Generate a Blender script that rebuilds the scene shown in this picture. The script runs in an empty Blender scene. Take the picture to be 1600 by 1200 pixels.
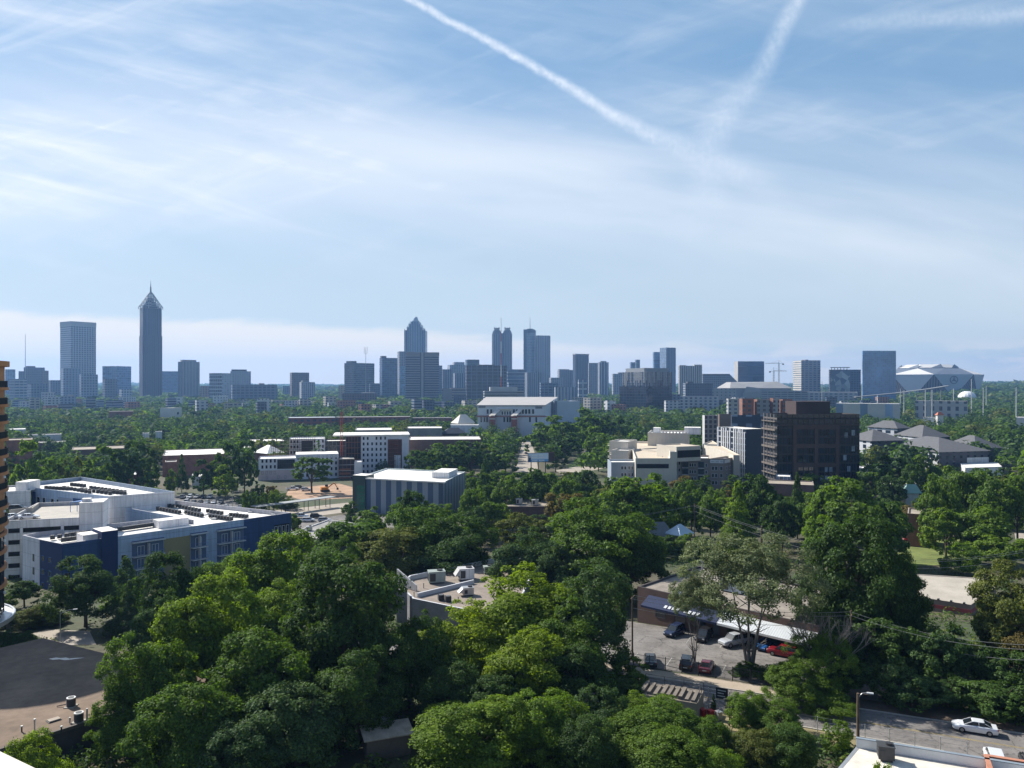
import bpy, math, random
import numpy as np
from mathutils import Vector, Matrix
random.seed(7)
S = bpy.context.scene
COL = S.collection
R = math.radians
H = 42.0            # eye height in metres above the street
FPX = 1200.0        # focal length of the photograph in its own pixels

# ------------------------------------------------------------------ camera, sun, sky
cam_d = bpy.data.cameras.new('camera'); cam = bpy.data.objects.new('camera', cam_d); COL.objects.link(cam)
cam.location = (0, 0, H); cam.rotation_euler = (R(90), 0, 0)
cam_d.sensor_width = 36; cam_d.lens = 27.0; cam_d.clip_start = 0.3; cam_d.clip_end = 60000
S.camera = cam
SUN_AZ = R(-52); SUN_EL = R(39)          # to the left of the view axis, in front of the viewer
to_sun = Vector((math.sin(SUN_AZ)*math.cos(SUN_EL), math.cos(SUN_AZ)*math.cos(SUN_EL), math.sin(SUN_EL)))
sd = bpy.data.lights.new('sun', 'SUN'); sd.energy = 5.0; sd.angle = R(0.5); sd.color = (1.0, 0.95, 0.86)
so = bpy.data.objects.new('sun', sd); COL.objects.link(so)
so.rotation_euler = to_sun.to_track_quat('Z', 'Y').to_euler(); so.location = (-300, 200, 600)
S.view_settings.view_transform = 'Standard'; S.view_settings.look = 'None'
S.view_settings.exposure = 0.74; S.view_settings.gamma = 1.0
S.cycles.use_denoising = True
S.cycles.max_bounces = 6; S.cycles.diffuse_bounces = 3; S.cycles.transparent_max_bounces = 4
S.cycles.volume_bounces = 0; S.cycles.glossy_bounces = 2; S.cycles.transmission_bounces = 3
S.cycles.sample_clamp_indirect = 6.0

class NT:
    """small helper that strings shader nodes together"""
    def __init__(s, tree): s.t = tree
    def n(s, typ, **kw):
        nd = s.t.nodes.new(typ)
        for k, v in kw.items(): setattr(nd, k, v)
        return nd
    def put(s, sock, v):
        if hasattr(v, 'is_output'): s.t.links.new(v, sock)
        elif isinstance(v, (tuple, list)):
            sock.default_value = tuple(v) if len(sock.default_value) == len(v) else tuple(v) + (1.0,)
        else: sock.default_value = v
    def m(s, op, a, b=None, c=None, clamp=False):
        nd = s.n('ShaderNodeMath', operation=op); nd.use_clamp = clamp
        s.put(nd.inputs[0], a)
        if b is not None: s.put(nd.inputs[1], b)
        if c is not None: s.put(nd.inputs[2], c)
        return nd.outputs[0]
    def rng(s, v, a, b, c, d, smooth=False):
        nd = s.n('ShaderNodeMapRange'); nd.interpolation_type = 'SMOOTHSTEP' if smooth else 'LINEAR'
        for i, x in enumerate((v, a, b, c, d)): s.put(nd.inputs[i], x)
        return nd.outputs[0]
    def mix(s, f, a, b, blend='MIX'):
        nd = s.n('ShaderNodeMix', data_type='RGBA', blend_type=blend); nd.clamp_factor = True
        s.put(nd.inputs[0], f); s.put(nd.inputs[6], a); s.put(nd.inputs[7], b)
        return nd.outputs[2]
    def mixf(s, f, a, b):
        nd = s.n('ShaderNodeMix', data_type='FLOAT'); s.put(nd.inputs[0], f); s.put(nd.inputs[2], a); s.put(nd.inputs[3], b)
        return nd.outputs[0]
    def scale(s, c, f):
        nd = s.n('ShaderNodeVectorMath', operation='SCALE'); s.put(nd.inputs[0], c if hasattr(c, 'is_output') else tuple(c[:3])); s.put(nd.inputs[3], f)
        return nd.outputs[0]
    def noise(s, vec, sc, det=4, rough=.55, dist=0.0):
        nd = s.n('ShaderNodeTexNoise'); s.put(nd.inputs['Vector'], vec)
        nd.inputs['Scale'].default_value = sc; nd.inputs['Detail'].default_value = det
        nd.inputs['Roughness'].default_value = rough; nd.inputs['Distortion'].default_value = dist
        return nd.outputs[0]
    def xyz(s, a, b, c):
        nd = s.n('ShaderNodeCombineXYZ')
        for i, x in enumerate((a, b, c)): s.put(nd.inputs[i], x)
        return nd.outputs[0]
    def sep(s, v):
        nd = s.n('ShaderNodeSeparateXYZ'); s.put(nd.inputs[0], v); return nd.outputs

W = bpy.data.worlds.new('World'); S.world = W; W.use_nodes = True
def build_sky():
    k = NT(W.node_tree); W.node_tree.nodes.clear()
    out = k.n('ShaderNodeOutputWorld'); bg = k.n('ShaderNodeBackground'); W.node_tree.links.new(bg.outputs[0], out.inputs[0])
    sky = k.n('ShaderNodeTexSky', sky_type='NISHITA'); sky.sun_disc = False
    sky.sun_elevation = SUN_EL; sky.sun_rotation = SUN_AZ % (2*math.pi)
    sky.altitude = 300; sky.air_density = 1.0; sky.dust_density = 0.6; sky.ozone_density = 2.2
    tc = k.n('ShaderNodeTexCoord'); x, y, z = k.sep(tc.outputs['Generated'])
    fwd = k.rng(y, 0.05, 0.3, 0, 1, True)
    yy = k.m('MAXIMUM', y, 0.05)
    a = k.m('DIVIDE', x, yy); t = k.m('DIVIDE', z, yy)       # tangent of azimuth and of height on the southern sky
    def streak(ang, su, sn, off, det, rough, dist):
        c, s_ = math.cos(R(ang)), math.sin(R(ang))
        u = k.m('ADD', k.m('MULTIPLY', a, c*su), k.m('MULTIPLY', t, s_*su))
        n_ = k.m('ADD', k.m('MULTIPLY', a, -s_*sn), k.m('MULTIPLY', t, c*sn))
        return k.noise(k.xyz(u, n_, off), 1.0, det, rough, dist)
    veil = k.rng(streak(-9, 1.1, 5.5, 3.1, 6, .55, .35), .34, .66, 0, 1, True)
    fine = k.rng(streak(-14, 3.0, 30, 9.4, 8, .62, .6), .40, .75, 0, 1, True)
    hair = k.rng(streak(17, 2.4, 17, 5.0, 8, .6, .8), .45, .80, 0, 1, True)
    # the broad bright band: passes a=-.67,t=.36 to a=.67,t=.20, thinner and higher parts are bluer to the right
    band = k.m('ABSOLUTE', k.m('SUBTRACT', t, k.m('ADD', .275, k.m('MULTIPLY', a, -.13))))
    band = k.rng(band, 0.0, .16, 1, 0, True)
    leftness = k.rng(a, -.7, .55, 1.0, .25)
    hi = k.rng(t, .10, .30, .15, 1, True)
    c1 = k.m('MULTIPLY', k.m('ADD', k.m('MULTIPLY', veil, .75), k.m('MULTIPLY', k.m('MULTIPLY', veil, fine), .5)), k.m('MULTIPLY', leftness, hi))
    c2 = k.m('MULTIPLY', k.m('MULTIPLY', band, k.m('ADD', .25, k.m('MULTIPLY', veil, .75))), .75)
    c3 = k.m('MULTIPLY', k.m('MULTIPLY', hair, .40), k.m('MULTIPLY', hi, k.m('ADD', .25, k.m('MULTIPLY', leftness, .75))))
    cir = k.m('MAXIMUM', k.m('ADD', c1, c3), c2)
    cir = k.m('MULTIPLY', cir, .9)
    # condensation trails: chains of soft segments with ragged edges
    wob = k.noise(k.xyz(k.m('MULTIPLY', a, 14), k.m('MULTIPLY', t, 14), 1.7), 1.0, 5, .6)
    wob2 = k.noise(k.xyz(k.m('MULTIPLY', a, 60), k.m('MULTIPLY', t, 60), 4.7), 1.0, 4, .6)
    aw = k.m('ADD', a, k.m('ADD', k.m('MULTIPLY', k.m('SUBTRACT', wob, .5), .011), k.m('MULTIPLY', k.m('SUBTRACT', wob2, .5), .003)))
    tw = k.m('ADD', t, k.m('ADD', k.m('MULTIPLY', k.m('SUBTRACT', wob2, .5), .004), k.m('MULTIPLY', k.m('SUBTRACT', wob, .5), .008)))
    def P(px, py): return ((px-800)/1200, (600-py)/1200)
    def seg(p, q, w0, w1, s0, s1):
        (ax, ay), (bx, by) = P(*p), P(*q); dx, dy = bx-ax, by-ay; L2 = dx*dx+dy*dy
        h = k.m('DIVIDE', k.m('ADD', k.m('MULTIPLY', k.m('SUBTRACT', aw, ax), dx), k.m('MULTIPLY', k.m('SUBTRACT', tw, ay), dy)), L2, clamp=True)
        ex = k.m('SUBTRACT', k.m('SUBTRACT', aw, ax), k.m('MULTIPLY', h, dx))
        ey = k.m('SUBTRACT', k.m('SUBTRACT', tw, ay), k.m('MULTIPLY', h, dy))
        d = k.m('SQRT', k.m('ADD', k.m('MULTIPLY', ex, ex), k.m('MULTIPLY', ey, ey)))
        w0 *= 1.3; w1 *= 1.3; wid = k.m('ADD', w0/1200, k.m('MULTIPLY', h, (w1-w0)/1200)); st = k.m('ADD', s0*.86, k.m('MULTIPLY', h, (s1-s0)*.86))
        return k.m('MULTIPLY', k.rng(k.m('DIVIDE', d, wid), 0, 1, 1, 0, True), st)
    segs = []
    def chain(pts):
        for (p, w0, s0), (q, w1, s1) in zip(pts, pts[1:]): segs.append(seg(p, q, w0, w1, s0, s1))
    chain([((620, -10), 7, .95), ((765, 66), 8, .9), ((865, 122), 9, .85), ((950, 175), 11, .75), ((1010, 208), 15, .6), ((1080, 232), 24, .38), ((1160, 268), 26, .28), ((1240, 312), 30, .0)])
    chain([((1258, -20), 14, .55), ((1215, 60), 18, .45), ((1188, 118), 20, .3), ((1140, 165), 28, .34), ((1105, 225), 36, .34), ((1110, 320), 40, .16), ((1045, 390), 26, .0)])
    chain([((1230, 52), 14, .0), ((1400, 30), 16, .26), ((1620, 20), 20, .36)])
    tr = segs[0]
    for s_ in segs[1:]: tr = k.m('MAXIMUM', tr, s_)
    wisp = k.noise(k.xyz(k.m('MULTIPLY', a, 150), k.m('MULTIPLY', t, 110), 2.2), 1.0, 6, .65)
    tr = k.m('MULTIPLY', tr, k.m('MULTIPLY', k.rng(wob2, .25, .7, .6, 1.0), k.rng(wisp, .3, .68, .5, 1.0)))
    tr = k.m('MULTIPLY', tr, fwd)
    # low clouds over the skyline: a pale bank on the left, small broken puffs on the right
    edge = k.noise(k.xyz(k.m('MULTIPLY', a, 5), k.m('MULTIPLY', t, 22), 8.0), 1.0, 7, .6, .4)
    top = k.m('ADD', .100, k.m('ADD', k.m('MULTIPLY', k.m('SUBTRACT', edge, .5), .045), k.m('MULTIPLY', k.m('ADD', a, .65), -.055)))
    bank = k.m('MULTIPLY', k.rng(k.m('SUBTRACT', top, t), -.003, .012, 0, 1, True), k.rng(a, -.05, .45, 1, .5, True))
    puff = k.noise(k.xyz(k.m('MULTIPLY', a, 9), k.m('MULTIPLY', t, 42), 2.5), 1.0, 8, .6, .3)
    puffs = k.m('MULTIPLY', k.rng(puff, .44, .60, 0, 1, True), k.rng(t, .022, .070, 1, 0, True))
    puffs = k.m('MULTIPLY', puffs, k.m('MULTIPLY', k.rng(a, .0, .3, .4, 1.0, True), fwd))
    low = k.m('MAXIMUM', k.m('MULTIPLY', k.m('MULTIPLY', bank, fwd), .72), k.m('MULTIPLY', puffs, .75))
    blue = k.mix(k.m('MULTIPLY', fwd, .62), sky.outputs[0], (1.75, 3.3, 5.1, 1))
    base = k.mix(k.m('MULTIPLY', k.rng(t, .0, .36, .80, 0, True), fwd), blue, (5.4, 6.0, 6.0, 1))
    col = k.mix(k.m('MULTIPLY', cir, fwd), base, (SKYW[0], SKYW[1], SKYW[2], 1))
    col = k.mix(low, col, (LOWC[0], LOWC[1], LOWC[2], 1))
    col = k.mix(tr, col, (SKYW[0]*1.1, SKYW[1]*1.1, SKYW[2]*1.1, 1))
    k.put(bg.inputs[0], col); bg.inputs[1].default_value = SKY_STRENGTH
SKY_STRENGTH = 0.082
SKYW = (7.4, 7.7, 8.1); LOWC = (8.3, 7.5, 6.5)
build_sky()
# ------------------------------------------------------------------ helpers
ORIG = {}
def wp(px, py, Y): return Vector(((px-800)/FPX*Y, Y, H-(py-600)/FPX*Y))
def rp(px, py, z):
    """the point where the sight line through a pixel meets the level z"""
    Y = (H-z)*FPX/(py-600); return Vector(((px-800)/FPX*Y, Y))
def zat(py, Y): return H-(py-600)/FPX*Y
def xat(px, Y): return (px-800)/FPX*Y
def link(o): COL.objects.link(o); return o
def tag(o, label=None, cat=None, group=None, kind=None):
    if label: o['label'] = label
    if cat: o['category'] = cat
    if group: o['group'] = group
    if kind: o['kind'] = kind
    return o
def thing(name, label, cat, loc, group=None, rz=0.0):
    o = bpy.data.objects.new(name, None); link(o); o.location = loc; o.rotation_euler = (0, 0, rz)
    o.empty_display_size = .5; ORIG[o] = Vector(loc); return tag(o, label, cat, group)
def copy_tree(o, parent=None):
    c = o.copy(); COL.objects.link(c)
    if parent is not None: c.parent = parent
    for ch in list(o.children): copy_tree(ch, c)
    return c

class MB:
    def __init__(s): s.v = []; s.f = []; s.mi = []; s.uv = []; s.loop = 0
    def face(s, pts, mi=0, uv=None):
        b = len(s.v); s.v.extend(tuple(p) for p in pts); s.f.append(tuple(range(b, b+len(pts)))); s.mi.append(mi)
        s.uv.extend(uv if uv else [(0.0, 0.0)]*len(pts))
    def obox(s, o, ex, ey, ez, mi=0, top=None, uvz=False):
        o, ex, ey, ez = Vector(o), Vector(ex), Vector(ey), Vector(ez)
        if ex.cross(ey).dot(ez) < 0: o = o+ex; ex = -ex
        p = [o, o+ex, o+ex+ey, o+ey]; q = [a+ez for a in p]
        for i in range(4):
            j = (i+1) % 4; L = (p[j]-p[i]).length; h = ez.length
            s.face([p[i], p[j], q[j], q[i]], mi, [(0, 0), (L, 0), (L, h), (0, h)])
        s.face(q, mi if top is None else top); s.face(p[::-1], mi)
    def abox(s, x0, x1, y0, y1, z0, z1, mi=0, top=None):
        s.obox((x0, y0, z0), (x1-x0, 0, 0), (0, y1-y0, 0), (0, 0, z1-z0), mi, top)
    def prism(s, poly, z0, z1, mi=0, top=None, bottom=False, lid=True):
        pts = [Vector((p[0], p[1])) for p in poly]; n = len(pts)
        ms = list(mi) if isinstance(mi, (list, tuple)) else [mi]*n
        A = sum(pts[i].x*pts[(i+1) % n].y-pts[(i+1) % n].x*pts[i].y for i in range(n))
        if A < 0:
            pts = pts[::-1]; ms = [ms[(n-2-i) % n] for i in range(n)]
        u = 0.0
        for i in range(n):
            a, b = pts[i], pts[(i+1) % n]; L = (b-a).length
            s.face([(a.x, a.y, z0), (b.x, b.y, z0), (b.x, b.y, z1), (a.x, a.y, z1)], ms[i], [(u, 0), (u+L, 0), (u+L, z1-z0), (u, z1-z0)])
            u += L
        if lid: s.face([(p.x, p.y, z1) for p in pts], ms[0] if top is None else top)
        if bottom: s.face([(p.x, p.y, z0) for p in pts[::-1]], ms[0])
    def tube(s, p0, p1, r0, r1=None, n=8, mi=0, caps=True):
        p0, p1 = Vector(p0), Vector(p1); r1 = r0 if r1 is None else r1
        d = (p1-p0).normalized(); a = d.orthogonal().normalized(); b = d.cross(a)
        A = [p0+(a*math.cos(2*math.pi*i/n)+b*math.sin(2*math.pi*i/n))*r0 for i in range(n)]
        B = [p1+(a*math.cos(2*math.pi*i/n)+b*math.sin(2*math.pi*i/n))*r1 for i in range(n)]
        for i in range(n):
            j = (i+1) % n; s.face([A[i], A[j], B[j], B[i]], mi)
        if caps: s.face(A[::-1], mi); s.face(B, mi)
    def fbox(s, F, u0, u1, z0, z1, d0, d1, mi=0, top=None):
        """box on a wall: F = (origin, along, outward)"""
        o, u, n = F
        s.obox(o+u*u0+n*d0+Vector((0, 0, z0)), u*(u1-u0), n*(d1-d0), Vector((0, 0, z1-z0)), mi, top)
    def build(s, name, mats, parent=None, origin=None, smooth=False):
        if not isinstance(mats, (list, tuple)): mats = [mats]
        if origin is None:
            if parent is not None: origin = ORIG[parent]
            else:
                xs = [v[0] for v in s.v]; ys = [v[1] for v in s.v]; zs = [v[2] for v in s.v]
                origin = Vector(((min(xs)+max(xs))/2, (min(ys)+max(ys))/2, min(zs)))
        ox, oy, oz = origin
        me = bpy.data.meshes.new(name)
        me.from_pydata([(v[0]-ox, v[1]-oy, v[2]-oz) for v in s.v], [], s.f)
        for m in mats: me.materials.append(m)
        me.polygons.foreach_set('material_index', s.mi)
        ul = me.uv_layers.new(name='UVMap'); ul.data.foreach_set('uv', [c for p in s.uv for c in p])
        if smooth: me.polygons.foreach_set('use_smooth', [True]*len(s.f))
        me.update()
        o = bpy.data.objects.new(name, me); link(o)
        if parent is not None: o.parent = parent
        else: o.location = origin
        ORIG[o] = Vector(origin); return o
def FR(p0, p1):
    p0, p1 = Vector((p0[0], p0[1], 0)), Vector((p1[0], p1[1], 0)); u = (p1-p0).normalized()
    return (p0, u, Vector((u.y, -u.x, 0)))
def inset(poly, d):
    pts = [Vector((p[0], p[1])) for p in poly]; n = len(pts)
    A = sum(pts[i].x*pts[(i+1) % n].y-pts[(i+1) % n].x*pts[i].y for i in range(n)); sg = 1 if A > 0 else -1
    out = []
    for i in range(n):
        a, b, c = pts[i-1], pts[i], pts[(i+1) % n]
        e1, e2 = (b-a).normalized(), (c-b).normalized()
        n1, n2 = Vector((-e1.y, e1.x))*sg, Vector((-e2.y, e2.x))*sg
        k = 1+n1.dot(n2); out.append(b+(n1+n2)*(d/max(k, .25)))
    return out

# ------------------------------------------------------------------ materials
MATS = {}
def newmat(name):
    m = bpy.data.materials.new(name); m.use_nodes = True; m.node_tree.nodes.clear(); k = NT(m.node_tree)
    out = k.n('ShaderNodeOutputMaterial'); b = k.n('ShaderNodeBsdfPrincipled'); m.node_tree.links.new(b.outputs[0], out.inputs[0])
    return m, k, b, out
def mat(name, col, rough=.85, var=.14, sc=.35, metal=0.0, spec=.35, streak=0.0, bump=0.0, joints=None, cracks=0.0):
    if name in MATS: return MATS[name]
    m, k, b, out = newmat(name)
    geo = k.n('ShaderNodeNewGeometry').outputs['Position']
    n1 = k.noise(geo, sc, 6, .6); n2 = k.noise(geo, sc*9, 4, .6)
    f = k.m('ADD', k.rng(n1, .3, .7, 1-var, 1+var), k.rng(n2, .3, .7, -var*.5, var*.5))
    if streak:
        x, y, z = k.sep(geo); s_ = k.noise(k.xyz(k.m('MULTIPLY', x, 1.3), k.m('MULTIPLY', y, 1.3), k.m('MULTIPLY', z, .12)), 1.0, 4, .6)
        f = k.m('MULTIPLY', f, k.rng(s_, .35, .7, 1+streak*.3, 1-streak))
    if cracks:
        vo = k.n('ShaderNodeTexVoronoi', feature='DISTANCE_TO_EDGE'); wv = k.n('ShaderNodeVectorMath', operation='ADD'); k.put(wv.inputs[0], geo); k.put(wv.inputs[1], k.scale(k.xyz(n1, n2, 0.0), 2.5)); k.put(vo.inputs['Vector'], wv.outputs[0]); vo.inputs['Scale'].default_value = cracks
        spots = k.rng(k.noise(geo, 1.1, 3, .5), .62, .72, 0, .32, True)
        f = k.m('MULTIPLY', f, k.m('SUBTRACT', k.rng(vo.outputs[0], .004, .022, .55, 1.0), spots))
    if joints:
        u, v, _ = k.sep(k.n('ShaderNodeUVMap', uv_map='UVMap').outputs[0])
        ln = k.m('MAXIMUM', k.m('LESS_THAN', k.m('FRACT', k.m('DIVIDE', u, joints[0])), .09/joints[0]), k.m('LESS_THAN', k.m('FRACT', k.m('DIVIDE', v, joints[1])), .09/joints[1]))
        f = k.m('MULTIPLY', f, k.m('SUBTRACT', 1.0, k.m('MULTIPLY', ln, .38)))
    k.put(b.inputs['Base Color'], k.scale(col, f)); b.inputs['Roughness'].default_value = rough
    b.inputs['Metallic'].default_value = metal; b.inputs['Specular IOR Level'].default_value = spec
    if bump:
        bn = k.n('ShaderNodeBump'); bn.inputs['Strength'].default_value = bump; bn.inputs['Distance'].default_value = .1
        k.put(bn.inputs['Height'], n2); k.put(b.inputs['Normal'], bn.outputs[0])
    MATS[name] = m; return m
def glass(name, col, rough=.08, var=.3):
    if name in MATS: return MATS[name]
    m, k, b, out = newmat(name)
    geo = k.n('ShaderNodeNewGeometry').outputs['Position']; oi = k.n('ShaderNodeObjectInfo').outputs['Random']
    f = k.m('ADD', k.rng(k.noise(geo, .8, 3), .3, .7, 1-var, 1+var), k.rng(oi, 0, 1, -var, var))
    k.put(b.inputs['Base Color'], k.scale(col, f)); b.inputs['Roughness'].default_value = rough; b.inputs['Specular IOR Level'].default_value = .6
    MATS[name] = m; return m
def facade(name, wall, gl, bay=4.0, fl=4.0, wx=.6, wz=.55, gr=.18, var=.45, ou=0.0, ov=0.0, wvar=.08):
    """windows laid out in metres along the wall: a bay width, a storey height, and how much of each the opening takes"""
    if name in MATS: return MATS[name]
    m, k, b, out = newmat(name)
    u, v, _ = k.sep(k.n('ShaderNodeUVMap', uv_map='UVMap').outputs[0])
    u = k.m('DIVIDE', k.m('ADD', u, ou+1000*bay), bay); v = k.m('DIVIDE', k.m('ADD', v, ov+100*fl), fl)
    mk = k.m('MULTIPLY', k.m('LESS_THAN', k.m('FRACT', u), wx), k.m('LESS_THAN', k.m('FRACT', v), wz))
    wn = k.n('ShaderNodeTexWhiteNoise', noise_dimensions='3D'); k.put(wn.inputs[0], k.xyz(k.m('FLOOR', u), k.m('FLOOR', v), 1.0))
    geo = k.n('ShaderNodeNewGeometry').outputs['Position']
    big = k.noise(geo, .02, 3, .5)
    gcol = k.scale(gl, k.m('MULTIPLY', k.rng(wn.outputs[0], 0, 1, 1-var, 1+var), k.rng(big, .3, .7, .75, 1.25)))
    wcol = k.scale(wall, k.rng(k.noise(geo, .15, 5, .6), .3, .7, 1-wvar, 1+wvar))
    k.put(b.inputs['Base Color'], k.mix(mk, wcol, gcol)); k.put(b.inputs['Roughness'], k.mixf(mk, .8, gr))
    b.inputs['Specular IOR Level'].default_value = .5
    MATS[name] = m; return m
def bricks(name, c1, c2, mortar, sc=1.0):
    if name in MATS: return MATS[name]
    m, k, b, out = newmat(name)
    uv = k.n('ShaderNodeUVMap', uv_map='UVMap').outputs[0]
    br = k.n('ShaderNodeTexBrick'); k.put(br.inputs['Vector'], uv); k.put(br.inputs['Color1'], c1); k.put(br.inputs['Color2'], c2); k.put(br.inputs['Mortar'], mortar)
    br.inputs['Scale'].default_value = sc; br.inputs['Mortar Size'].default_value = .012; br.inputs['Brick Width'].default_value = .5; br.inputs['Row Height'].default_value = .18
    geo = k.n('ShaderNodeNewGeometry').outputs['Position']
    k.put(b.inputs['Base Color'], k.scale(br.outputs[0], k.rng(k.noise(geo, .4, 5), .3, .7, .8, 1.2))); b.inputs['Roughness'].default_value = .9
    MATS[name] = m; return m
def foliage(name, c1, c2, trans=.34, lit=(1.5, 1.55, .55)):
    """leaves: green varies from leaf to leaf, from spray to spray and from tree to tree; some light passes through"""
    m = bpy.data.materials.new(name); m.use_nodes = True; m.node_tree.nodes.clear(); k = NT(m.node_tree)
    out = k.n('ShaderNodeOutputMaterial')
    g = k.n('ShaderNodeNewGeometry'); oi = k.n('ShaderNodeObjectInfo')
    n1 = k.noise(g.outputs['Position'], .28, 4, .6)
    f = k.m('ADD', k.m('MULTIPLY', n1, .9), k.m('ADD', k.m('MULTIPLY', g.outputs['Random Per Island'], .5), k.m('MULTIPLY', oi.outputs['Random'], .45)))
    col = k.mix(k.rng(f, .45, 1.35, 0, 1), c1, c2)
    col = k.scale(col, k.rng(g.outputs['Random Per Island'], 0, 1, .65, 1.35))
    d = k.n('ShaderNodeBsdfDiffuse'); k.put(d.inputs[0], col)
    t = k.n('ShaderNodeBsdfTranslucent')
    tcol = k.n('ShaderNodeVectorMath', operation='MULTIPLY'); k.put(tcol.inputs[0], col); tcol.inputs[1].default_value = lit; k.put(t.inputs[0], tcol.outputs[0])
    gl = k.n('ShaderNodeBsdfGlossy'); gl.inputs['Roughness'].default_value = .6; gl.inputs[0].default_value = (.9, .95, 1, 1)
    a = k.n('ShaderNodeMixShader'); a.inputs[0].default_value = trans; k.t.links.new(d.outputs[0], a.inputs[1]); k.t.links.new(t.outputs[0], a.inputs[2])
    b = k.n('ShaderNodeMixShader'); b.inputs[0].default_value = .012; k.t.links.new(a.outputs[0], b.inputs[1]); k.t.links.new(gl.outputs[0], b.inputs[2])
    k.t.links.new(b.outputs[0], out.inputs[0]); MATS[name] = m; return m
LEAF = {
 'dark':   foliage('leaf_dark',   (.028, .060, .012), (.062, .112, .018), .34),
 'mid':    foliage('leaf_mid',    (.054, .108, .012), (.108, .172, .016), .42),
 'bright': foliage('leaf_bright', (.078, .146, .012), (.148, .214, .016), .46),
 'yellow': foliage('leaf_yellow', (.104, .168, .010), (.190, .250, .014), .48),
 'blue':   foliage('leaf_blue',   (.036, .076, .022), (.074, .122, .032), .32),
 'olive':  foliage('leaf_olive',  (.070, .092, .016), (.124, .140, .024), .36),
 'grey':   foliage('leaf_grey',   (.100, .134, .058), (.165, .190, .085), .34, (1.2, 1.25, .8)),
 'rust':   foliage('leaf_rust',   (.088, .076, .020), (.150, .115, .030), .32),
}
M_white = mat('white_render', (.70, .69, .70), .8, .08, .2, streak=.22, joints=(5.2, 3.1))
M_offw = mat('off_white_render', (.60, .58, .55), .85, .08, .2, streak=.1)
M_tpo = mat('white_roof_membrane', (.74, .71, .66), .8, .20, .10)
M_roofgrey = mat('grey_roof_membrane', (.26, .25, .24), .9, .22, .15)
M_rooftan = mat('tan_roof_gravel', (.30, .255, .205), .95, .25, .2)
M_dark = mat('dark_metal', (.035, .036, .04), .5, .2, 1.0)
M_steel = mat('galvanised_steel', (.42, .43, .44), .45, .12, 1.0, metal=.6)
M_bark = mat('bark', (.085, .065, .048), .95, .3, 2.0, bump=.4)
M_barkgrey = mat('grey_bark', (.20, .175, .15), .95, .3, 2.0, bump=.4)
M_asph = mat('asphalt', (.085, .083, .082), .95, .25, .15)
M_asph2 = mat('worn_asphalt', (.165, .152, .143), .95, .30, .22, cracks=.22)
M_conc = mat('concrete', (.38, .35, .31), .9, .12, .3)
M_soil = mat('red_clay_soil', (.36, .235, .155), .95, .25, .2)
M_glassd = glass('dark_window_glass', (.025, .032, .042))
M_glassb = glass('blue_window_glass', (.05, .085, .13))
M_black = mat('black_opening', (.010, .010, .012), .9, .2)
M_wood = mat('weathered_pole_wood', (.12, .085, .06), .9, .25, 1.0)
def paint(name, col, rough=.3): return mat(name, col, rough, .03, .5, spec=.6)
# ------------------------------------------------------------------ terrain
def ground_z(x, y):
    """scalar or array height of the land: it falls from the street into a shallow valley and rises towards the skyline"""
    x = np.asarray(x, float); y = np.asarray(y, float)
    e = y+np.clip((-x-15)/45, 0, 1)*45*np.clip((y-70)/60, 0, 1)
    z = np.interp(e, [-400, 95, 112, 130, 150, 185, 230, 300, 900, 2000, 3200, 6000, 12000], [0, 0, -.3, -.6, -3, -5.0, -7, -9, -9, -4, 0, 4, 10])
    ang = x/np.maximum(y, 50.)
    hill = np.clip((ang-.50)/.10, 0, 1)*np.clip((y-1300)/1500, 0, 1)*26
    hill2 = np.clip((y-4500)/4000, 0, 1)*(14+10*np.sin(x/900.)+6*np.sin(x/370.+1))
    roll = np.clip((y-300)/500, 0, 1)*1.2*np.sin(x/90.)*np.sin(y/110.)
    return z+hill+hill2+roll
def gz(x, y): return float(ground_z(x, y))
def build_ground():
    ys = np.concatenate([np.arange(-120, 60, 30), np.arange(60, 330, 6), np.arange(330, 900, 20), np.arange(900, 3500, 90), np.arange(3500, 9601, 500)])
    xs = np.concatenate([np.arange(-8000, -1500, 500), np.arange(-1500, -300, 60), np.arange(-300, 300, 8), np.arange(300, 1500, 60), np.arange(1500, 8001, 500)])
    X, Y = np.meshgrid(xs, ys); Z = ground_z(X, Y); ny, nx = X.shape
    v = np.stack([X, Y, Z], -1).reshape(-1, 3)
    i = np.arange(ny-1)[:, None]*nx+np.arange(nx-1)[None, :]
    f = np.stack([i, i+1, i+1+nx, i+nx], -1).reshape(-1, 4)
    me = bpy.data.meshes.new('ground'); me.from_pydata(v.tolist(), [], f.tolist()); me.update()
    m, k, b, out = newmat('rough_ground')
    geo = k.n('ShaderNodeNewGeometry').outputs['Position']
    n1 = k.noise(geo, .03, 6, .6); n2 = k.noise(geo, .5, 5, .65)
    c = k.mix(k.rng(n1, .4, .6, 0, 1, True), (.040, .055, .018, 1), (.075, .064, .036, 1))
    c = k.scale(c, k.rng(n2, .25, .75, .6, 1.4)); k.put(b.inputs['Base Color'], c); b.inputs['Roughness'].default_value = .95
    bn = k.n('ShaderNodeBump'); bn.inputs['Strength'].default_value = .5; k.put(bn.inputs['Height'], n2); k.put(b.inputs['Normal'], bn.outputs[0])
    me.materials.append(m); o = bpy.data.objects.new('ground', me); link(o); tag(o, kind='structure'); return o
build_ground()
FOOT = []      # footprints in world metres, kept free of trees
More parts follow.
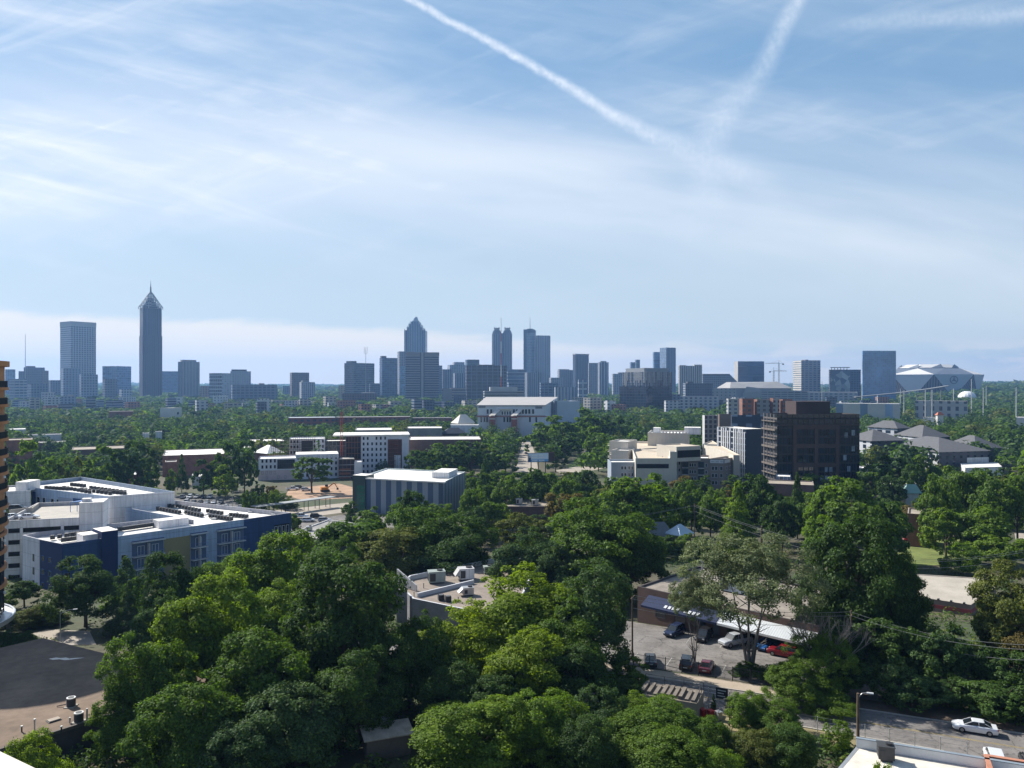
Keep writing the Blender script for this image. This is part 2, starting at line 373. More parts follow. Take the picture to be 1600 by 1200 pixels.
def sheet(name, poly, m, off=.02, kind='structure', dz=None, step=4.0):
    """a thin surface laid over the terrain"""
    pts = [Vector((p[0], p[1])) for p in poly]; FOOT.append(pts)
    xs = [p.x for p in pts]; ys = [p.y for p in pts]
    import bmesh
    bm = bmesh.new(); vs = [bm.verts.new((p.x, p.y, 0)) for p in pts]; bm.faces.new(vs)
    ext = max(max(xs)-min(xs), max(ys)-min(ys)); st = max(step, ext/40)
    for ax, lo, hi in ((0, min(xs), max(xs)), (1, min(ys), max(ys))):
        c = lo+st
        while c < hi:
            pl = (c, 0, 0) if ax == 0 else (0, c, 0); no = (1, 0, 0) if ax == 0 else (0, 1, 0)
            bmesh.ops.bisect_plane(bm, geom=bm.verts[:]+bm.edges[:]+bm.faces[:], plane_co=pl, plane_no=no); c += st
    for v in bm.verts: v.co.z = (gz(v.co.x, v.co.y) if dz is None else dz)+off
    bm.normal_update()
    for f in bm.faces:
        if f.normal.z < 0: f.normal_flip()
    me = bpy.data.meshes.new(name); bm.to_mesh(me); bm.free(); me.materials.append(m)
    o = bpy.data.objects.new(name, me); link(o); tag(o, kind=kind); return o
# ------------------------------------------------------------------ trees
def leaf_mesh(name, P, Nrm, size, rng, aspect=.6):
    """one small four-sided leaf spray per point"""
    n = len(P)
    r = rng.normal(size=(n, 3)); t = np.cross(Nrm, r); t /= np.linalg.norm(t, axis=1, keepdims=True)+1e-9
    b = np.cross(Nrm, t); s = (size*rng.uniform(.65, 1.4, n))[:, None] if np.ndim(size) == 0 else (size*rng.uniform(.65, 1.4, n))[:, None]
    v = np.stack([P-t*s, P-b*s*aspect+Nrm*s*.15, P+t*s, P+b*s*aspect+Nrm*s*.15], 1).reshape(-1, 3)
    me = bpy.data.meshes.new(name); me.vertices.add(4*n); me.loops.add(4*n); me.polygons.add(n)
    me.vertices.foreach_set('co', v.astype(np.float32).ravel()); me.loops.foreach_set('vertex_index', np.arange(4*n, dtype=np.int32))
    me.polygons.foreach_set('loop_start', np.arange(0, 4*n, 4, dtype=np.int32)); me.polygons.foreach_set('loop_total', np.full(n, 4, dtype=np.int32))
    me.update(calc_edges=True); return me
def unit(v): return v/(np.linalg.norm(v, axis=1, keepdims=True)+1e-9)
def crown_points(kind, seed, nclump, nleaf):
    """points and normals of a crown one unit wide and one unit tall: branches end in uneven clumps of leaf sprays"""
    rng = np.random.default_rng(seed)
    u = unit(rng.normal(size=(nclump*3, 3)))
    if kind == 'conifer':
        z = rng.uniform(0, 1, nclump)**1.25; th = rng.uniform(0, 2*np.pi, nclump); rr = (1-z)*.47*rng.uniform(.45, 1.05, nclump)+.015
        c = np.stack([np.cos(th)*rr, np.sin(th)*rr, z*.95+.02], 1); u = unit(np.stack([np.cos(th), np.sin(th), .25+0*z], 1)); rc = .05+.075*(1-z)
    else:
        lo = {'round': -.80, 'broad': -.60, 'sparse': -.5, 'bush': -.2}[kind]
        u = u[u[:, 2] > lo][:nclump]; m = len(u)
        lob = np.ones(m)
        for q in range(5):
            ax = unit(rng.normal(size=(1, 3)))[0]; lob += .15*np.cos(rng.uniform(2, 4.2)*np.arccos(np.clip(u@ax, -1, 1))+rng.uniform(0, 6))
        r = np.where(rng.uniform(size=m) < .74, rng.uniform(.80, 1.06, m), rng.uniform(.3, .78, m))*np.clip(lob, .66, 1.2)
        rad = {'round': (.40, .40, .45), 'broad': (.41, .41, .47), 'sparse': (.43, .43, .44), 'bush': (.42, .42, .62)}[kind]
        cz = {'round': .50, 'broad': .44, 'sparse': .50, 'bush': .30}[kind]
        c = u*r[:, None]*np.array(rad)+np.array([0, 0, cz])
        out = rng.random(m) < .10; r = np.where(out, r*1.12, r)
        rc = rng.uniform(.04, .125, m)*np.where(out, .62, 1.0)*{'sparse': .75, 'bush': 1.1}.get(kind, 1.0)
    m = len(c); w = rc**2; k = rng.choice(m, nleaf, p=w/w.sum())
    d = unit(rng.normal(size=(nleaf, 3))); back = (d*u[k]).sum(1) < -.25; d[back] *= -1
    sq = np.array([1, 1, .72]) if kind != 'conifer' else np.array([1, 1, .45])
    rr = rc[k]*rng.uniform(.25, 1.0, nleaf)**.45*rng.choice([1, 1, 1, 1.25], nleaf)
    P = c[k]+d*rr[:, None]*sq
    N = unit(d*.55+u[k]*.25+np.array([0, 0, .35])+rng.normal(size=(nleaf, 3))*.42)
    return P, N, c, rng
CROWNS = {}
def crown(kind, lod, var):
    key = (kind, lod, var)
    if key in CROWNS: return CROWNS[key]
    nclump, nleaf, size = {'near': (190, 38000, .0125), 'mid': (110, 9500, .022), 'far': (60, 2600, .038)}[lod]
    if kind == 'sparse': nleaf = int(nleaf*1.1); size *= .66; nclump = int(nclump*1.5)
    if kind == 'conifer': nclump = int(nclump*1.6)
    P, N, c, rng = crown_points(kind, 31*var+{'near': 1, 'mid': 2, 'far': 3}[lod]+hash_kind(kind), nclump, nleaf)
    me = leaf_mesh('crown', P, N, size, rng); me.materials.append(LEAF['mid'])
    # trunk with limbs reaching clumps, in the same unit frame but from the ground (z = -1 scaled later)
    CROWNS[key] = (me, c); return CROWNS[key]
def hash_kind(k): return {'round': 100, 'broad': 200, 'sparse': 300, 'conifer': 400, 'bush': 500}[k]
TRUNKS = {}
def trunk_mesh(kind, var, m):
    key = (kind, var, m.name)
    if key in TRUNKS: return TRUNKS[key]
    rnd = random.Random(var*7+hash_kind(kind)); b = MB()
    if kind == 'conifer':
        b.tube((0, 0, -.05), (0, 0, .92), .016, .003, 7)
    elif kind == 'sparse':
        for q in range(5):
            a = q*2*math.pi/5+rnd.uniform(-.3, .3); p = Vector((.012*math.cos(a), .012*math.sin(a), -.03)); r = .014
            d = Vector((math.cos(a)*.18, math.sin(a)*.18, 1)); 
            for s_ in range(5):
                q2 = p+d*.155; b.tube(p, q2, r, r*.72, 6, caps=False); r *= .72
                for e in range(2):
                    aa = rnd.uniform(0, 6.28); b.tube(q2, q2+Vector((math.cos(aa)*.12, math.sin(aa)*.12, .08)), r*.55, r*.12, 5, caps=False)
                p = q2; d = Vector((d.x*1.25+rnd.uniform(-.08, .08), d.y*1.25+rnd.uniform(-.08, .08), d.z*.95))
    else:
        b.tube((0, 0, -.05), (0, 0, .05), .034, .024, 9, caps=False); b.tube((0, 0, .05), (0.01, 0, .34), .024, .018, 9, caps=False)
        for q in range(7):
            a = q*2*math.pi/7+rnd.uniform(-.4, .4); z0 = rnd.uniform(.24, .36); L = rnd.uniform(.16, .30)
            p1 = Vector((math.cos(a)*L*.5, math.sin(a)*L*.5, z0+rnd.uniform(.12, .2))); p2 = Vector((math.cos(a)*L, math.sin(a)*L, z0+rnd.uniform(.30, .5)))
            b.tube((0.005, 0, z0), p1, .013, .008, 6, caps=False); b.tube(p1, p2, .008, .003, 5, caps=False)
            p3 = p1+Vector((rnd.uniform(-.1, .1), rnd.uniform(-.1, .1), .16)); b.tube(p1, p3, .006, .002, 5, caps=False)
        b.tube((.01, 0, .34), (rnd.uniform(-.03, .03), rnd.uniform(-.03, .03), .82), .016, .003, 6, caps=False)
    o = b.build('trunk', m, origin=(0, 0, 0)); me = o.data; bpy.data.objects.remove(o); ORIG.pop(o, None) if False else None
    TRUNKS[key] = me; return me
def crown_obj(me, tone, parent):
    o = bpy.data.objects.new('crown', me); link(o); o.parent = parent
    o.material_slots[0].link = 'OBJECT'; o.material_slots[0].material = LEAF[tone]; return o
TREES = []
def tree(x, y, w, top, tone, kind='round', label=None, group=None, lod=None, name=None, bark=None, base=None, low=.12, cat='tree'):
    """a tree on the land at x, y: crown w metres wide, its tip at height top"""
    g = gz(x, y) if base is None else base
    h = max(top-g, 1.5); d = math.hypot(x, y)
    lod = lod or ('near' if d < 185 else 'mid' if d < 330 else 'far')
    nm = name or {'conifer': 'conifer_tree', 'bush': 'leafy_shrub'}.get(kind, 'broadleaf_tree')
    t = thing(nm, label, cat, (x, y, g), group, random.uniform(0, 6.28))
    me, c = crown(kind, lod, random.randrange(4 if lod == 'near' else 3))
    if kind == 'bush': low = -.02
    ch = h*(1-low); o = crown_obj(me, tone, t); o.scale = (w, w*random.uniform(.9, 1.1), ch); o.location = (0, 0, h-ch)
    tm = trunk_mesh('sparse' if kind == 'sparse' else 'conifer' if kind == 'conifer' else 'round', random.randrange(3), bark or M_bark)
    if kind != 'bush':
        k = bpy.data.objects.new('trunk', tm); link(k); k.parent = t; k.scale = (w*1.0 if kind != 'conifer' else h*.7,)*2+(h,)
    TREES.append((t, x, y, w)); return t
# ------------------------------------------------------------------ the skyline
def solve(M, d, px):
    k = (px-800)/FPX; den = d.x-k*d.y
    if abs(den) < 1e-6: return None
    t = (k*M.y-M.x)/den
    return t if t > .5 else None
def corners(L, Mp, Rr, Y, ar=1.0, depth=None):
    """plan of a block seen with its corner at pixel Mp between pixels L and R"""
    M = Vector((xat(Mp, Y), Y))
    if Mp <= L or Mp >= Rr:       # one face square to the sight line
        A = Vector((xat(L, Y), Y)); B = Vector((xat(Rr, Y), Y)); al = math.atan(((L+Rr)/2-800)/FPX)
        d = Vector((math.cos(al), -math.sin(al))); t = solve(A, d, Rr); B = A+d*t
        D = depth or max(12, .7*t); e = Vector((-d.y, d.x))*D
        return [A, B, B+e, A+e]
    best = None
    for deg in range(3, 87, 2):
        th = R(deg); d1 = Vector((math.cos(th), math.sin(th))); d2 = Vector((-math.sin(th), math.cos(th)))
        t1, t2 = solve(M, d1, Rr), solve(M, d2, L)
        if t1 and t2:
            e = abs(math.log(t2/t1/ar))
            if best is None or e < best[0]: best = (e, M+d1*t1, M+d2*t2)
    return [M, best[1], best[1]+best[2]-M, best[2]]
def clean_poly(p): return [Vector((q[0], q[1])) for q in p]
M_sky_roof = mat('skyline_roof', (.30, .29, .28), .9, .2, .05)
def tower(name, label, L, Mp, Rr, top, Y, mr, ml=None, ar=1.0, depth=None, base=None, cat='building', group=None, roofm=None, pent=(), parapet=0.0, mb=None):
    """pent: (fraction box u0,u1,v0,v1, height, material) blocks on the roof"""
    P = corners(L, Mp, Rr, Y, ar, depth); cx = sum(p.x for p in P)/4; cy = sum(p.y for p in P)/4
    zb = (gz(cx, cy) if base is None else base)-4; zt = zat(top, P[0].y)
    t = thing(name, label, cat, (cx, cy, zb+4), group); FOOT.append(P)
    b = MB(); b.prism(P, zb, zt, [mr, ml or mr, ml or mr, ml or mr] if False else [0, 1, 1, 1], lid=False); w = b.build('wall', [mr, ml or mr], t)
    b = MB(); z2 = zt-.6
    b.face([(p.x, p.y, z2) for p in inset(P, .3)], 0); 
    if parapet: 
        pass
    b.build('roof', [roofm or M_sky_roof], t)
    for (u0, u1, v0, v1, hh, m) in pent:
        e1, e2 = P[1]-P[0], P[3]-P[0]
        q = [P[0]+e1*u+e2*v for u, v in ((u0, v0), (u1, v0), (u1, v1), (u0, v1))]
        b = MB(); b.prism(q, zt-.8, zt+hh, 0, 0); b.build('penthouse', [m], t)
    t['_top'] = zt; del t['_top']
    return t, P, zt
dim = lambda c, f: tuple(v*f for v in c)
G = lambda n, w, g, *a, **k: facade(n, (w[0]*.88, w[1]*.90, w[2]*.95), (g[0]*.5, g[1]*.66, g[2]*.88), *a, **k)
c_pale, c_grey, c_dk, c_blue = (.42, .42, .43), (.26, .26, .27), (.07, .075, .085), (.06, .10, .16)
m_pent = mat('rooftop_plant_grey', (.20, .20, .21), .8, .15, .1); m_pentd = mat('rooftop_plant_dark', (.07, .07, .08), .8, .15, .1)

# --- far left cluster
tower('office_tower', 'small light blue glass tower directly behind the brown balcony tower', 8, 8, 24, 577, 2300, G('f1', (.22,.30,.38), (.12,.20,.28), 6, 4, .9, .85))
tower('office_tower', 'dark stepped office block with a brown panel under the thin mast', 37, 37, 70, 574, 2150, G('f2', (.09,.10,.12), (.05,.06,.09), 5, 5, .7, .6), pent=((.1,.55,.2,.8,4,m_pentd),))
tower('office_block', 'dark block stepping down on the right side of the dark stepped office', 66, 66, 76, 579, 2120, G('f3', (.17,.11,.09), (.08,.07,.08), 5, 5, .5, .6))
tower('office_block', 'narrow dark shoulder block left of the dark stepped office', 29, 29, 38, 580, 2140, G('f2b', (.08,.09,.12), (.05,.06,.09), 5, 5, .7, .6))
tower('apartment_tower', 'pale apartment tower with stacked horizontal window bands beside the balcony tower', 14, 24, 42, 592, 1650, G('f4', (.36,.37,.39), (.10,.13,.18), 9, 6, .85, .5), G('f4b', (.25,.28,.33), (.10,.13,.18), 5, 6, .6, .5))
tower('apartment_tower', 'blue grey apartment tower between the banded tower and dark stepped office', 40, 49, 75, 600, 1750, G('f5', (.13,.16,.21), (.06,.08,.12), 6, 6, .6, .6), G('f5b', (.22,.25,.3), (.06,.08,.12), 6, 6, .6, .6))
tower('office_tower', 'tall pale grey tower with a punched window grid and blank top band', 94, 111, 150, 502, 2250, G('f6', (.34,.33,.33), (.05,.06,.085), 7.5, 6.2, .62, .62, ov=1), G('f6b', (.38,.38,.39), (.17,.18,.21), 9, 6.2, 1.0, .35), ar=.9)
def topband(P, z0, z1, m, t, nm='top_band', d=.6):
    b = MB(); b.prism(inset(P, -d), z0, z1, 0, 0); b.build(nm, [m], t)
_t = [o for o in bpy.data.objects if o.get('label', '').startswith('tall pale grey tower')][0]
_P = corners(94, 111, 150, 2250, .9); _z = zat(502, _P[0].y); topband(_P, _z-14, _z+.5, mat('pale_stone', (.36,.35,.35), .8, .06, .05), _t)
tower('apartment_tower', 'blue apartment tower with balconies in front of the tall grid tower', 95, 99, 125, 575, 1950, G('f7', (.20,.24,.30), (.08,.11,.16), 7, 6, .55, .62), ar=.7)
tower('apartment_tower', 'wide blue grid apartment tower right of its balcony neighbour', 124, 127, 153, 585, 1800, G('f8', (.23,.27,.33), (.07,.10,.15), 6, 6.4, .6, .6), G('f8b', (.12,.15,.2), (.06,.08,.12), 5, 6, .6, .6), ar=.6)
tower('apartment_block', 'dark apartment block in the gap left of the tall grid tower', 76, 79, 96, 594, 2050, G('f9', (.12,.14,.18), (.05,.06,.09), 6, 5, .6, .6))
tower('apartment_block', 'low white apartment block with small windows at the foot of the towers', 64, 72, 86, 613, 1500, G('f10', (.45,.45,.46), (.13,.15,.19), 5, 5, .5, .55))
tower('apartment_block', 'long low blue grey apartment block before the grid apartment towers', 84, 84, 119, 620, 1450, G('f11', (.24,.27,.33), (.08,.10,.14), 6, 5, .5, .6), pent=((.6,.9,.2,.7,3,m_pent),))
tower('office_tower', 'square glass tower with one pale and one blue face', 160, 183, 205, 572, 2300, G('f12', (.16,.24,.36), (.09,.15,.25), 8, 7, .92, .85), G('f12b', (.30,.33,.37), (.26,.30,.35), 8, 7, .92, .9), ar=1.0)
tower('office_block', 'dark slab block standing before the two faced glass tower', 160, 164, 183, 592, 1900, G('f13', (.10,.115,.14), (.05,.06,.09), 6, 6, .7, .6))
tower('office_block', 'dark low podium block under the two faced glass tower', 159, 162, 201, 622, 1650, G('f14', (.085,.10,.125), (.04,.05,.07), 8, 5, .8, .6))
tower('apartment_block', 'slim white and blue apartment block right of the dark podium', 186, 190, 205, 608, 1850, G('f15', (.40,.42,.45), (.10,.14,.2), 6, 6, .6, .6))
tower('office_block', 'deep blue flat topped office just right of the spired tower', 252, 252, 278, 580, 2700, G('f16', (.10,.15,.23), (.06,.11,.19), 8, 5, .95, .7))
tower('concrete_tower', 'plain grey concrete tower without visible windows', 278, 283, 312, 565, 2000, G('f17', (.27,.26,.26), (.20,.20,.205), 8, 400, .3, 1.0), ar=.5, pent=((.1,.85,.2,.8,5,mat('grey_concrete_cap',(.26,.25,.25),.9,.08,.1)),))
tower('brick_block', 'low salmon brick block between the concrete tower and striped office', 313, 313, 328, 603, 1900, G('f18', (.40,.26,.20), (.12,.10,.10), 6, 5, .5, .55))
tower('office_block', 'office block with black and white window grid beside a blank pale wall', 327, 347, 362, 583, 1750, G('f19', (.42,.42,.44), (.42,.42,.44), 8, 5, .5, .5), G('f19b', (.42,.43,.46), (.03,.04,.06), 6.5, 8.0, .84, .62), ar=1.3)
tower('office_block', 'pale slab office with dark roof plant behind the striped office', 360, 360, 392, 580, 2100, G('f20', (.33,.33,.35), (.22,.23,.26), 6, 5, .5, .6), pent=((.05,.8,.1,.8,5,m_pentd),))
tower('office_block', 'wide low blue grey block in front of the pale slab office', 361, 363, 433, 601, 1650, G('f21', (.17,.20,.25), (.10,.12,.16), 9, 6, .7, .6), ar=.3, pent=((.6,.72,.2,.7,3,m_pent),))
tower('office_block', 'brown grey box tower alone right of the low blue block', 453, 456, 483, 582, 2000, G('f22', (.16,.13,.13), (.11,.10,.11), 6, 5, .6, .6), ar=.5)
tower('office_block', 'pale stepped block tucked under the brown grey box tower', 468, 471, 492, 597, 1850, G('f23', (.36,.36,.37), (.16,.17,.2), 5, 5, .5, .6), pent=((.1,.6,.2,.7,4,m_pent),))
tower('office_block', 'small distant blue block left of the brown grey box tower', 442, 442, 454, 603, 2300, G('f24', (.16,.2,.26), (.1,.13,.18), 6, 5, .6, .6))
tower('apartment_block', 'long low grey apartments left of the brown grey box tower', 398, 398, 434, 607, 2000, G('f24b', (.22,.24,.27), (.1,.12,.15), 6, 5, .6, .6))

# --- the tall tower with a lattice spire
def spired_tower():
    Y = 2050; cx = xat(235.5, Y); g = gz(cx, Y)
    t = thing('skyscraper', 'dark tower ending in an open lattice pyramid and needle spire', 'skyscraper', (cx, Y, g)); FOOT.append([Vector((cx-40, Y-40)), Vector((cx+40, Y-40)), Vector((cx+40, Y+40)), Vector((cx-40, Y+40))])
    m = G('fboa', (.075,.062,.075), (.025,.03,.05), 5.2, 400, .55, 1.0, gr=.3); m2 = mat('bronze_stone', (.16,.13,.12), .7, .1, .05)
    def notched(hw, c):     # square plan turned a little, with stepped corners
        p = []
        for sx, sy in ((1, -1), (1, 1), (-1, 1), (-1, -1)):
            q = [(sx*hw, sy*(hw-c)), (sx*(hw-c), sy*(hw-c)), (sx*(hw-c), sy*hw)]
            p += q if sx*sy > 0 else q[::-1]
        a = R(38); out = []
        for x, y in p: out.append((cx+x*math.cos(a)-y*math.sin(a), Y+x*math.sin(a)+y*math.cos(a)))
        return out
    zs = zat(525, Y); zt = zat(482, Y)
    w = (253.5-217.5)/FPX*Y/2
    def hull(hw, c): return max(p[0] for p in notched(hw, c))-cx
    hw1 = w/hull(1, .22); hw2 = hw1*.955
    b = MB(); b.prism(notched(hw1, hw1*.22), g-4, zs, 0, 1); b.prism(notched(hw2, hw2*.22), zs, zt-2, 0, 1); b.build('wall', [m, m2], t)
    b = MB(); b.prism(notched(hw2*1.01, hw2*.22), zt-2, zt, 0, 0); b.build('cornice', [m2], t)
    steel = mat('pale_gilded_steel', (.30,.29,.28), .5, .1, .2); ap = Vector((cx, Y, zat(455, Y)))
    b = MB(); r = w*.96; N = 8
    ring = lambda f, z: [Vector((cx+math.cos(R(38)+2*math.pi*(i+.5)/N)*r*f, Y+math.sin(R(38)+2*math.pi*(i+.5)/N)*r*f, z)) for i in range(N)]
    zc = zt+1; lv = [(1.0, zc+3), (.80, zc+(ap.z-zc)*.24), (.58, zc+(ap.z-zc)*.46), (.38, zc+(ap.z-zc)*.66), (.2, zc+(ap.z-zc)*.84)]
    rs = [ring(f, z) for f, z in lv]
    for i in range(N):
        b.tube(rs[0][i]-Vector((0, 0, 6)), rs[0][i], 1.0, 1.0, 5)
        for q in range(len(rs)-1):
            b.tube(rs[q][i], rs[q+1][i], .85, .75, 5); b.tube(rs[q][i], rs[q+1][(i+1) % N], .5, .5, 4); b.tube(rs[q][(i+1) % N], rs[q+1][i], .5, .5, 4); b.tube(rs[q][i], rs[q][(i+1) % N], .8, .8, 4)
        b.tube(rs[-1][i], ap, .7, .5, 5)
    b.build('lattice_crown', [steel], t)
    b = MB()
    for f, z0, z1 in ((.80, zc, lv[1][1]-4), (.52, lv[1][1]-4, lv[2][1]-4), (.3, lv[2][1]-4, lv[3][1]-3)):
        b.prism([(p.x, p.y) for p in ring(f*.86, 0)], z0, z1, 0, 0)
    b.build('crown_core', [mat('dark_crown_core', (.06,.06,.075), .7, .1, .05)], t)
    b = MB(); b.tube((cx, Y, ap.z-8), (cx, Y, zat(448, Y)), 2.6, 1.6, 8); b.tube((cx, Y, zat(448, Y)), (cx, Y, zat(438, Y)), 1.1, .3, 6); b.build('spire', [m2], t)
spired_tower()
def mast(px, top, bot, Y, label, r=.8, col=None, yagi=False, bars=False):
    x = xat(px, Y); g = gz(x, Y); zt = zat(top, Y)
    t = thing('radio_mast', label, 'radio mast', (x, Y, g))
    m = col or [mat('mast_grey', (.30,.30,.31), .6, .05, .1)]
    b = MB(); n = max(1, len(m)*4 if len(m) > 1 else 1)
    for i in range(n): b.tube((x, Y, g+(zt-g)*i/n), (x, Y, g+(zt-g)*(i+1)/n), r*(1.3-.8*i/n), r*(1.3-.8*(i+1)/n), 6, i % len(m))
    b.build('mast_shaft', m, t)
    if bars:
        b = MB()
        for dx in (-3.4, 3.4):
            b.tube((x, Y, zt-16), (x+dx, Y, zt-13), .35, .35, 5); b.tube((x+dx, Y, zt-13), (x+dx, Y, zt+2), .45, .35, 5)
        b.build('antenna_fork', [m[0]], t)
mast(39.5, 522, 0, 2060, 'thin radio mast rising above the dark stepped office', .9)
mast(571.5, 543, 0, 1820, 'radio mast with forked antenna tip beside the dark twin slab', .8, bars=True)
mast(783, 497, 0, 1350, 'tall red and white banded mast before the twin turret skyscraper', .75, [mat('mast_red', (.42,.07,.05), .6, .05, .1), mat('mast_white', (.68,.68,.68), .6, .05, .1)])

# --- centre
tower('beige_block', 'small beige block at the left foot of the dark twin slab', 529, 529, 539, 602, 1750, G('f25', (.46,.37,.28), (.30,.25,.2), 6, 5, .4, .5))
tower('office_tower', 'dark slab office with two tones and a small roof box', 538, 553, 585, 567, 1950, G('f26', (.15,.155,.15), (.11,.115,.12), 6, 5, 1.0, .55), G('f26b', (.09,.10,.11), (.06,.07,.09), 6, 5, .9, .6), ar=.6, pent=((.0,.22,.2,.8,5,m_pentd),))
tower('brick_block', 'low dark brick block spread under the dark slab office', 535, 535, 589, 615, 1550, G('f27', (.15,.10,.095), (.08,.07,.08), 5, 5, .5, .6), pent=((.55,.95,.2,.7,2,m_pent),))
tower('office_block', 'blue grey mid rise in the notch right of the dark slab', 576, 578, 594, 599, 1900, G('f27b', (.10,.13,.17), (.06,.08,.12), 5, 5, .8, .6))
tower('glass_tower', 'teal blue glass tower with a raised left corner', 593, 597, 621, 559, 2050, G('f28', (.09,.15,.22), (.055,.105,.165), 7, 5, .94, .85), G('f28b', (.08,.10,.14), (.05,.07,.11), 7, 5, .94, .85), ar=.5, pent=((.0,.3,.1,.7,5,m_pentd),))
tower('apartment_tower', 'tan tower half hidden left of the banded hotel', 621, 624, 646, 549, 2250, G('f29', (.24,.215,.21), (.14,.14,.16), 7, 5, .5, .6), ar=.5)
def curved_glass():
    Y = 2000; x = xat(628.5, Y); g = gz(x, Y); r = 5.0/FPX*Y
    t = thing('glass_tower', 'slim round pale glass tower in front of the tan tower', 'building', (x, Y, g))
    b = MB(); n = 20; b.prism([(x+r*math.cos(2*math.pi*i/n), Y+r*math.sin(2*math.pi*i/n)) for i in range(n)], g-4, zat(572, Y), 0, 1); b.build('wall', [G('f29b', (.30,.38,.44), (.22,.30,.36), 5, 5, .9, .8), M_sky_roof], t)
curved_glass()
def crown_tower():
    Y = 2600; cx = xat(649.8, Y); g = gz(cx, Y); hw = 16.3/FPX*Y
    t = thing('skyscraper', 'tall blue tower whose crown narrows in steps to a small dome', 'skyscraper', (cx, Y, g))
    m = G('ftr', (.24,.29,.34), (.07,.11,.17), 5.6, 500, .5, 1.0, gr=.2); mc = mat('pale_blue_stone', (.27,.32,.37), .7, .08, .05)
    def sq(a, b_): return [(cx-a, Y-b_), (cx+a, Y-b_), (cx+a, Y+b_), (cx-a, Y+b_)]
    z = lambda py: zat(py, Y)
    b = MB(); b.prism(sq(hw, hw*.86), g-4, z(517), 0, 1); b.prism(sq(hw*.74, hw*.98), g-4, z(512.5), 0, 1); b.prism(sq(hw*.56, hw*1.05), g-4, z(507.5), 0, 1); b.prism(sq(hw*.4, hw*.9), z(512), z(503.5), 0, 1)
    b.build('wall', [m, mc], t)
    b = MB()
    for f, p0, p1 in ((.32, 503.5, 501.5), (.20, 501.5, 498.2)): b.prism(sq(hw*f, hw*f), z(p0), z(p1), 0, 0)
    r = hw*.19
    for i in range(5):
        a0, a1 = i/5*math.pi/2, (i+1)/5*math.pi/2
        b.tube((cx, Y, z(498.2)+r*1.1*math.sin(a0)), (cx, Y, z(498.2)+r*1.1*math.sin(a1)), r*math.cos(a0), max(r*math.cos(a1), .3), 12)
    b.tube((cx, Y, z(496.8)), (cx, Y, z(494)), .6, .25, 5)
    b.build('crown', [mc], t)
    for s_ in (-1, 1):
        for f, py in ((.98, 516), (.72, 511.5), (.54, 506.5)): b = MB(); b.tube((cx+s_*hw*f*.97, Y-hw*.8, z(py+1)), (cx+s_*hw*f*.97, Y-hw*.8, z(py-1.6)), 1.6, .9, 6); b.build('finial', [mc], t)
crown_tower()
def banded_hotel():
    t, P, zt = tower('office_tower', 'broad brown tower with white horizontal bands and a central fin', 633.5, 633.5, 686, 551, 1800, G('fbh', (.29,.255,.25), (.045,.04,.05), 9, 5.55, 1.0, .58, gr=.35), depth=40)
    F = FR(P[0], P[1]); W_ = (P[1]-P[0]).length; g = ORIG[t].z-4; cap = mat('brown_precast', (.24,.20,.19), .8, .08, .05); fin = mat('pale_precast', (.33,.305,.30), .8, .08, .05)
    b = MB(); b.fbox(F, W_*.435, W_*.465, g, zt+.5, 0, .7, 1); b.fbox(F, W_*.465, W_*.535, g, zt+1, 0, 2.6, 0); b.fbox(F, W_*.535, W_*.565, g, zt+.5, 0, .7, 1); b.build('central_fin', [fin, M_dark], t)
    b = MB(); b.fbox(F, -.5, W_*.435, zt-7, zt+1, -1, 1.0, 0); b.fbox(F, W_*.565, W_+.5, zt-7, zt+1, -1, 1.0, 0); b.build('top_band', [cap], t)
banded_hotel()
tower('office_block', 'grey block edge showing right of the banded tower', 684, 684, 691, 571, 2100, G('f30', (.2,.22,.25), (.1,.12,.15), 5, 5, .6, .6))
tower('office_tower', 'rounded blue grey group left of the teal topped tower', 688, 692, 706, 577, 2150, G('f31', (.18,.22,.27), (.07,.09,.13), 7, 600, .6, 1.0))
tower('office_tower', 'pale tower with a sloped shoulder behind the grey group', 699, 703, 728, 570, 2400, G('f32', (.27,.29,.32), (.13,.15,.19), 7, 5, .5, .6), pent=((.3,.95,.2,.8,9,mat('grey_tower_top', (.24,.25,.28), .8, .08, .05)),))
tower('office_block', 'pale narrow block with dark vertical slots near the grey group', 708, 711, 727, 583, 2000, G('f33', (.30,.33,.37), (.08,.1,.14), 6, 600, .5, 1.0))
tower('office_tower', 'dark teal topped tower rising behind the maroon grid office', 727, 730, 749, 562, 1900, G('f34', (.07,.12,.155), (.05,.10,.135), 7, 5, .95, .8), ar=.5, pent=((.2,1.0,.2,.8,0.5,m_pentd),))
tower('office_tower', 'maroon office block crossed by a pale line grid', 727, 729, 792, 571, 1650, G('f35', (.17,.18,.22), (.052,.042,.052), 11.5, 7.2, .88, .86, gr=.25), ar=.3, pent=((.3,.7,.2,.7,2,m_pentd),))
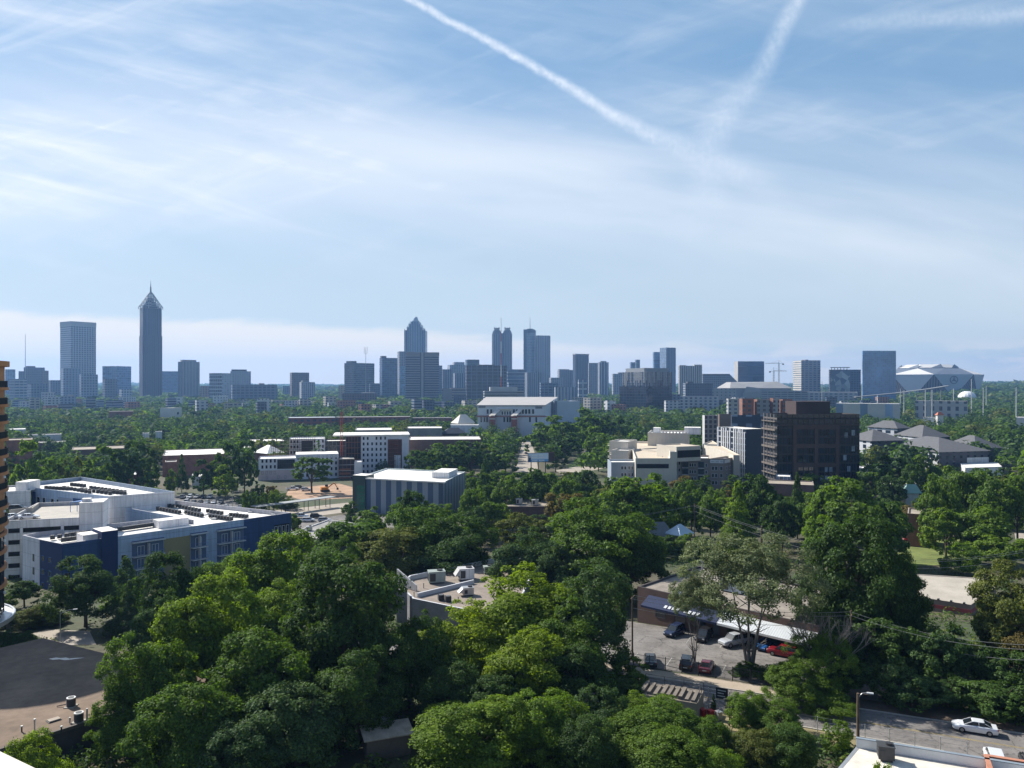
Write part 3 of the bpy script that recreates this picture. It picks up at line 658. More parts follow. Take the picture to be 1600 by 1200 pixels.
def turret_tower():
    Y = 2700; cx = xat(784.5, Y); g = gz(cx, Y); z = lambda py: zat(py, Y); u = Y/FPX
    t = thing('skyscraper', 'grey skyscraper crowned by two matching turrets', 'skyscraper', (cx, Y, g))
    m = G('f191', (.235,.235,.25), (.075,.09,.125), 6.2, 600, .5, 1.0, gr=.25); mc = mat('grey_granite', (.25,.25,.265), .7, .08, .05)
    def oc(x, r, c=.35): return [(x+sx*r*(1 if q else 1-c), Y+sy*r*(1-c if q else 1)) for sx, sy, q in ((1,-1,1),(1,1,1),(1,1,0),(-1,1,0),(-1,1,1),(-1,-1,1),(-1,-1,0),(1,-1,0))]
    b = MB()
    for dx in (-8.2, 8.2):
        x = cx+dx*u; b.prism(oc(x, 7.5*u), g-4, z(522), 0, 1)
        for r, p0, p1 in ((6.9, 522, 520), (6.2, 520, 518), (5.5, 518, 516.5)): b.prism(oc(x, r*u), z(p0), z(p1), 0, 1)
    b.abox(cx-3*u, cx+3*u, Y-5*u, Y+5*u, g-4, z(521), 0, 1); b.build('wall', [m, mc], t)
    for dx in (-8.2, 8.2):
        x = cx+dx*u; b = MB(); b.prism(oc(x, 4.2*u), z(516.5), z(513.2), 0, 0); b.prism(oc(x, 4.7*u), z(513.6), z(512.9), 0, 0)
        for i in range(8):
            a = 2*math.pi*i/8; b.tube((x+4*u*math.cos(a), Y+4*u*math.sin(a), z(513)), (x+4*u*math.cos(a), Y+4*u*math.sin(a), z(511.4)), 1.2, 1.0, 5)
        b.build('turret_crown', [mc], t)
    FOOT.append([Vector((cx-40, Y-40)), Vector((cx+40, Y-40)), Vector((cx+40, Y+40)), Vector((cx-40, Y+40))])
turret_tower()
def banded_low():
    t, P, zt = tower('office_block', 'low concrete office with dark louvre strips behind the white hall', 755, 757, 818, 611, 1150, G('f36', (.36,.35,.34), (.10,.10,.11), 50, 3.6, 1.0, .5), ar=.3, pent=((.15,.85,.2,.8,6,mat('pale_plant_screen', (.42,.42,.42), .8, .08, .1)),))
banded_low()
tower('office_block', 'grey banded office between banded tower and maroon office', 703, 705, 728, 606, 1500, G('f37', (.30,.28,.28), (.12,.12,.14), 30, 5, 1.0, .45))
tower('office_block', 'plain grey wall block beside the banded tower foot', 690, 690, 706, 607, 1480, G('f37b', (.25,.24,.245), (.2,.2,.2), 30, 5, .1, .45))
def round_tower():
    Y = 3000; cx = xat(828.2, Y); g = gz(cx, Y); u = Y/FPX; z = lambda py: zat(py, Y)
    t = thing('hotel_tower', 'slender round glass hotel tower with dark shaft and drum top', 'skyscraper', (cx, Y, g)); n = 28; r = 9.2*u
    ci = lambda q: [(cx+q*math.cos(2*math.pi*i/n), Y+q*math.sin(2*math.pi*i/n)) for i in range(n)]
    b = MB(); b.prism(ci(r), g-4, z(520.5), 0, 1); b.build('wall', [G('fwe', (.27,.29,.31), (.20,.215,.235), 7, 6, .9, .8, gr=.1, var=.15), M_sky_roof], t)
    b = MB(); b.prism(ci(r*1.02), z(520.5), z(516.5), 0, 0); b.prism(ci(r*.8), z(516.5), z(514.8), 0, 0); b.prism(ci(r*.5), z(514.8), z(513.8), 0, 0); b.build('drum_top', [mat('dark_drum_glass', (.035,.045,.065), .3, .1, .05)], t)
    b = MB(); b.abox(cx-r*1.12, cx-r*.72, Y-r*.9, Y-r*.3, g-4, z(515.3), 0); b.build('lift_shaft', [mat('dark_shaft', (.05,.055,.07), .6, .1, .05)], t)
    b = MB(); b.tube((cx, Y, z(514)), (cx, Y, z(495)), 1.3, .5, 6); b.build('antenna', [mat('mast_grey', (.3,.3,.3))], t)
round_tower()
tower('office_tower', 'brown grey flat topped tower beside the round hotel tower', 836, 838, 860, 524, 2950, G('f38', (.235,.205,.20), (.15,.14,.15), 7, 600, .55, 1.0), ar=.3)
tower('glass_block', 'curved glass hotel with pale floor lines left of the round hotel', 790, 793, 822, 577, 2000, G('f39', (.30,.34,.38), (.10,.14,.19), 30, 9, 1.0, .8), ar=.4)
tower('office_block', 'blue glass block under the curved glass hotel', 792, 795, 819, 598, 1700, G('f40', (.24,.28,.33), (.10,.14,.19), 7, 6, .9, .7), ar=.5)
tower('apartment_tower', 'pale ribbed apartment tower under the brown grey tower', 820, 824, 846, 582, 1900, G('f41', (.25,.26,.28), (.13,.145,.175), 5.5, 600, .5, 1.0), ar=.6)
tower('office_block', 'grey block with stepped roof left of the black glass tower', 871, 874, 897, 578, 2500, G('f42', (.235,.225,.22), (.14,.14,.155), 7, 5.5, .5, .6), ar=.6, pent=((.0,.7,.2,.8,2.5,m_pent),))
tower('office_block', 'low pale block between the brown grey tower and stepped grey block', 858, 861, 880, 590, 2300, G('f43', (.27,.28,.29), (.13,.14,.16), 6, 5, .5, .6))
tower('glass_block', 'long blue glass low rise near the pale ribbed tower', 843, 845, 872, 598, 1750, G('f44', (.16,.20,.26), (.06,.09,.14), 9, 6, .8, .7))
tower('office_block', 'low building with white column grid front', 866, 868, 902, 605, 1500, G('f45', (.40,.42,.45), (.13,.17,.22), 6.5, 400, .45, 1.0), ar=.4)
tower('office_block', 'small block with bright white frame above the column grid building', 903, 904, 917, 593, 1800, G('f46', (.46,.46,.47), (.14,.15,.18), 12, 14, .7, .7))
def black_tower():
    t, P, zt = tower('office_tower', 'black glass tower with a pale rim along its roof', 895, 899, 920, 553, 2450, G('f47', (.06,.07,.10), (.038,.05,.08), 6, 600, .7, 1.0), ar=.3)
    topband(P, zt-3, zt+.6, mat('pale_rim', (.3,.3,.32), .8, .05, .05), t, 'roof_rim')
black_tower()
tower('office_tower', 'grey slab right beside the black glass tower', 919, 920, 936, 567, 2300, G('f48', (.25,.25,.26), (.17,.175,.19), 6, 5, .5, .5))
tower('office_tower', 'striped slab tower with bright white edge piers', 934, 937, 951, 566, 2200, G('f49', (.42,.43,.45), (.08,.09,.13), 9.0, 600, .62, 1.0, ou=2), G('f49b', (.4,.41,.43), (.1,.12,.15), 6, 600, .5, 1.0), ar=.6, pent=((.2,.8,.2,.8,3.5,m_pent),))
tower('office_block', 'pale block with vertical slots behind the finned glass office', 956, 958, 975, 584, 2300, G('f50', (.32,.33,.35), (.17,.18,.2), 6, 5, .5, .6), pent=((.5,.95,.2,.8,4,m_pent),))
tower('glass_tower', 'blue glass tower with stepped top behind the finned office', 984, 986, 993, 566, 2500, G('f51', (.19,.23,.29), (.09,.13,.19), 6, 5, .9, .7))
tower('glass_tower', 'pale blue slim tower right half of the stepped glass pair', 992, 994, 1000, 562, 2520, G('f51b', (.25,.29,.34), (.11,.15,.2), 6, 5, .9, .7))
tower('glass_tower', 'shorter pale blue glass tower of the adjoining pair', 1020, 1022, 1034, 550, 2600, G('f52', (.22,.28,.35), (.14,.20,.27), 30, 5, 1.0, .7), ar=.4)
tower('glass_tower', 'taller dark blue glass tower joined to a pale face', 1031, 1041, 1056, 543, 2550, G('f53', (.085,.11,.17), (.05,.075,.13), 6, 600, .6, 1.0), G('f53b', (.26,.31,.37), (.2,.25,.31), 6, 5, .8, .7), ar=1.0)
def finned_office():
    t, P, zt = tower('glass_office', 'broad dark glass office with bright vertical fins', 973, 1006, 1050, 581, 1250, G('f54', (.13,.16,.19), (.028,.04,.06), 5.2, 4.4, .90, .92, gr=.1), G('f54b', (.11,.14,.17), (.028,.04,.06), 5.2, 4.4, .90, .92, gr=.1), ar=1.1, pent=((.06,.94,.06,.94,6.5,mat('grey_mech_screen', (.22,.235,.26), .7, .08, .05)),))
    g = ORIG[t].z-4; b = MB(); rnd = random.Random(3)
    for A, B in ((P[0], P[1]), (P[3], P[0])):
        F = FR(A, B); L = (B-A).length; n = int(L/2.6)
        for i in range(n):
            if rnd.random() < .8: b.fbox(F, i*2.6, i*2.6+.30, zt-rnd.choice((14, 18, 22, 26)), zt+.4, .0, .7, 0)
    b.build('fin', [mat('aluminium_fin', (.62,.63,.65), .4, .05, .1)], t)
    tower('glass_office', 'lower dark glass wing projecting before the finned office', 968, 1010, 1046, 604, 1180, G('f55', (.045,.055,.07), (.02,.03,.045), 6, 4.4, .94, .9, gr=.1), ar=1.0)
finned_office()

# --- right
def slotted_block():
    t, P, zt = tower('office_block', 'pale building with vertical slots and two blank end piers', 1060, 1062, 1097, 571.5, 1900, G('f56', (.40,.38,.35), (.16,.155,.155), 5.5, 600, .5, 1.0), ar=.3, pent=((0,.3,.1,.9,1.5,mat('pale_pier', (.40,.38,.35), .8, .08, .05)), (.66,1,.1,.9,3,mat('pale_pier', (.4,.38,.35)))))
slotted_block()
def sloped_hall():
    Y = 2000; t, P, zt = tower('convention_hall', 'long hall with a dark roof slanting down at its right end', 1096, 1098, 1140, 587, 2000, G('f57', (.20,.22,.25), (.06,.075,.10), 5, 5, .6, .62), ar=.5)
    m = mat('dark_slate_roof', (.09,.095,.11), .8, .1, .1); F = FR(P[0], P[1]); L = (P[1]-P[0]).length; D = (P[3]-P[0]).length; n = F[2]; o = F[0]
    b = MB(); b.obox(o+Vector((0, 0, zt-.5))+n*1, F[1]*(L+.5), -n*(D+1), Vector((0, 0, 5.2)), 0); b.build('roof_cap', [m], t)
    L2 = (1156-1140)/FPX*Y*1.05; g = ORIG[t].z-4; b = MB(); z2 = zat(601, Y)
    a = [o+F[1]*L+n*.5, o+F[1]*(L+L2)+n*.5, o+F[1]*(L+L2)-n*D, o+F[1]*L-n*D]
    def up(p, z): return Vector((p.x, p.y, z))
    b.face([up(a[0], g), up(a[1], g), up(a[1], z2), up(a[0], zt+4)], 0); b.face([up(a[1], g), up(a[2], g), up(a[2], z2), up(a[1], z2)], 0)
    b.face([up(a[0], zt+4), up(a[1], z2), up(a[2], z2), up(a[3], zt+4)], 1); b.face([up(a[3], g), up(a[3], zt+4), up(a[2], z2), up(a[2], g)], 0)
    b.build('sloping_end', [mat('blue_grey_wall', (.15,.17,.21), .7, .08, .05), m], t)
sloped_hall()
tower('office_block', 'dark blue glass office framed by pale end walls', 1147, 1153, 1194, 564.5, 2000, G('f58', (.13,.16,.20), (.05,.085,.14), 40, 24, 1.0, .95, gr=.12), mat('pale_end_wall', (.38,.37,.36), .8, .08, .05), ar=.4)
tower('apartment_block', 'dark apartment block with white balcony frames', 1067, 1071, 1114, 599, 1550, G('f59', (.085,.10,.135), (.045,.055,.075), 5, 5, .6, .6), G('f59b', (.30,.32,.35), (.05,.06,.08), 6, 5, .75, .7), ar=.35, pent=((.1,.3,.2,.8,3.5,m_pentd),))
tower('low_block', 'long white low rise at the foot of the dark apartments', 1063, 1063, 1123, 619.5, 1150, G('f60', (.42,.42,.44), (.10,.13,.18), 7, 4.5, .5, .55), group=None)
tower('low_block', 'blue and white low rise left of the long white one', 1046, 1046, 1064, 616, 1350, G('f60b', (.24,.27,.33), (.10,.13,.18), 7, 4.5, .5, .55))
tower('hotel_block', 'pale grid hotel with a striped left face near the cranes', 1239, 1252, 1282, 563, 1750, G('f61', (.33,.33,.35), (.16,.18,.22), 9.5, 5, .62, .55), G('f61b', (.52,.48,.42), (.28,.26,.24), 30, 5, 1.0, .4), ar=1.0, pent=((.35,.5,.3,.7,2,m_pent),))
def tower_crane(px, top, Y, label, arm, ang, jibz=0):
    x = xat(px, Y); g = gz(x, Y); zt = zat(top, Y)
    t = thing('tower_crane', label, 'crane', (x, Y, g), 'tower cranes on the skyline'); m = mat('crane_grey', (.27,.26,.25), .6, .1, .1)
    b = MB(); w = 1.1
    for sx, sy in ((-w, -w), (w, -w), (w, w), (-w, w)): b.tube((x+sx, Y+sy, g-2), (x+sx, Y+sy, zt), .32, .32, 4)
    n = 18
    for i in range(n):
        z0, z1 = g+(zt-g)*i/n, g+(zt-g)*(i+1)/n; s_ = 1 if i % 2 else -1
        b.tube((x-w*s_, Y-w, z0), (x+w*s_, Y-w, z1), .2, .2, 4); b.tube((x-w, Y-w*s_, z0), (x-w, Y+w*s_, z1), .2, .2, 4)
    b.build('crane_tower', [m], t)
    c, s_ = math.cos(R(ang)), math.sin(R(ang)); d = Vector((c, s_, 0)); top_ = Vector((x, Y, zt)); b = MB()
    for q in (-.8, .8):
        o = Vector((-s_*q, c*q, 0)); b.tube(top_+o-d*arm*.3, top_+o+d*arm, .4, .3, 4)
    b.tube(top_+Vector((0, 0, 2)), top_+d*arm*.97+Vector((0, 0, 1.2)), .3, .25, 4)
    for i in range(14):
        p = top_+d*arm*i/14; b.tube(p, p+d*arm/28+Vector((0, 0, 1.8)), .2, .2, 4); b.tube(p+d*arm/28+Vector((0, 0, 1.8)), p+d*arm/14, .2, .2, 4)
    b.build('jib', [m], t)
    b = MB(); ap = top_+Vector((0, 0, 9)); b.tube(top_, ap, .7, .3, 5); b.tube(ap, top_+d*arm*.7, .18, .18, 4); b.tube(ap, top_-d*arm*.28, .18, .18, 4); b.build('mast_head', [m], t)
    b = MB(); o = top_-d*arm*.3; b.abox(o.x-1.8, o.x+1.8, o.y-1.8, o.y+1.8, o.z-3.4, o.z, 0); b.build('counterweight', [mat('crane_ballast', (.16,.16,.16))], t)
tower_crane(1217, 568, 1950, 'taller tower crane with its jib swung left', 34, 176)
tower_crane(1209, 580, 1850, 'shorter tower crane with its jib swung right', 33, 8)
def arena_low():
    """a wide low arena with sloping pale roof planes and its long plinths"""
    Y = 1700; t = thing('sports_arena', 'low grey arena with sloping pale roof planes below the cranes', 'arena', (xat(1190, Y), Y, gz(xat(1190, Y), Y)))
    g = ORIG[t].z-3; pal = mat('pale_standing_seam', (.27,.26,.25), .6, .08, .05); gr = mat('grey_arena_wall', (.23,.23,.25), .8, .08, .05)
    x0, x1 = xat(1141, Y), xat(1236, Y); b = MB()
    b.abox(x0, x1, Y, Y+110, g, zat(606, Y), 0); b.build('wall', [gr], t)
    b = MB(); zc, ze = zat(597, Y), zat(606.5, Y)
    q = lambda px, y, z: Vector((xat(px, Y), y, z))
    P = [q(1140, Y-2, ze), q(1180, Y-2, ze), q(1238, Y-2, ze), q(1236, Y+112, ze), q(1141, Y+112, ze)]
    T = [q(1150, Y+40, zc), q(1168, Y+30, zat(599, Y)), q(1222, Y+35, zc+1.5), q(1222, Y+75, zc+1), q(1150, Y+75, zc)]
    for a, bb, c_, d in ((P[0], P[1], T[1], T[0]), (P[1], P[2], T[2], T[1]), (P[2], P[3], T[3], T[2]), (P[3], P[4], T[4], T[3]), (P[4], P[0], T[0], T[4])): b.face([a, bb, c_, d], 0)
    b.face(T, 0); b.build('roof', [pal], t)
    b = MB(); b.face([q(1161, Y-6, zat(613, Y)), q(1190, Y-6, zat(612, Y)), q(1183, Y-3, zat(606, Y)), q(1166, Y-3, zat(604, Y))], 0); b.abox(xat(1160, Y), xat(1192, Y), Y-6, Y-.5, g, zat(613, Y), 0); b.build('entrance_canopy', [pal], t)
    tower('low_block', 'long grey plinth building left of the low arena', 1113, 1113, 1150, 607, 1500, G('f62', (.33,.32,.31), (.2,.2,.2), 8, 6, .3, .4))
    tower('low_block', 'wide pale concrete deck right of the low arena', 1236, 1236, 1340, 612.5, 1550, G('f63', (.38,.38,.38), (.16,.17,.18), 9, 5, .6, .5))
    tower('low_block', 'grey parking deck running below the pale concrete deck', 1190, 1190, 1262, 611, 1480, G('f64', (.27,.27,.275), (.12,.12,.125), 12, 4, .85, .4))
arena_low()
def mural_building():
    t, P, zt = tower('office_block', 'dark building with a slanted patchwork mural and roof screen', 1295, 1297, 1345, 577.5, 1700, G('f65', (.075,.09,.12), (.04,.05,.075), 6, 5, .7, .6), ar=.3)
    F = FR(P[0], P[1]); g = ORIG[t].z; W_ = (P[1]-P[0]).length
    m, k, b_, out = newmat('patchwork_mural'); geo = k.n('ShaderNodeNewGeometry').outputs['Position']
    vo = k.n('ShaderNodeTexVoronoi'); k.put(vo.inputs['Vector'], geo); vo.inputs['Scale'].default_value = .085
    k.put(b_.inputs['Base Color'], k.mix(k.rng(k.sep(vo.outputs['Color'])[0], .2, .8, 0, 1), (.07, .10, .14, 1), (.34, .36, .36, 1)))
    b = MB(); b.fbox(F, 1.5, W_*.64, g+16, zt-2.5, 0, .8, 0); b.build('mural', [m], t)
    b = MB(); b.fbox(F, 2.0, W_*.3, g+17, g+22, .8, 1.0, 0); b.build('red_mural_patch', [mat('mural_red', (.38,.08,.09), .7, .15, .1)], t)
    for i in range(7): b = MB(); b.fbox(F, 3+i*5.5, 4.6+i*5.5, g-3, g+14, .2, 1.2, 0); b.build('white_column', [M_offw], t)
    b = MB(); 
    for i in range(6): b.fbox(F, 4+i*7, 5+i*7, zt-.5, zt+4, -3, -2, 0)
    b.fbox(F, 3, W_*.65, zt+4, zt+5.5, -6, 0, 0); b.build('roof_screen', [m_pentd], t)
mural_building()
tower('glass_tower', 'tall pale blue mirrored slab in front of the stadium', 1347, 1348, 1400, 548, 1650, G('f66', (.24,.33,.42), (.22,.33,.45), 4.4, 4.4, .95, .93, gr=.05, var=.14), ar=.25)
def stadium():
    Y = 2250; cx = xat(1448, Y); u = Y/FPX; g = gz(cx, Y); rx = 77*u; z = lambda py: zat(py, Y)
    t = thing('stadium', 'huge faceted metal stadium with folded roof and round emblem', 'stadium', (cx, Y+rx, g))
    panel = mat('blue_metal_panel', (.30,.36,.44), .45, .06, .02, metal=.3); pal = mat('pale_roof_panel', (.62,.60,.57), .6, .06, .02)
    glz = G('fst', (.10,.082,.075), (.05,.048,.05), 7, 600, .5, 1.0, gr=.2); dk = mat('dark_roof_panel', (.12,.14,.175), .6, .08, .02)
    n = 8; cyy = 2360.0; rx = 77/FPX*cyy; cx = xat(1449, cyy); zb, zt = g-3, z(585)
    top = [Vector((cx+rx*1.0*math.cos(R(-112)+2*math.pi*i/n), cyy+rx*1.0*math.sin(R(-112)+2*math.pi*i/n), zt)) for i in range(n)]
    bot = [Vector((cx+rx*.90*math.cos(R(-112)+2*math.pi*(i+.5)/n), cyy+rx*.90*math.sin(R(-112)+2*math.pi*(i+.5)/n), zb)) for i in range(n)]
    b = MB(); w = MB()
    for i in range(n):
        j = (i+1) % n; b.face([top[i], bot[i], top[j]], 0)
        A, B, C_ = bot[i-1], bot[i], top[i]; uL = (B-A).length
        w.face([A+(B-A)*0+Vector((0,0,0)), B, C_], 0, [(0, 0), (uL, 0), (uL/2, 60)])
    b.build('metal_panel', [panel], t); w.build('glazed_triangle', [glz], t)
    inn = [Vector((cx+rx*.60*math.cos(R(-112)+2*math.pi*(i+.5)/n), cyy+rx*.60*math.sin(R(-112)+2*math.pi*(i+.5)/n), z(575))) for i in range(n)]
    b = MB(); d = MB()
    for i in range(n):
        j = (i+1) % n; (b if i % 2 else d).face([top[i], top[j], inn[i]], 0); d.face([inn[i-1], top[i], inn[i]], 0)
    b.build('pale_roof_facet', [pal], t); d.build('dark_roof_facet', [dk], t)
    b = MB(); e = MB(); zt2 = z(568.5); core = [Vector((cx+rx*.57*math.cos(2*math.pi*i/n), cyy+rx*.57*math.sin(2*math.pi*i/n))) for i in range(n)]
    b.prism(core, z(577), z(574), 1, 1)
    for i in range(n):
        p, q = core[i], core[(i+1) % n]; m_ = (p+q)/2; cc = Vector((cx, cyy)); up = lambda v, zz: Vector((v.x, v.y, zz))
        b.face([up(p, z(574)), up(q, z(574)), up(q*.72+cc*.28, zt2), up(p*.72+cc*.28, zt2)], 0)
        e = MB(); e.face([up(m_*1.03-cc*.03, z(574.3)), up(q*1.02-cc*.02, z(574.3)), up(q*.86+cc*.14, zt2+.8)], 0); e.build('petal_shadow_face', [dk], t)
    b.face([Vector((p.x*.72+cx*.28, p.y*.72+cyy*.28, zt2)) for p in core], 0); b.build('roof_petal', [pal, dk], t)
    # emblem: a ring with a three-pointed star, standing on the panel that faces the viewer's right
    best = None
    for i in range(n):
        c_ = (top[i]*1.15+top[(i+1) % n]*1.15+bot[i]*.7)/3
        px = 800+FPX*c_.x/c_.y
        if c_.y < cyy and (best is None or abs(px-1492) < best[0]): best = (abs(px-1492), i, c_)
    i = best[1]; A, B, C_ = top[i], bot[i], top[(i+1) % n]; nn = (B-A).cross(C_-A).normalized()
    if nn.y > 0: nn = -nn
    c_ = best[2]+nn*1.0; uu = (C_-A).normalized(); vv = nn.cross(uu); vv = -vv if vv.z < 0 else vv; r = 5.8*u; b = MB()
    for q in range(24):
        a0, a1 = 2*math.pi*q/24, 2*math.pi*(q+1)/24
        b.tube(c_+(uu*math.cos(a0)+vv*math.sin(a0))*r, c_+(uu*math.cos(a1)+vv*math.sin(a1))*r, 1.0, 1.0, 5)
    for q in range(3):
        a0 = math.pi/2+2*math.pi*q/3; b.tube(c_, c_+(uu*math.cos(a0)+vv*math.sin(a0))*r, 1.6, .5, 5)
    b.build('round_emblem', [mat('emblem_dark', (.05,.065,.09), .5, .05, .1)], t)
    FOOT.append([Vector((cx-rx, Y)), Vector((cx+rx, Y)), Vector((cx+rx, Y+2*rx)), Vector((cx-rx, Y+2*rx))])
    # white dome at its foot
    Y2 = 1900; x = xat(1511, Y2); u2 = Y2/FPX; t2 = thing('dome_tent', 'white domed tent at the right foot of the stadium', 'tent', (x, Y2, gz(x, Y2)))
    b = MB(); r = 13*u2; z0 = zat(622, Y2); hh = zat(611, Y2)-z0; N = 16; prev = None
    for k_ in range(6):
        a = k_/6*math.pi/2; ring = [Vector((x+r*math.cos(a)*math.cos(2*math.pi*i/N), Y2+r*math.cos(a)*math.sin(2*math.pi*i/N), z0+hh*math.sin(a))) for i in range(N)]
        if prev:
            for i in range(N): b.face([prev[i], prev[(i+1) % N], ring[(i+1) % N], ring[i]], 0)
        prev = ring
    b.face(prev, 0); ci = [(x+r*math.cos(2*math.pi*i/N), Y2+r*math.sin(2*math.pi*i/N)) for i in range(N)]; b.prism(ci, ORIG[t2].z-2, z0, 0, lid=False); b.build('dome', [mat('white_fabric', (.75,.75,.76), .7, .04, .1)], t2, smooth=False)
stadium()
def ramp():
    pts = [(1335, 621, 1500), (1400, 615, 1480), (1450, 608.5, 1480), (1481, 603.5, 1520)]
    t = thing('flyover', 'thin concrete flyover rising towards the stadium', 'bridge', wp(1400, 618, 1480)); m = mat('flyover_concrete', (.20,.20,.20), .8, .08, .05); b = MB(); c = MB()
    ps = [wp(*p) for p in pts]
    for p, q in zip(ps, ps[1:]):
        d = (q-p); n = Vector((0, 7, 0)); b.obox(p-n, d, n*2, Vector((0, 0, 1.5)), 0)
        for f in (.15, .65):
            o = p+d*f; c.tube((o.x, o.y, gz(o.x, o.y)-2), (o.x, o.y, o.z), .9, .9, 8)
    b.build('deck', [m], t); c.build('pier', [m], t)
ramp()
for i, (px, top, Y, lab) in enumerate([(1446, 609, 820, 'pale steel pole left in the near pair before the stadium'), (1456.5, 609, 830, 'pale steel pole right in the near pair before the stadium'), (1490, 607, 900, 'tall pale pole under the stadium emblem'), (1518, 592, 1050, 'tall pole at the right edge of the stadium'),
        (1536.5, 606, 950, 'short pale pole right of the white domed tent'), (1541, 603, 1300, 'grey far pole behind the short pale pole'), (1588, 605, 850, 'lone pale pole near the right hillside'), (1412.5, 610, 1000, 'slim pole before the gap beside the mirrored slab'), (1346.5, 600, 1100, 'slim pole beneath the left edge of the mirrored slab'), (1371, 618, 900, 'thin pole in front of the mirrored slab'), (1284.5, 596, 1200, 'thin pole in front of the pale grid hotel edge'), (1407, 607, 1150, 'thin pole at the right foot of the mirrored slab')]):
    x = xat(px, Y); g = gz(x, Y); zt = zat(top, Y); t = thing('transmission_pole', lab, 'pole', (x, Y, g), 'steel transmission poles'); b = MB(); m = mat('pale_steel_pole', (.50,.50,.50), .6, .05, .1)
    b.tube((x, Y, g-1), (x, Y, zt), .72, .4, 8); b.build('pole_shaft', [m], t)
    for q in range(3): b = MB(); b.tube((x, Y, zt-2-q*3.5), (x+(1.9 if q % 2 else -1.9), Y, zt-1.4-q*3.5), .14, .1, 5); b.build('crossarm', [m], t)

def low_rises():
    rnd = random.Random(19); fs = [G('lr%d' % i, w, g, b, f, x, z) for i, (w, g, b, f, x, z) in enumerate([((.50,.50,.50),(.12,.14,.17),6,4,.5,.5), ((.36,.17,.12),(.10,.10,.12),5,4,.45,.5), ((.42,.38,.32),(.14,.14,.15),7,4,.6,.5), ((.26,.28,.32),(.09,.11,.15),30,4,1,.5), ((.14,.16,.2),(.05,.07,.1),5,4,.8,.7), ((.60,.59,.57),(.2,.2,.22),9,5,.4,.4)])]
    nm = ['white', 'brick red', 'tan', 'grey banded', 'dark glass', 'pale']; zones = [(20, 215, 'at the foot of the left towers'), (260, 440, 'right of the lattice spired tower'), (440, 632, 'before the dark twin slab'), (640, 790, 'before the maroon grid office'), (840, 970, 'left of the finned glass office'), (1050, 1240, 'before the convention hall'), (1240, 1400, 'at the foot of the mirrored slab')]
    L = []
    for a, c, zn in zones:
        for k_ in range(int((c-a)/15)):
            px = a+(k_+rnd.random())*(c-a)/int((c-a)/15); Y = rnd.uniform(1020, 1500); w = rnd.uniform(12, 30); top = rnd.uniform(616, 630)+(1500-Y)*.012
            x = xat(px, Y); g = gz(x, Y)
            if zat(top, Y) < g+5 or any(abs(x-f[0].x) < 45 and abs(Y-f[0].y) < 40 for f in FOOT): continue
            L.append((px, Y, w, top, rnd.randrange(6), zn))
    rk = ['first', 'second', 'third', 'fourth', 'fifth', 'sixth', 'seventh', 'eighth']; cnt = {}
    for px, Y, w, top, f, zn in sorted(L):
        i = cnt[(f, zn)] = cnt.get((f, zn), -1)+1; n_ = sum(1 for q in L if q[4] == f and q[5] == zn)
        tower('low_building', '%s low rise %s%s' % (nm[f] if n_ == 1 else rk[i]+' '+nm[f], '' if n_ == 1 else 'from the left ', zn), px-w/2, px-w/2+rnd.uniform(1, w*.4), px+w/2, top, Y, fs[f], ar=rnd.uniform(.3, 1), roofm=rnd.choice((M_tpo, M_roofgrey, M_tpo)), group='low rises before the skyline')
low_rises()
# ------------------------------------------------------------------ the middle distance
M_blue = mat('deep_blue_render', (.034, .075, .190), .75, .10, .2, streak=.18, joints=(4.6, 3.2))
M_navy = mat('navy_render', (.016, .034, .115), .75, .06, .2)
M_paleb = mat('pale_blue_render', (.43, .52, .66), .8, .08, .2, streak=.2, joints=(4.6, 3.2))
M_lav = mat('lavender_white_render', (.64, .64, .70), .8, .07, .2, streak=.22, joints=(4.6, 3.2))
M_must = mat('mustard_panel', (.33, .27, .13), .8, .06, .2)
M_frame = mat('white_window_frame', (.72, .72, .74), .6, .05, 1)
M_dframe = mat('dark_window_frame', (.05, .05, .055), .6, .05, 1)
M_brick = bricks('red_brick', (.20, .075, .05, 1), (.26, .10, .065, 1), (.30, .24, .2, 1))
M_brickd = bricks('brown_brick', (.13, .07, .055, 1), (.17, .09, .07, 1), (.2, .17, .15, 1))
def block(name, label, poly, z0, z1, mw, mr, par=0.9, cat='building', group=None, edge=None, pt=.35):
    """a flat-roofed building: outer walls, a parapet with a coping, and a roof deck below it"""
    P = clean_poly(poly); A = sum(P[i].x*P[(i+1) % len(P)].y-P[(i+1) % len(P)].x*P[i].y for i in range(len(P)))
    mws = list(mw) if isinstance(mw, (list, tuple)) else [mw]*len(P)
    if A < 0: P = P[::-1]; n = len(P); mws = [mws[(n-2-i) % n] for i in range(n)]
    cx = sum(p.x for p in P)/len(P); cy = sum(p.y for p in P)/len(P)
    t = thing(name, label, cat, (cx, cy, z0), group); FOOT.append(P)
    um = []
    for m in mws:
        if m not in um: um.append(m)
    b = MB(); b.prism(P, z0-2, z1, [um.index(m) for m in mws], lid=False)
    em = edge or mws[0]
    if em not in um: um.append(em)
    if par > 0:
        I = inset(P, pt); n = len(P); ei = um.index(em)
        for i in range(n):
            j = (i+1) % n; up = lambda v, z: (v.x, v.y, z)
            b.face([up(P[i], z1), up(P[j], z1), up(I[j], z1), up(I[i], z1)], ei)
            b.face([up(I[j], z1-par), up(I[i], z1-par), up(I[i], z1), up(I[j], z1)], ei)
    else: I = P
    b.build('wall', um, t)
    r = MB(); zr = z1-par+(.0 if par > 0 else .012); r.face([(p.x, p.y, zr) for p in I], 0); r.build('roof', [mr], t)
    return t, P
WINM = {}
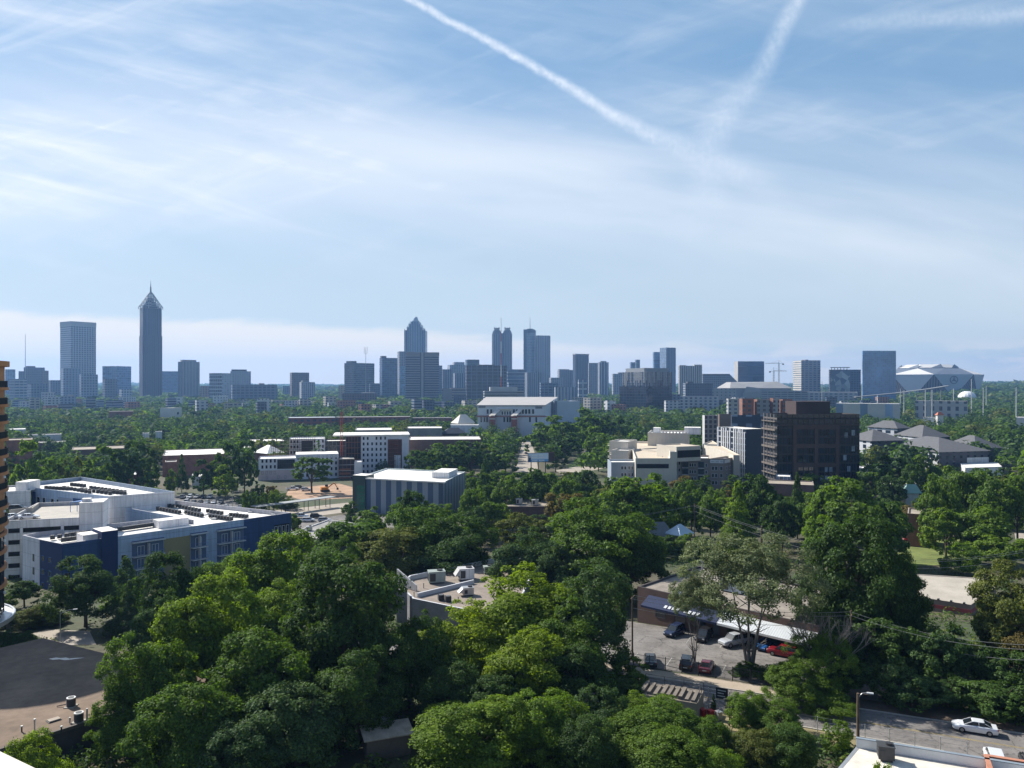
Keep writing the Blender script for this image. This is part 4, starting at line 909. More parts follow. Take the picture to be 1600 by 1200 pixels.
def windows(t, F, spots, w, h, mf=None, mg=None, fr=.09, proud=.07, name='window', cap=100, mull=0):
    """each opening is a part of its building: a frame standing a little proud with a pane set into it"""
    mf = mf or M_frame; mg = mg or M_glassd; key = (round(w, 2), round(h, 2), mf.name, mg.name, fr, mull)
    me = WINM.get(key)
    def fill(b, o, u, n):
        G_ = (o, u, n)
        for a in ((-w/2, -w/2+fr, 0, h), (w/2-fr, w/2, 0, h), (-w/2+fr, w/2-fr, 0, fr), (-w/2+fr, w/2-fr, h-fr, h)): b.fbox(G_, a[0], a[1], a[2], a[3], -.02, proud, 0)
        for i in range(mull): c = -w/2+w*(i+1)/(mull+1); b.fbox(G_, c-fr/2, c+fr/2, fr, h-fr, -.02, proud*.9, 0)
        b.fbox(G_, -w/2+fr, w/2-fr, fr, h-fr, -.02, proud*.4, 1)
    o, u, n = F; rz = math.atan2(u.y, u.x)
    for i, (uu, z) in enumerate(spots[:cap]):
        if me is None:
            b = MB(); fill(b, Vector((0, 0, 0)), Vector((1, 0, 0)), Vector((0, -1, 0))); ob = b.build(name, [mf, mg], None, origin=(0, 0, 0)); me = ob.data; WINM[key] = me; ob.parent = t
        else:
            ob = bpy.data.objects.new(name, me); link(ob); ob.parent = t
        p = o+u*uu+Vector((0, 0, z)); ob.location = p-ORIG[t]; ob.rotation_euler = (0, 0, rz)
    if len(spots) > cap:
        b = MB()
        for uu, z in spots[cap:]: fill(b, o+u*uu+Vector((0, 0, z)), u, n)
        tag(b.build(name, [mf, mg], t), kind='stuff')
def upx(F, px):
    o, u, n = F; k = (px-800)/FPX; return (k*o.y-o.x)/(u.x-k*u.y)
def RPs(pts, z): return [rp(px, py, z) for px, py in pts]
# -------- rooftop machines
def make_condenser(label, group):
    t = thing('condenser_unit', label, 'air conditioner', (0, 0, 0), group); b = MB(); s = .52
    for x0, x1, y0, y1 in ((-s, -s+.06, -s, s), (s-.06, s, -s, s), (-s+.06, s-.06, -s, -s+.06), (-s+.06, s-.06, s-.06, s)): b.abox(x0, x1, y0, y1, .12, 1.05, 0)
    b.abox(-s+.02, s-.02, -s+.02, s-.02, .1, .14, 0)
    for i in range(6): b.abox(-s-.015, s+.015, -s-.015, s+.015, .2+i*.13, .24+i*.13, 0)
    b.build('casing', [mat('condenser_dark', (.045,.047,.05), .6, .15, 1)], t, origin=(0, 0, 0))
    b = MB(); b.tube((0, 0, .95), (0, 0, 1.08), .42, .42, 14, 0); b.tube((0, 0, 1.08), (0, 0, 1.12), .12, .1, 8, 0); b.build('fan', [mat('condenser_fan', (.13,.13,.135), .5, .1, 1)], t, origin=(0, 0, 0))
    return t
def condensers(pts, label, group, rz=0.0, state={}):
    for i, (x, y, z) in enumerate(pts):
        if 'p' not in state: o = state['p'] = make_condenser(label, group)
        else: o = copy_tree(state['p'])
        o.location = (x, y, z); o.rotation_euler = (0, 0, rz); tag(o, label, group=group)
def rowpts(p, q, n, z):
    a, b = rp(p[0], p[1], z), rp(q[0], q[1], z); return [(a.x+(b.x-a.x)*i/max(n-1, 1), a.y+(b.y-a.y)*i/max(n-1, 1), z) for i in range(n)]
def rtu(name, label, x, y, z, w, d, h, rz, m, cat='air handler', hood=False):
    t = thing(name, label, cat, (x, y, z), None, rz); o = (0, 0, 0)
    def put(b, nm, ms): ob = b.build(nm, ms, None, origin=o); ob.parent = t; return ob
    b = MB(); b.abox(-w/2, w/2, -d/2, d/2, .25, h, 0)
    for i in range(int(w/.9)): b.abox(-w/2+.15+i*.9, -w/2+.19+i*.9, -d/2-.03, d/2+.03, .3, h-.1, 0)
    put(b, 'cabinet', [m])
    b = MB(); b.abox(-w/2-.06, w/2+.06, -d/2-.06, d/2+.06, h, h+.08, 0); put(b, 'top_panel', [m])
    b = MB(); b.abox(-w/2+.2, w/2-.2, -d/2+.1, d/2-.1, 0, .25, 0); put(b, 'base_rail', [M_dark])
    b = MB(); b.abox(-w/2-.035, -w/2, -d/2+.2, d/2-.2, .5, h-.3, 0); b.abox(-w/2+.2, -w/2+w*.4, -d/2-.045, -d/2, .5, h-.3, 0); put(b, 'grille', [M_dark])
    b = MB(); b.tube((w*.2, 0, h+.08), (w*.2, 0, h+.3), min(d, w)*.26, min(d, w)*.26, 14); put(b, 'fan_cowl', [M_dark])
    if hood:
        b = MB(); b.face([(-w/2, -d/2, h), (-w/2, d/2, h), (-w/2-.9, d/2, h*.45), (-w/2-.9, -d/2, h*.45)], 0); b.face([(-w/2, -d/2, h), (-w/2-.9, -d/2, h*.45), (-w/2, -d/2, h*.45)], 0); b.face([(-w/2, d/2, h), (-w/2, d/2, h*.45), (-w/2-.9, d/2, h*.45)], 0); put(b, 'intake_hood', [m])
    return t

# -------- white parking garage
def garage():
    g0, g1 = rp(4, 814, 7.4), rp(131, 808, 7.4); F = FR(g0, g1); L = (g1-g0).length; n = Vector((F[2].x, F[2].y)); bk = -n*31
    t, P = block('parking_garage', 'white parking garage with long dark slot openings behind the balcony tower', [g0, g1, g1+bk, g0+bk], -9.5, 7.4, M_white, M_conc, 1.05)
    b = MB()
    cols = [(13, 31), (36, 95), (100, 131)]
    for k_ in range(5):
        z = 4.2-k_*2.95
        for a, c in cols: b.fbox(F, max(.4, upx(F, a)), min(L-.3, upx(F, c)), z, z+1.15, -.4, .03, 0)
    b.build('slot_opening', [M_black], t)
    b = MB()
    for a in (33.5, 97.5): u = upx(F, a); b.fbox(F, u-.35, u+.35, -10, 7.2, 0, .12, 0)
    b.build('pilaster', [M_white], t)
    b = MB(); o, u, n3 = F; q = o+u*(L-1.0)+n3*.5
    b.obox(q+Vector((0, 0, -10)), u*5.6, -n3*7, Vector((0, 0, 21.2)), 0, 1); b.obox(q+u*.3-n3*1.5+Vector((0, 0, 11.2)), u*2.0, -n3*2, Vector((0, 0, .8)), 0, 1); b.build('stair_tower', [M_white, M_tpo], t)
    # ramp hump wall and blue canopy on the deck
    b = MB(); a = rp(15, 803, 6.6); c = rp(50, 799, 6.6); FF = FR(a, c); b.fbox(FF, 0, (c-a).length, 6.36, 7.7, -.3, 0, 0); c2 = rp(62, 790, 6.6); FF = FR(c, c2); b.fbox(FF, 0, (c2-c).length, 6.36, 7.5, -.3, 0, 0); b.build('ramp_wall', [M_conc], t)
    a, c = rp(110, 800, 6.4), rp(131, 798, 6.4); b = MB(); b.obox((a.x, a.y, 9.0), (c.x-a.x, c.y-a.y, 0), (1.0, 4, 0), (0, 0, .15), 0)
    for f in (0, .5, 1): p = a+(c-a)*f; b.tube((p.x, p.y, 6.36), (p.x, p.y, 9.0), .08, .08, 6)
    b.build('canopy', [mat('blue_canopy', (.05,.16,.42), .6, .05, .5)], t)
    return F
GF = garage()
def white_wing():
    t, P = block('apartment_wing', 'white apartment wing with tall parapet and roof full of dark units behind the garage', RPs([(50, 762), (170, 775.5), (273, 768), (160, 750), (126, 745), (52, 753)], 8.2), -9, 8.2, [M_paleb, M_white, M_white, M_white, M_white, M_white], M_tpo, 1.3)
    A, B = rp(50, 762, 8.2), rp(170, 775.5, 8.2); F = FR(A, B); L = (B-A).length
    b = MB()
    b.fbox(F, upx(F, 115), upx(F, 131), -9, 6.4, 0, .25, 0); b.fbox(F, upx(F, 50.5), upx(F, 56), -9, 7, 0, .25, 0); b.build('blue_panel', [M_blue], t)
    b = MB(); b.fbox(F, upx(F, 92), upx(F, 112), -9, 6.2, 0, .2, 0); b.build('grey_bay', [mat('bay_grey', (.30,.34,.42), .8, .05, .3)], t)
    sp = []
    for px in (60, 69, 82, 91, 97, 107, 122): sp += [(upx(F, px), z) for z in (3.6, .4, -2.8)]
    windows(t, F, sp, 1.7, 1.9, M_frame, M_glassd)
    u = lambda px, py: rp(px, py, 7)
    t2, P2 = block('stair_block', 'plain white stair block with small box on top left of the white apartment wing', [wp(9, 0, 240).xy, wp(48, 0, 243).xy, wp(48, 0, 257).xy, wp(9, 0, 254).xy], -9, 8.4, M_white, M_tpo, .6)
    F2 = FR(wp(9, 0, 240).xy, wp(48, 0, 243).xy); windows(t2, F2, [(upx(F2, 35), .8), (upx(F2, 35), -2.6), (upx(F2, 20), .4), (upx(F2, 20), -3)], 1.8, 1.9)
    b = MB(); a = wp(24, 0, 245); c = wp(48, 0, 247); b.abox(a.x, c.x, 245, 252, 7.7, 10.7, 0, 1); b.build('penthouse', [M_white, M_tpo], t2)
    pts = []
    rnd = random.Random(5)
    for (p, q, n) in (((72, 764), (105, 766), 7), ((100, 764), (140, 771), 8), ((128, 767), (172, 773), 8), ((142, 764), (195, 771), 10), ((112, 759), (132, 761), 5), ((155, 769), (195, 773), 8)): pts += rowpts(p, q, n, 6.9)
    condensers(pts, 'dark condenser on the roof of the white wing behind the garage', 'condensers on the white wing roof', .5)
white_wing()
def blue_complex():
    z = 4.5; px = [(35, 836), (62, 843), (97, 850), (162, 841), (381, 811.5), (455, 801), (276, 782), (195, 793), (300, 812), (245, 810.3), (62, 831)]
    t, P = block('apartment_block', 'blue and white apartment block with white roof and mustard panel', RPs(px, z), -10.5, z, [M_lav, M_navy, M_blue, M_paleb, M_blue, M_white, M_white, M_paleb, M_white, M_white, M_white], M_tpo, 1.2)
    fr = lambda i: FR(rp(*px[i], z), rp(*px[i+1], z)); ln = lambda i: (rp(*px[i], z)-rp(*px[i+1], z)).length
    F = fr(0); windows(t, F, [(upx(F, 52.5), zz) for zz in (-1.2, -4.4, -7.6)], .8, 1.8, M_dframe)
    F = fr(1); windows(t, F, [(upx(F, q), zz) for q in (67, 78) for zz in (-.6, -3.8, -7.0)], 1.3, 1.4, mat('blue_frame', (.08,.15,.36), .7, .05, 1))
    F = fr(2); windows(t, F, [(upx(F, q), zz) for q in (105,) for zz in (-1.2, -4.4)], 1.5, 2.0, mat('blue_frame', (.08,.15,.36)))
    b = MB(); b.fbox(F, upx(F, 122), upx(F, 138), -1.9, 1.1, -.3, .04, 0); b.build('loggia', [M_black], t)
    windows(t, F, [(upx(F, 126), -1.9), (upx(F, 132), -1.9)], 1.1, 2.3, M_frame, M_glassb, proud=.12)
    F = fr(3)
    b = MB(); b.fbox(F, -.6, 3.1, -11, 6.2, -6, .5, 0, 1); b.build('stair_core', [M_navy, M_tpo], t)
    b = MB(); b.fbox(F, -4.2, -.9, 3, 5.6, -6, -1.2, 0, 1); b.build('roof_house', [M_white, M_tpo], t)
    b = MB(); b.fbox(F, upx(F, 256), upx(F, 297), -11, 2.2, 0, .10, 0); b.build('mustard_panel', [M_must], t)
    windows(t, F, [(upx(F, 264), -.6), (upx(F, 286), -.6)], 1.3, 1.2)
    windows(t, F, [(upx(F, 193), -1.6)], 1.2, 1.4)
    for a, c in ((206, 255), (298, 322), (339, 381)):
        ua, uc = upx(F, a), upx(F, c)
        b = MB(); b.fbox(F, ua, uc, -11, 2.0, 0, .06, 0); b.build('balcony_bay', [mat('bay_blue_grey', (.12,.16,.25), .8, .05, .3)], t)
        b = MB(); b.fbox(F, ua-.2, uc+.2, 2.3, 2.55, 0, 1.3, 0); b.fbox(F, ua-.2, uc+.2, 2.55, 2.7, 0, .25, 1); b.build('awning', [M_white, M_blue], t)
        for zf in (-1.0, -4.2, -7.4):
            b = MB(); b.fbox(F, ua, uc, zf-.3, zf, .06, 1.35, 0); b.build('balcony_slab', [M_white], t)
            b = MB(); b.fbox(F, ua, uc, zf+1.0, zf+1.06, 1.28, 1.34, 0); n = int((uc-ua)/.28)
            for i in range(n+1): b.fbox(F, ua+(uc-ua)*i/max(n, 1)-.015, ua+(uc-ua)*i/max(n, 1)+.015, zf, zf+1.0, 1.29, 1.33, 0)
            b.build('railing', [mat('blue_railing', (.10,.18,.38), .6, .05, 1)], t)
            mid = (ua+uc)/2; sp = [(ua+(uc-ua)*f, zf) for f in ((.28, .74) if uc-ua > 4.5 else (.5,))]
            windows(t, F, sp, 1.7, 2.35, M_frame, M_glassd, proud=.10, name='balcony_door', mull=1)
            b = MB(); b.fbox(F, mid-.12, mid+.12, zf, zf+2.9, .06, 1.3, 0); b.build('balcony_divider', [M_white], t)
    F = fr(4); b = MB(); b.fbox(F, upx(F, 428), upx(F, 452), -1.2, 1.6, -.3, .05, 0); b.build('loggia', [M_black], t)
    windows(t, F, [(upx(F, q), -1.2) for q in (431, 437, 443, 449)], .9, 2.4, M_frame, M_glassb, proud=.12)
    pts = rowpts((82, 843), (104, 840), 3, 3.5)+rowpts((99, 847), (129, 843), 5, 3.5)+rowpts((105, 839), (138, 835.5), 5, 3.5)
    condensers(pts, 'dark condenser on the blue wing roof before the navy stair core', 'condensers before the navy stair core', .6)
    condensers(rowpts((187, 830), (256, 820), 15, 3.5), 'dark condenser in the long single row along the front blue and white roof', 'condensers in the long front roof row', .6)
    pts = []
    for p, q, n in (((249, 791), (270, 793.5), 5), ((277, 793), (311, 800), 8), ((247, 797), (280, 803), 8), ((291, 803), (315, 808), 6), ((325, 801), (346, 804.5), 5), ((329, 809), (361, 813.5), 8), ((361, 807), (385, 809.5), 6)): pts += rowpts(p, q, n, 3.4)
    condensers(pts, 'dark condenser in the short rows on the broad rear roof of the blue block', 'condensers on the broad rear roof', .6)
    for a_, c_ in (((262, 797), (300, 803)), ((318, 806), (345, 800)), ((350, 807), (372, 802)), ((405, 803), (420, 800)), ((200, 826), (226, 822))):
        p, q = rp(*a_, 3.3), rp(*c_, 3.3); b = MB(); b.tube((p.x, p.y, 3.5), (q.x, q.y, 3.5), .16, .16, 6); b.build('roof_pipe', [M_steel], t)
    for c_ in ((300, 797), (392, 801), (335, 812), (428, 805), (262, 790)):
        p = rp(*c_, 3.3); b = MB(); b.abox(p.x-.7, p.x+.7, p.y-.7, p.y+.7, 3.25, 3.8, 0); b.build('roof_hatch', [M_steel], t)
    a = rp(305, 808, 3.3); b = MB(); FF = fr(3); u0 = upx(FF, 270); b.fbox(FF, u0, u0+8, 3.3, 5.4, -13, -9, 0, 1); b.build('roof_house', [M_white, M_tpo], t)
blue_complex()

# -------- round balcony tower at the left edge
def balcony_tower():
    Y = 133; cx, cy = xat(11, Y)-16.9, Y+4; r = 12.0; g = gz(cx, cy); n = 40
    t = thing('apartment_tower', 'tall round orange brick tower with dark balcony railings at the left edge', 'building', (cx, cy, g)); FOOT.append([Vector((cx-15, cy-15)), Vector((cx+15, cy-15)), Vector((cx+15, cy+15)), Vector((cx-15, cy+15))])
    ci = lambda q: [(cx+q*math.cos(2*math.pi*i/n), cy+q*math.sin(2*math.pi*i/n)) for i in range(n)]
    ob = bricks('orange_brick', (.50,.21,.08,1), (.56,.25,.10,1), (.50,.28,.15,1)); dg = glass('dark_teal_glass', (.02,.032,.036)); band = mat('terracotta_band', (.54,.23,.09), .8, .08, .3)
    zs = 15.0; b = MB(); b.prism(ci(r*.965), zs, 45.2, 0, 0); b.build('wall', [ob], t)
    b = MB(); b.prism(ci(r*.95), -1.0, zs, 0, 0); b.build('glazed_base', [dg], t)
    b = MB()
    for i in range(n*2): a = math.pi*i/n; b.tube((cx+r*.955*math.cos(a), cy+r*.955*math.sin(a), -.2), (cx+r*.955*math.cos(a), cy+r*.955*math.sin(a), zs), .06, .06, 4)
    b.build('mullion', [M_dark], t)
    zz = [44.6, 41.4, 38.3, 35.2, 32.1, 29.0, 25.9, 22.8, 19.7, 16.6]
    b = MB(); b.prism(ci(r*1.03), 45.2, 46.2, 0, 0, bottom=True); b.build('roof', [band], t)
    for z in zz[1:]:
        b = MB(); b.prism(ci(r*1.02), z-.55, z, 0, 0, bottom=True); b.build('balcony_slab', [band], t)
        b = MB()
        A = ci(r*1.0); 
        for i in range(n):
            p, q = A[i], A[(i+1) % n]; b.tube((p[0], p[1], z+1.15), (q[0], q[1], z+1.15), .05, .05, 4, caps=False)
            for f in np.arange(0, 1, .12): b.tube((p[0]+(q[0]-p[0])*f, p[1]+(q[1]-p[1])*f, z), (p[0]+(q[0]-p[0])*f, p[1]+(q[1]-p[1])*f, z+1.15), .035, .035, 3, caps=False)
            b.face([(p[0]*.999+cx*.001, p[1]*.999+cy*.001, z+.08), (q[0]*.999+cx*.001, q[1]*.999+cy*.001, z+.08), (q[0]*.999+cx*.001, q[1]*.999+cy*.001, z+1.1), (p[0]*.999+cx*.001, p[1]*.999+cy*.001, z+1.1)], 0)
        b.build('railing', [mat('black_railing', (.022,.022,.024), .5, .1, 1)], t)
        b = MB()
        for i in range(0, n, 4):
            a = 2*math.pi*(i+.3)/n; a2 = 2*math.pi*(i+1.2)/n
            p, q = (cx+r*.969*math.cos(a), cy+r*.969*math.sin(a)), (cx+r*.969*math.cos(a2), cy+r*.969*math.sin(a2)); b.face([(p[0], p[1], z), (q[0], q[1], z), (q[0], q[1], z+2.3), (p[0], p[1], z+2.3)], 0)
        b.build('balcony_door', [M_glassd], t)
    for z in (14.4, 11.2, 8.2, 5.0):
        b = MB(); b.prism(ci(r*1.0), z-.25, z+.25, 0, 0, bottom=True); b.build('floor_band', [band], t)
    b = MB(); b.prism(ci(r*1.10), -1.4, -.8, 0, 0, bottom=True); b.prism(ci(r*1.06), -.8, -.7, 0, 0); A = ci(r*1.10)
    for i in range(n): p, q = A[i], A[(i+1) % n]; b.tube((p[0], p[1], -.6), (q[0], q[1], -.6), .16, .16, 6, caps=False)
    b.build('canopy_ring', [mat('silver_canopy', (.50,.52,.55), .35, .08, .5, metal=.5)], t)
    b = MB(); b.prism(ci(r*.8), g-1, -1.4, 0, 0); b.build('lobby_wall', [dg], t)
    for i in range(0, n, 5): x, y = ci(r*1.04)[i]; b = MB(); b.tube((x, y, g-1), (x, y, -1.4), .35, .35, 8); b.build('column', [M_conc], t)
    b = MB()
    for a in (-.5, -.2, .15):
        for z in (29, 25.9, 19.7, 14.4, 5): x, y = cx+r*1.06*math.cos(a), cy+r*1.06*math.sin(a); b.tube((x, y, z-.9), (x, y, z-.5), .2, .2, 8)
    b.build('lamp_globe', [mat('white_globe', (.75,.75,.75), .5, .03, 1)], t)
balcony_tower()

# -------- the white shell under construction
def construction():
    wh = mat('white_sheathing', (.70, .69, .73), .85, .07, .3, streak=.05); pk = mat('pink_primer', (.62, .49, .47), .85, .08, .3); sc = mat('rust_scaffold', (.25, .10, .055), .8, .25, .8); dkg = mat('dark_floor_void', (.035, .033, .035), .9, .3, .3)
    t, P, zt = tower('building_shell', 'tall white building shell with rows of dark openings and a rust scaffold bay', 540, 540, 639, 681, 432, wh, depth=24, roofm=M_tpo)
    F = FR(P[0], P[1]); L = (P[1]-P[0]).length; g = -9
    b = MB(); b.fbox(F, -7, L+.5, zt-.2, zt+.45, -24, .6, 0); b.build('roof_slab', [M_tpo], t)
    b = MB(); b.fbox(F, .1, upx(F, 564), g, zt-.3, -.3, .05, 0); b.build('open_floor', [dkg], t)
    b = MB()
    for i in range(6): u = upx(F, 540.5+i*4.6); b.fbox(F, u-.12, u+.12, g, zt-.3, .05, .3, 0)
    for k_ in range(7): b.fbox(F, .1, upx(F, 564), zt-.4-3.15*k_-.25, zt-.4-3.15*k_, .05, .35, 0)
    b.build('open_frame', [sc], t)
    sp = [(upx(F, px), zt-2.4-k_*3.12) for px in (568.2, 574.6, 588.2, 595, 601.8) for k_ in range(7)]+[(upx(F, px), zt-5.5-k_*3.12) for px in (581.4,) for k_ in range(6)]
    windows(t, F, sp, .95, 1.65, M_dframe, M_black, proud=.04)
    windows(t, F, [(upx(F, 625), -9+z) for z in (1.2, 4.3, 7.4)]+[(upx(F, 631), z) for z in (-8, )], .8, 1.5, M_dframe, M_black, proud=.16)
    b = MB(); u0, u1 = upx(F, 606), upx(F, 628); b.fbox(F, u0, u1, g+2, zt-2.3, -.2, .06, 0); b.build('recessed_bay', [mat('dark_red_membrane', (.13,.05,.04), .9, .2, .3)], t)
    b = MB()
    for k_ in range(8): z = zt-3-k_*2.3; b.fbox(F, u0, u1-(2 if k_ < 4 else 3.5), z, z+.18, .06, 1.2, 0); b.fbox(F, u0, u1-(2 if k_ < 4 else 3.5), z+1, z+1.06, 1.15, 1.2, 0)
    for i in range(5): u = u0+(u1-u0-2.5)*i/4; b.fbox(F, u-.05, u+.05, g, zt-2, 1.1, 1.2, 0)
    b.build('mast_climber_deck', [sc], t)
    b = MB(); b.fbox(F, upx(F, 616), upx(F, 626), g, g+10.5, -.2, .14, 0); b.build('white_infill', [wh], t)
    t, P, zt = tower('building_shell', 'low white building shell with pink base and dark glass bay behind the lone tree', 404, 404, 529, 717, 404, wh, depth=16, roofm=M_tpo)
    F = FR(P[0], P[1]); L = (P[1]-P[0]).length
    b = MB(); b.fbox(F, -.3, upx(F, 462), g-2, g+5.4, -.2, .05, 0); b.build('pink_base', [pk], t)
    b = MB(); b.fbox(F, upx(F, 462), L+.05, zt-.3, zt+1.8, -16, .05, 0, 1); b.build('raised_block', [wh, M_tpo], t)
    b = MB(); b.fbox(F, upx(F, 433.5), upx(F, 460.5), g+6, zt-.7, -.3, .06, 0); b.build('glass_bay', [M_glassd], t)
    b = MB()
    for i in range(9): u = upx(F, 433.5)+(upx(F, 460.5)-upx(F, 433.5))*i/8; b.fbox(F, u-.06, u+.06, g+6, zt-.7, .06, .16, 0)
    for z in (g+8.6, g+6.1): b.fbox(F, upx(F, 433.5), upx(F, 460.5), z, z+.25, .06, .16, 0)
    b.build('bay_mullion', [M_dframe], t)
    sp = [(upx(F, px), zt-2.1-k_*3.1) for px in (410, 416.5, 423, 429.5) for k_ in range(3)]+[(upx(F, px), g+.8) for px in (417, 435, 446)]+[(upx(F, px), zt-.9-k_*3.1) for px in (498, 504.5, 511, 518, 525) for k_ in range(5)]+[(upx(F, px), zt-.9-k_*3.1) for px in (466, 473, 480, 487) for k_ in range(5)]
    windows(t, F, sp, .95, 1.7, M_dframe, M_black, proud=.09)
    t, P, zt = tower('building_shell', 'unfinished open floors between the low white shell and tall white shell', 529.5, 529.5, 554, 717, 410, dkg, depth=14, roofm=M_conc)
    F = FR(P[0], P[1]); L = (P[1]-P[0]).length; b = MB()
    for k_ in range(6): b.fbox(F, 0, L, zt-.3-k_*3.1, zt-k_*3.1, .02, .5, 0)
    b.build('floor_slab', [M_conc], t); b = MB()
    for i in range(5): b.fbox(F, L*i/4-.1, L*i/4+.1, g-2, zt, .02, .25, 0)
    for k_ in range(3): b.fbox(F, .3, L-2, g+.5+k_*2.1, g+1.6+k_*2.1, .03, .4, 0)
    b.build('rusty_frame', [sc], t)
    tower('building_shell', 'narrow plain white box in front of the tall white shell', 553.5, 553.5, 566, 722, 404, wh, depth=10, roofm=M_tpo)
    t, P, zt = tower('building_shell', 'rear white shell wrapped in dark scaffolding above the lone tree', 452, 452, 508, 686, 446, wh, depth=16, roofm=M_tpo)
    F = FR(P[0], P[1]); L = (P[1]-P[0]).length
    b = MB(); b.fbox(F, upx(F, 471), upx(F, 489), g, zt-1, -.2, .05, 0); b.build('open_floor', [dkg], t)
    windows(t, F, [(upx(F, px), zt-2.4-k_*3.1) for px in (455, 460, 465, 491.5, 498, 504.5) for k_ in range(4)], .95, 1.7, M_dframe, M_black, proud=.04)
    t2 = thing('scaffolding', 'dark rust scaffolding standing around the rear white shell', 'scaffolding', (P[0].x, P[0].y-4, g)); b = MB(); pl = MB(); sz = zt+1.6
    u0, u1 = upx(F, 424), upx(F, 492); n = 20
    for i in range(n+1):
        u = u0+(u1-u0)*i/n
        for d in (1.4, 2.7): b.fbox(F, u-.06, u+.06, g, sz-(4 if i < 4 else 0)+(1.5 if 7 < i < 15 else 0), d, d+.1, 0)
    for k_ in range(11):
        z = g+2+k_*2.0
        if z > sz-1: break
        for d in (1.4, 2.7): b.fbox(F, u0 if z < sz-5 else u0+5, u1, z+1, z+1.09, d, d+.09, 0)
        pl.fbox(F, u0 if z < sz-5 else u0+5, u1, z, z+.12, 1.4, 2.7, 0)
    b.build('scaffold_frame', [mat('dark_rust', (.09,.05,.04), .8, .25, .8)], t2); pl.build('scaffold_deck', [mat('scaffold_board', (.12,.085,.06), .9, .25, .5)], t2)
    t, P, zt = tower('building_shell', 'dark glazed link between the rear white shell and tall white shell', 508, 508, 541, 689, 450, G('f_link', (.16,.14,.13), (.03,.03,.035), 2.2, 3.1, .86, .84), depth=14, roofm=M_tpo)
    # red jib crane beside it
    x = xat(533.5, 425); t = thing('red_hoist_mast', 'red lattice hoist mast rising behind the unfinished shells', 'crane', (x, 425, g)); b = MB(); zt = zat(643, 425); m = mat('red_lattice', (.45,.10,.05), .6, .1, .5)
    for sx, sy in ((-.5, -.5), (.5, -.5), (.5, .5), (-.5, .5)): b.tube((x+sx, 425+sy, g), (x+sx, 425+sy, zt), .09, .09, 4)
    for i in range(22): z0, z1 = g+(zt-g)*i/22, g+(zt-g)*(i+1)/22; s_ = .5 if i % 2 else -.5; b.tube((x-s_, 424.5, z0), (x+s_, 424.5, z1), .06, .06, 4); b.tube((x-.5, 425-s_, z0), (x-.5, 425+s_, z1), .06, .06, 4)
    b.build('mast_lattice', [m], t)
construction()
sheet('construction_yard', RPs([(452, 763), (530, 755), (578, 768), (572, 776), (478, 781), (446, 774)], -8.7), M_soil, .05)
def excavator():
    p = rp(508, 767, -8.6); t = thing('excavator', 'orange excavator parked on the bare red soil', 'excavator', (p.x, p.y, gz(p.x, p.y)+.06), None, R(25))
    m = mat('machine_orange', (.62,.24,.03), .5, .08, 1)
    def put(b, nm, ms): ob = b.build(nm, ms, None, origin=(0, 0, 0)); ob.parent = t
    for s_ in (-1.2, .6): b = MB(); b.prism([(-2, s_), (2, s_), (2, s_+.6), (-2, s_+.6)], 0, .9, 0, 0); put(b, 'track', [M_dark])
    b = MB(); b.abox(-2.0, 1.3, -1.3, 1.3, 1.0, 2.2, 0); put(b, 'body', [m])
    b = MB(); b.abox(.1, 1.4, .2, 1.3, 2.2, 3.2, 0); put(b, 'cab', [M_glassd])
    b = MB(); b.tube((1.2, -.3, 1.8), (4.2, -.3, 4.0), .3, .25, 6); b.tube((4.2, -.3, 4.0), (5.8, -.3, 1.4), .25, .18, 6); put(b, 'boom', [m])
    b = MB(); b.prism([(5.4, -.8), (6.2, -.8), (6.2, .2), (5.4, .2)], .6, 1.5, 0, 0); put(b, 'bucket', [M_dark])
excavator()

# -------- striped grey building with a green glass corner
def striped():
    z = 4.4; Mc, Lc, Rc = rp(692, 754, z), rp(556, 747, z), rp(727, 737, z)
    m1 = G('f_stripe', (.33,.35,.37), (.12,.15,.19), 4.6, 500, .5, 1.0, gr=.4, var=.08)
    t, P = block('office_block', 'low building with grey and pale vertical stripes and green glass corner', [Lc, Mc, Rc, Rc+(Lc-Mc)], -8.5, z, m1, M_tpo, .5, edge=mat('pale_green_coping', (.50,.56,.55), .7, .05, .3))
    F = FR(Lc, Mc); L = (Mc-Lc).length
    gg = mat('green_curtain_glass', (.03,.14,.10), .12, .3, .4, spec=.6); b = MB(); b.fbox(F, -1.2, upx(F, 572), -9.5, z+1.2, -6, .5, 0, 1); b.build('corner_tower', [mat('dark_green_frame', (.03,.055,.055), .4, .1, .5), M_tpo], t)
    b = MB()
    for k_ in range(8): b.fbox(F, .9, upx(F, 571), -9+k_*1.35, -9+k_*1.35+1.2, .5, .58, 0)
    b.build('green_glazing', [gg], t)
    b = MB(); b.fbox(F, upx(F, 573), L+1.2, z-.1, z+.35, -.5, 1.0, 0); b.build('roof_overhang', [M_tpo], t)
    a = rp(702, 741, z); b = MB(); F2 = FR(Mc, Rc); LL = (Rc-Mc).length; b.fbox(F2, LL*.45, LL*.85, z-.4, z+1.9, -9, -2, 0, 1); b.build('penthouse', [M_white, M_tpo], t)
    FR0 = F
striped()

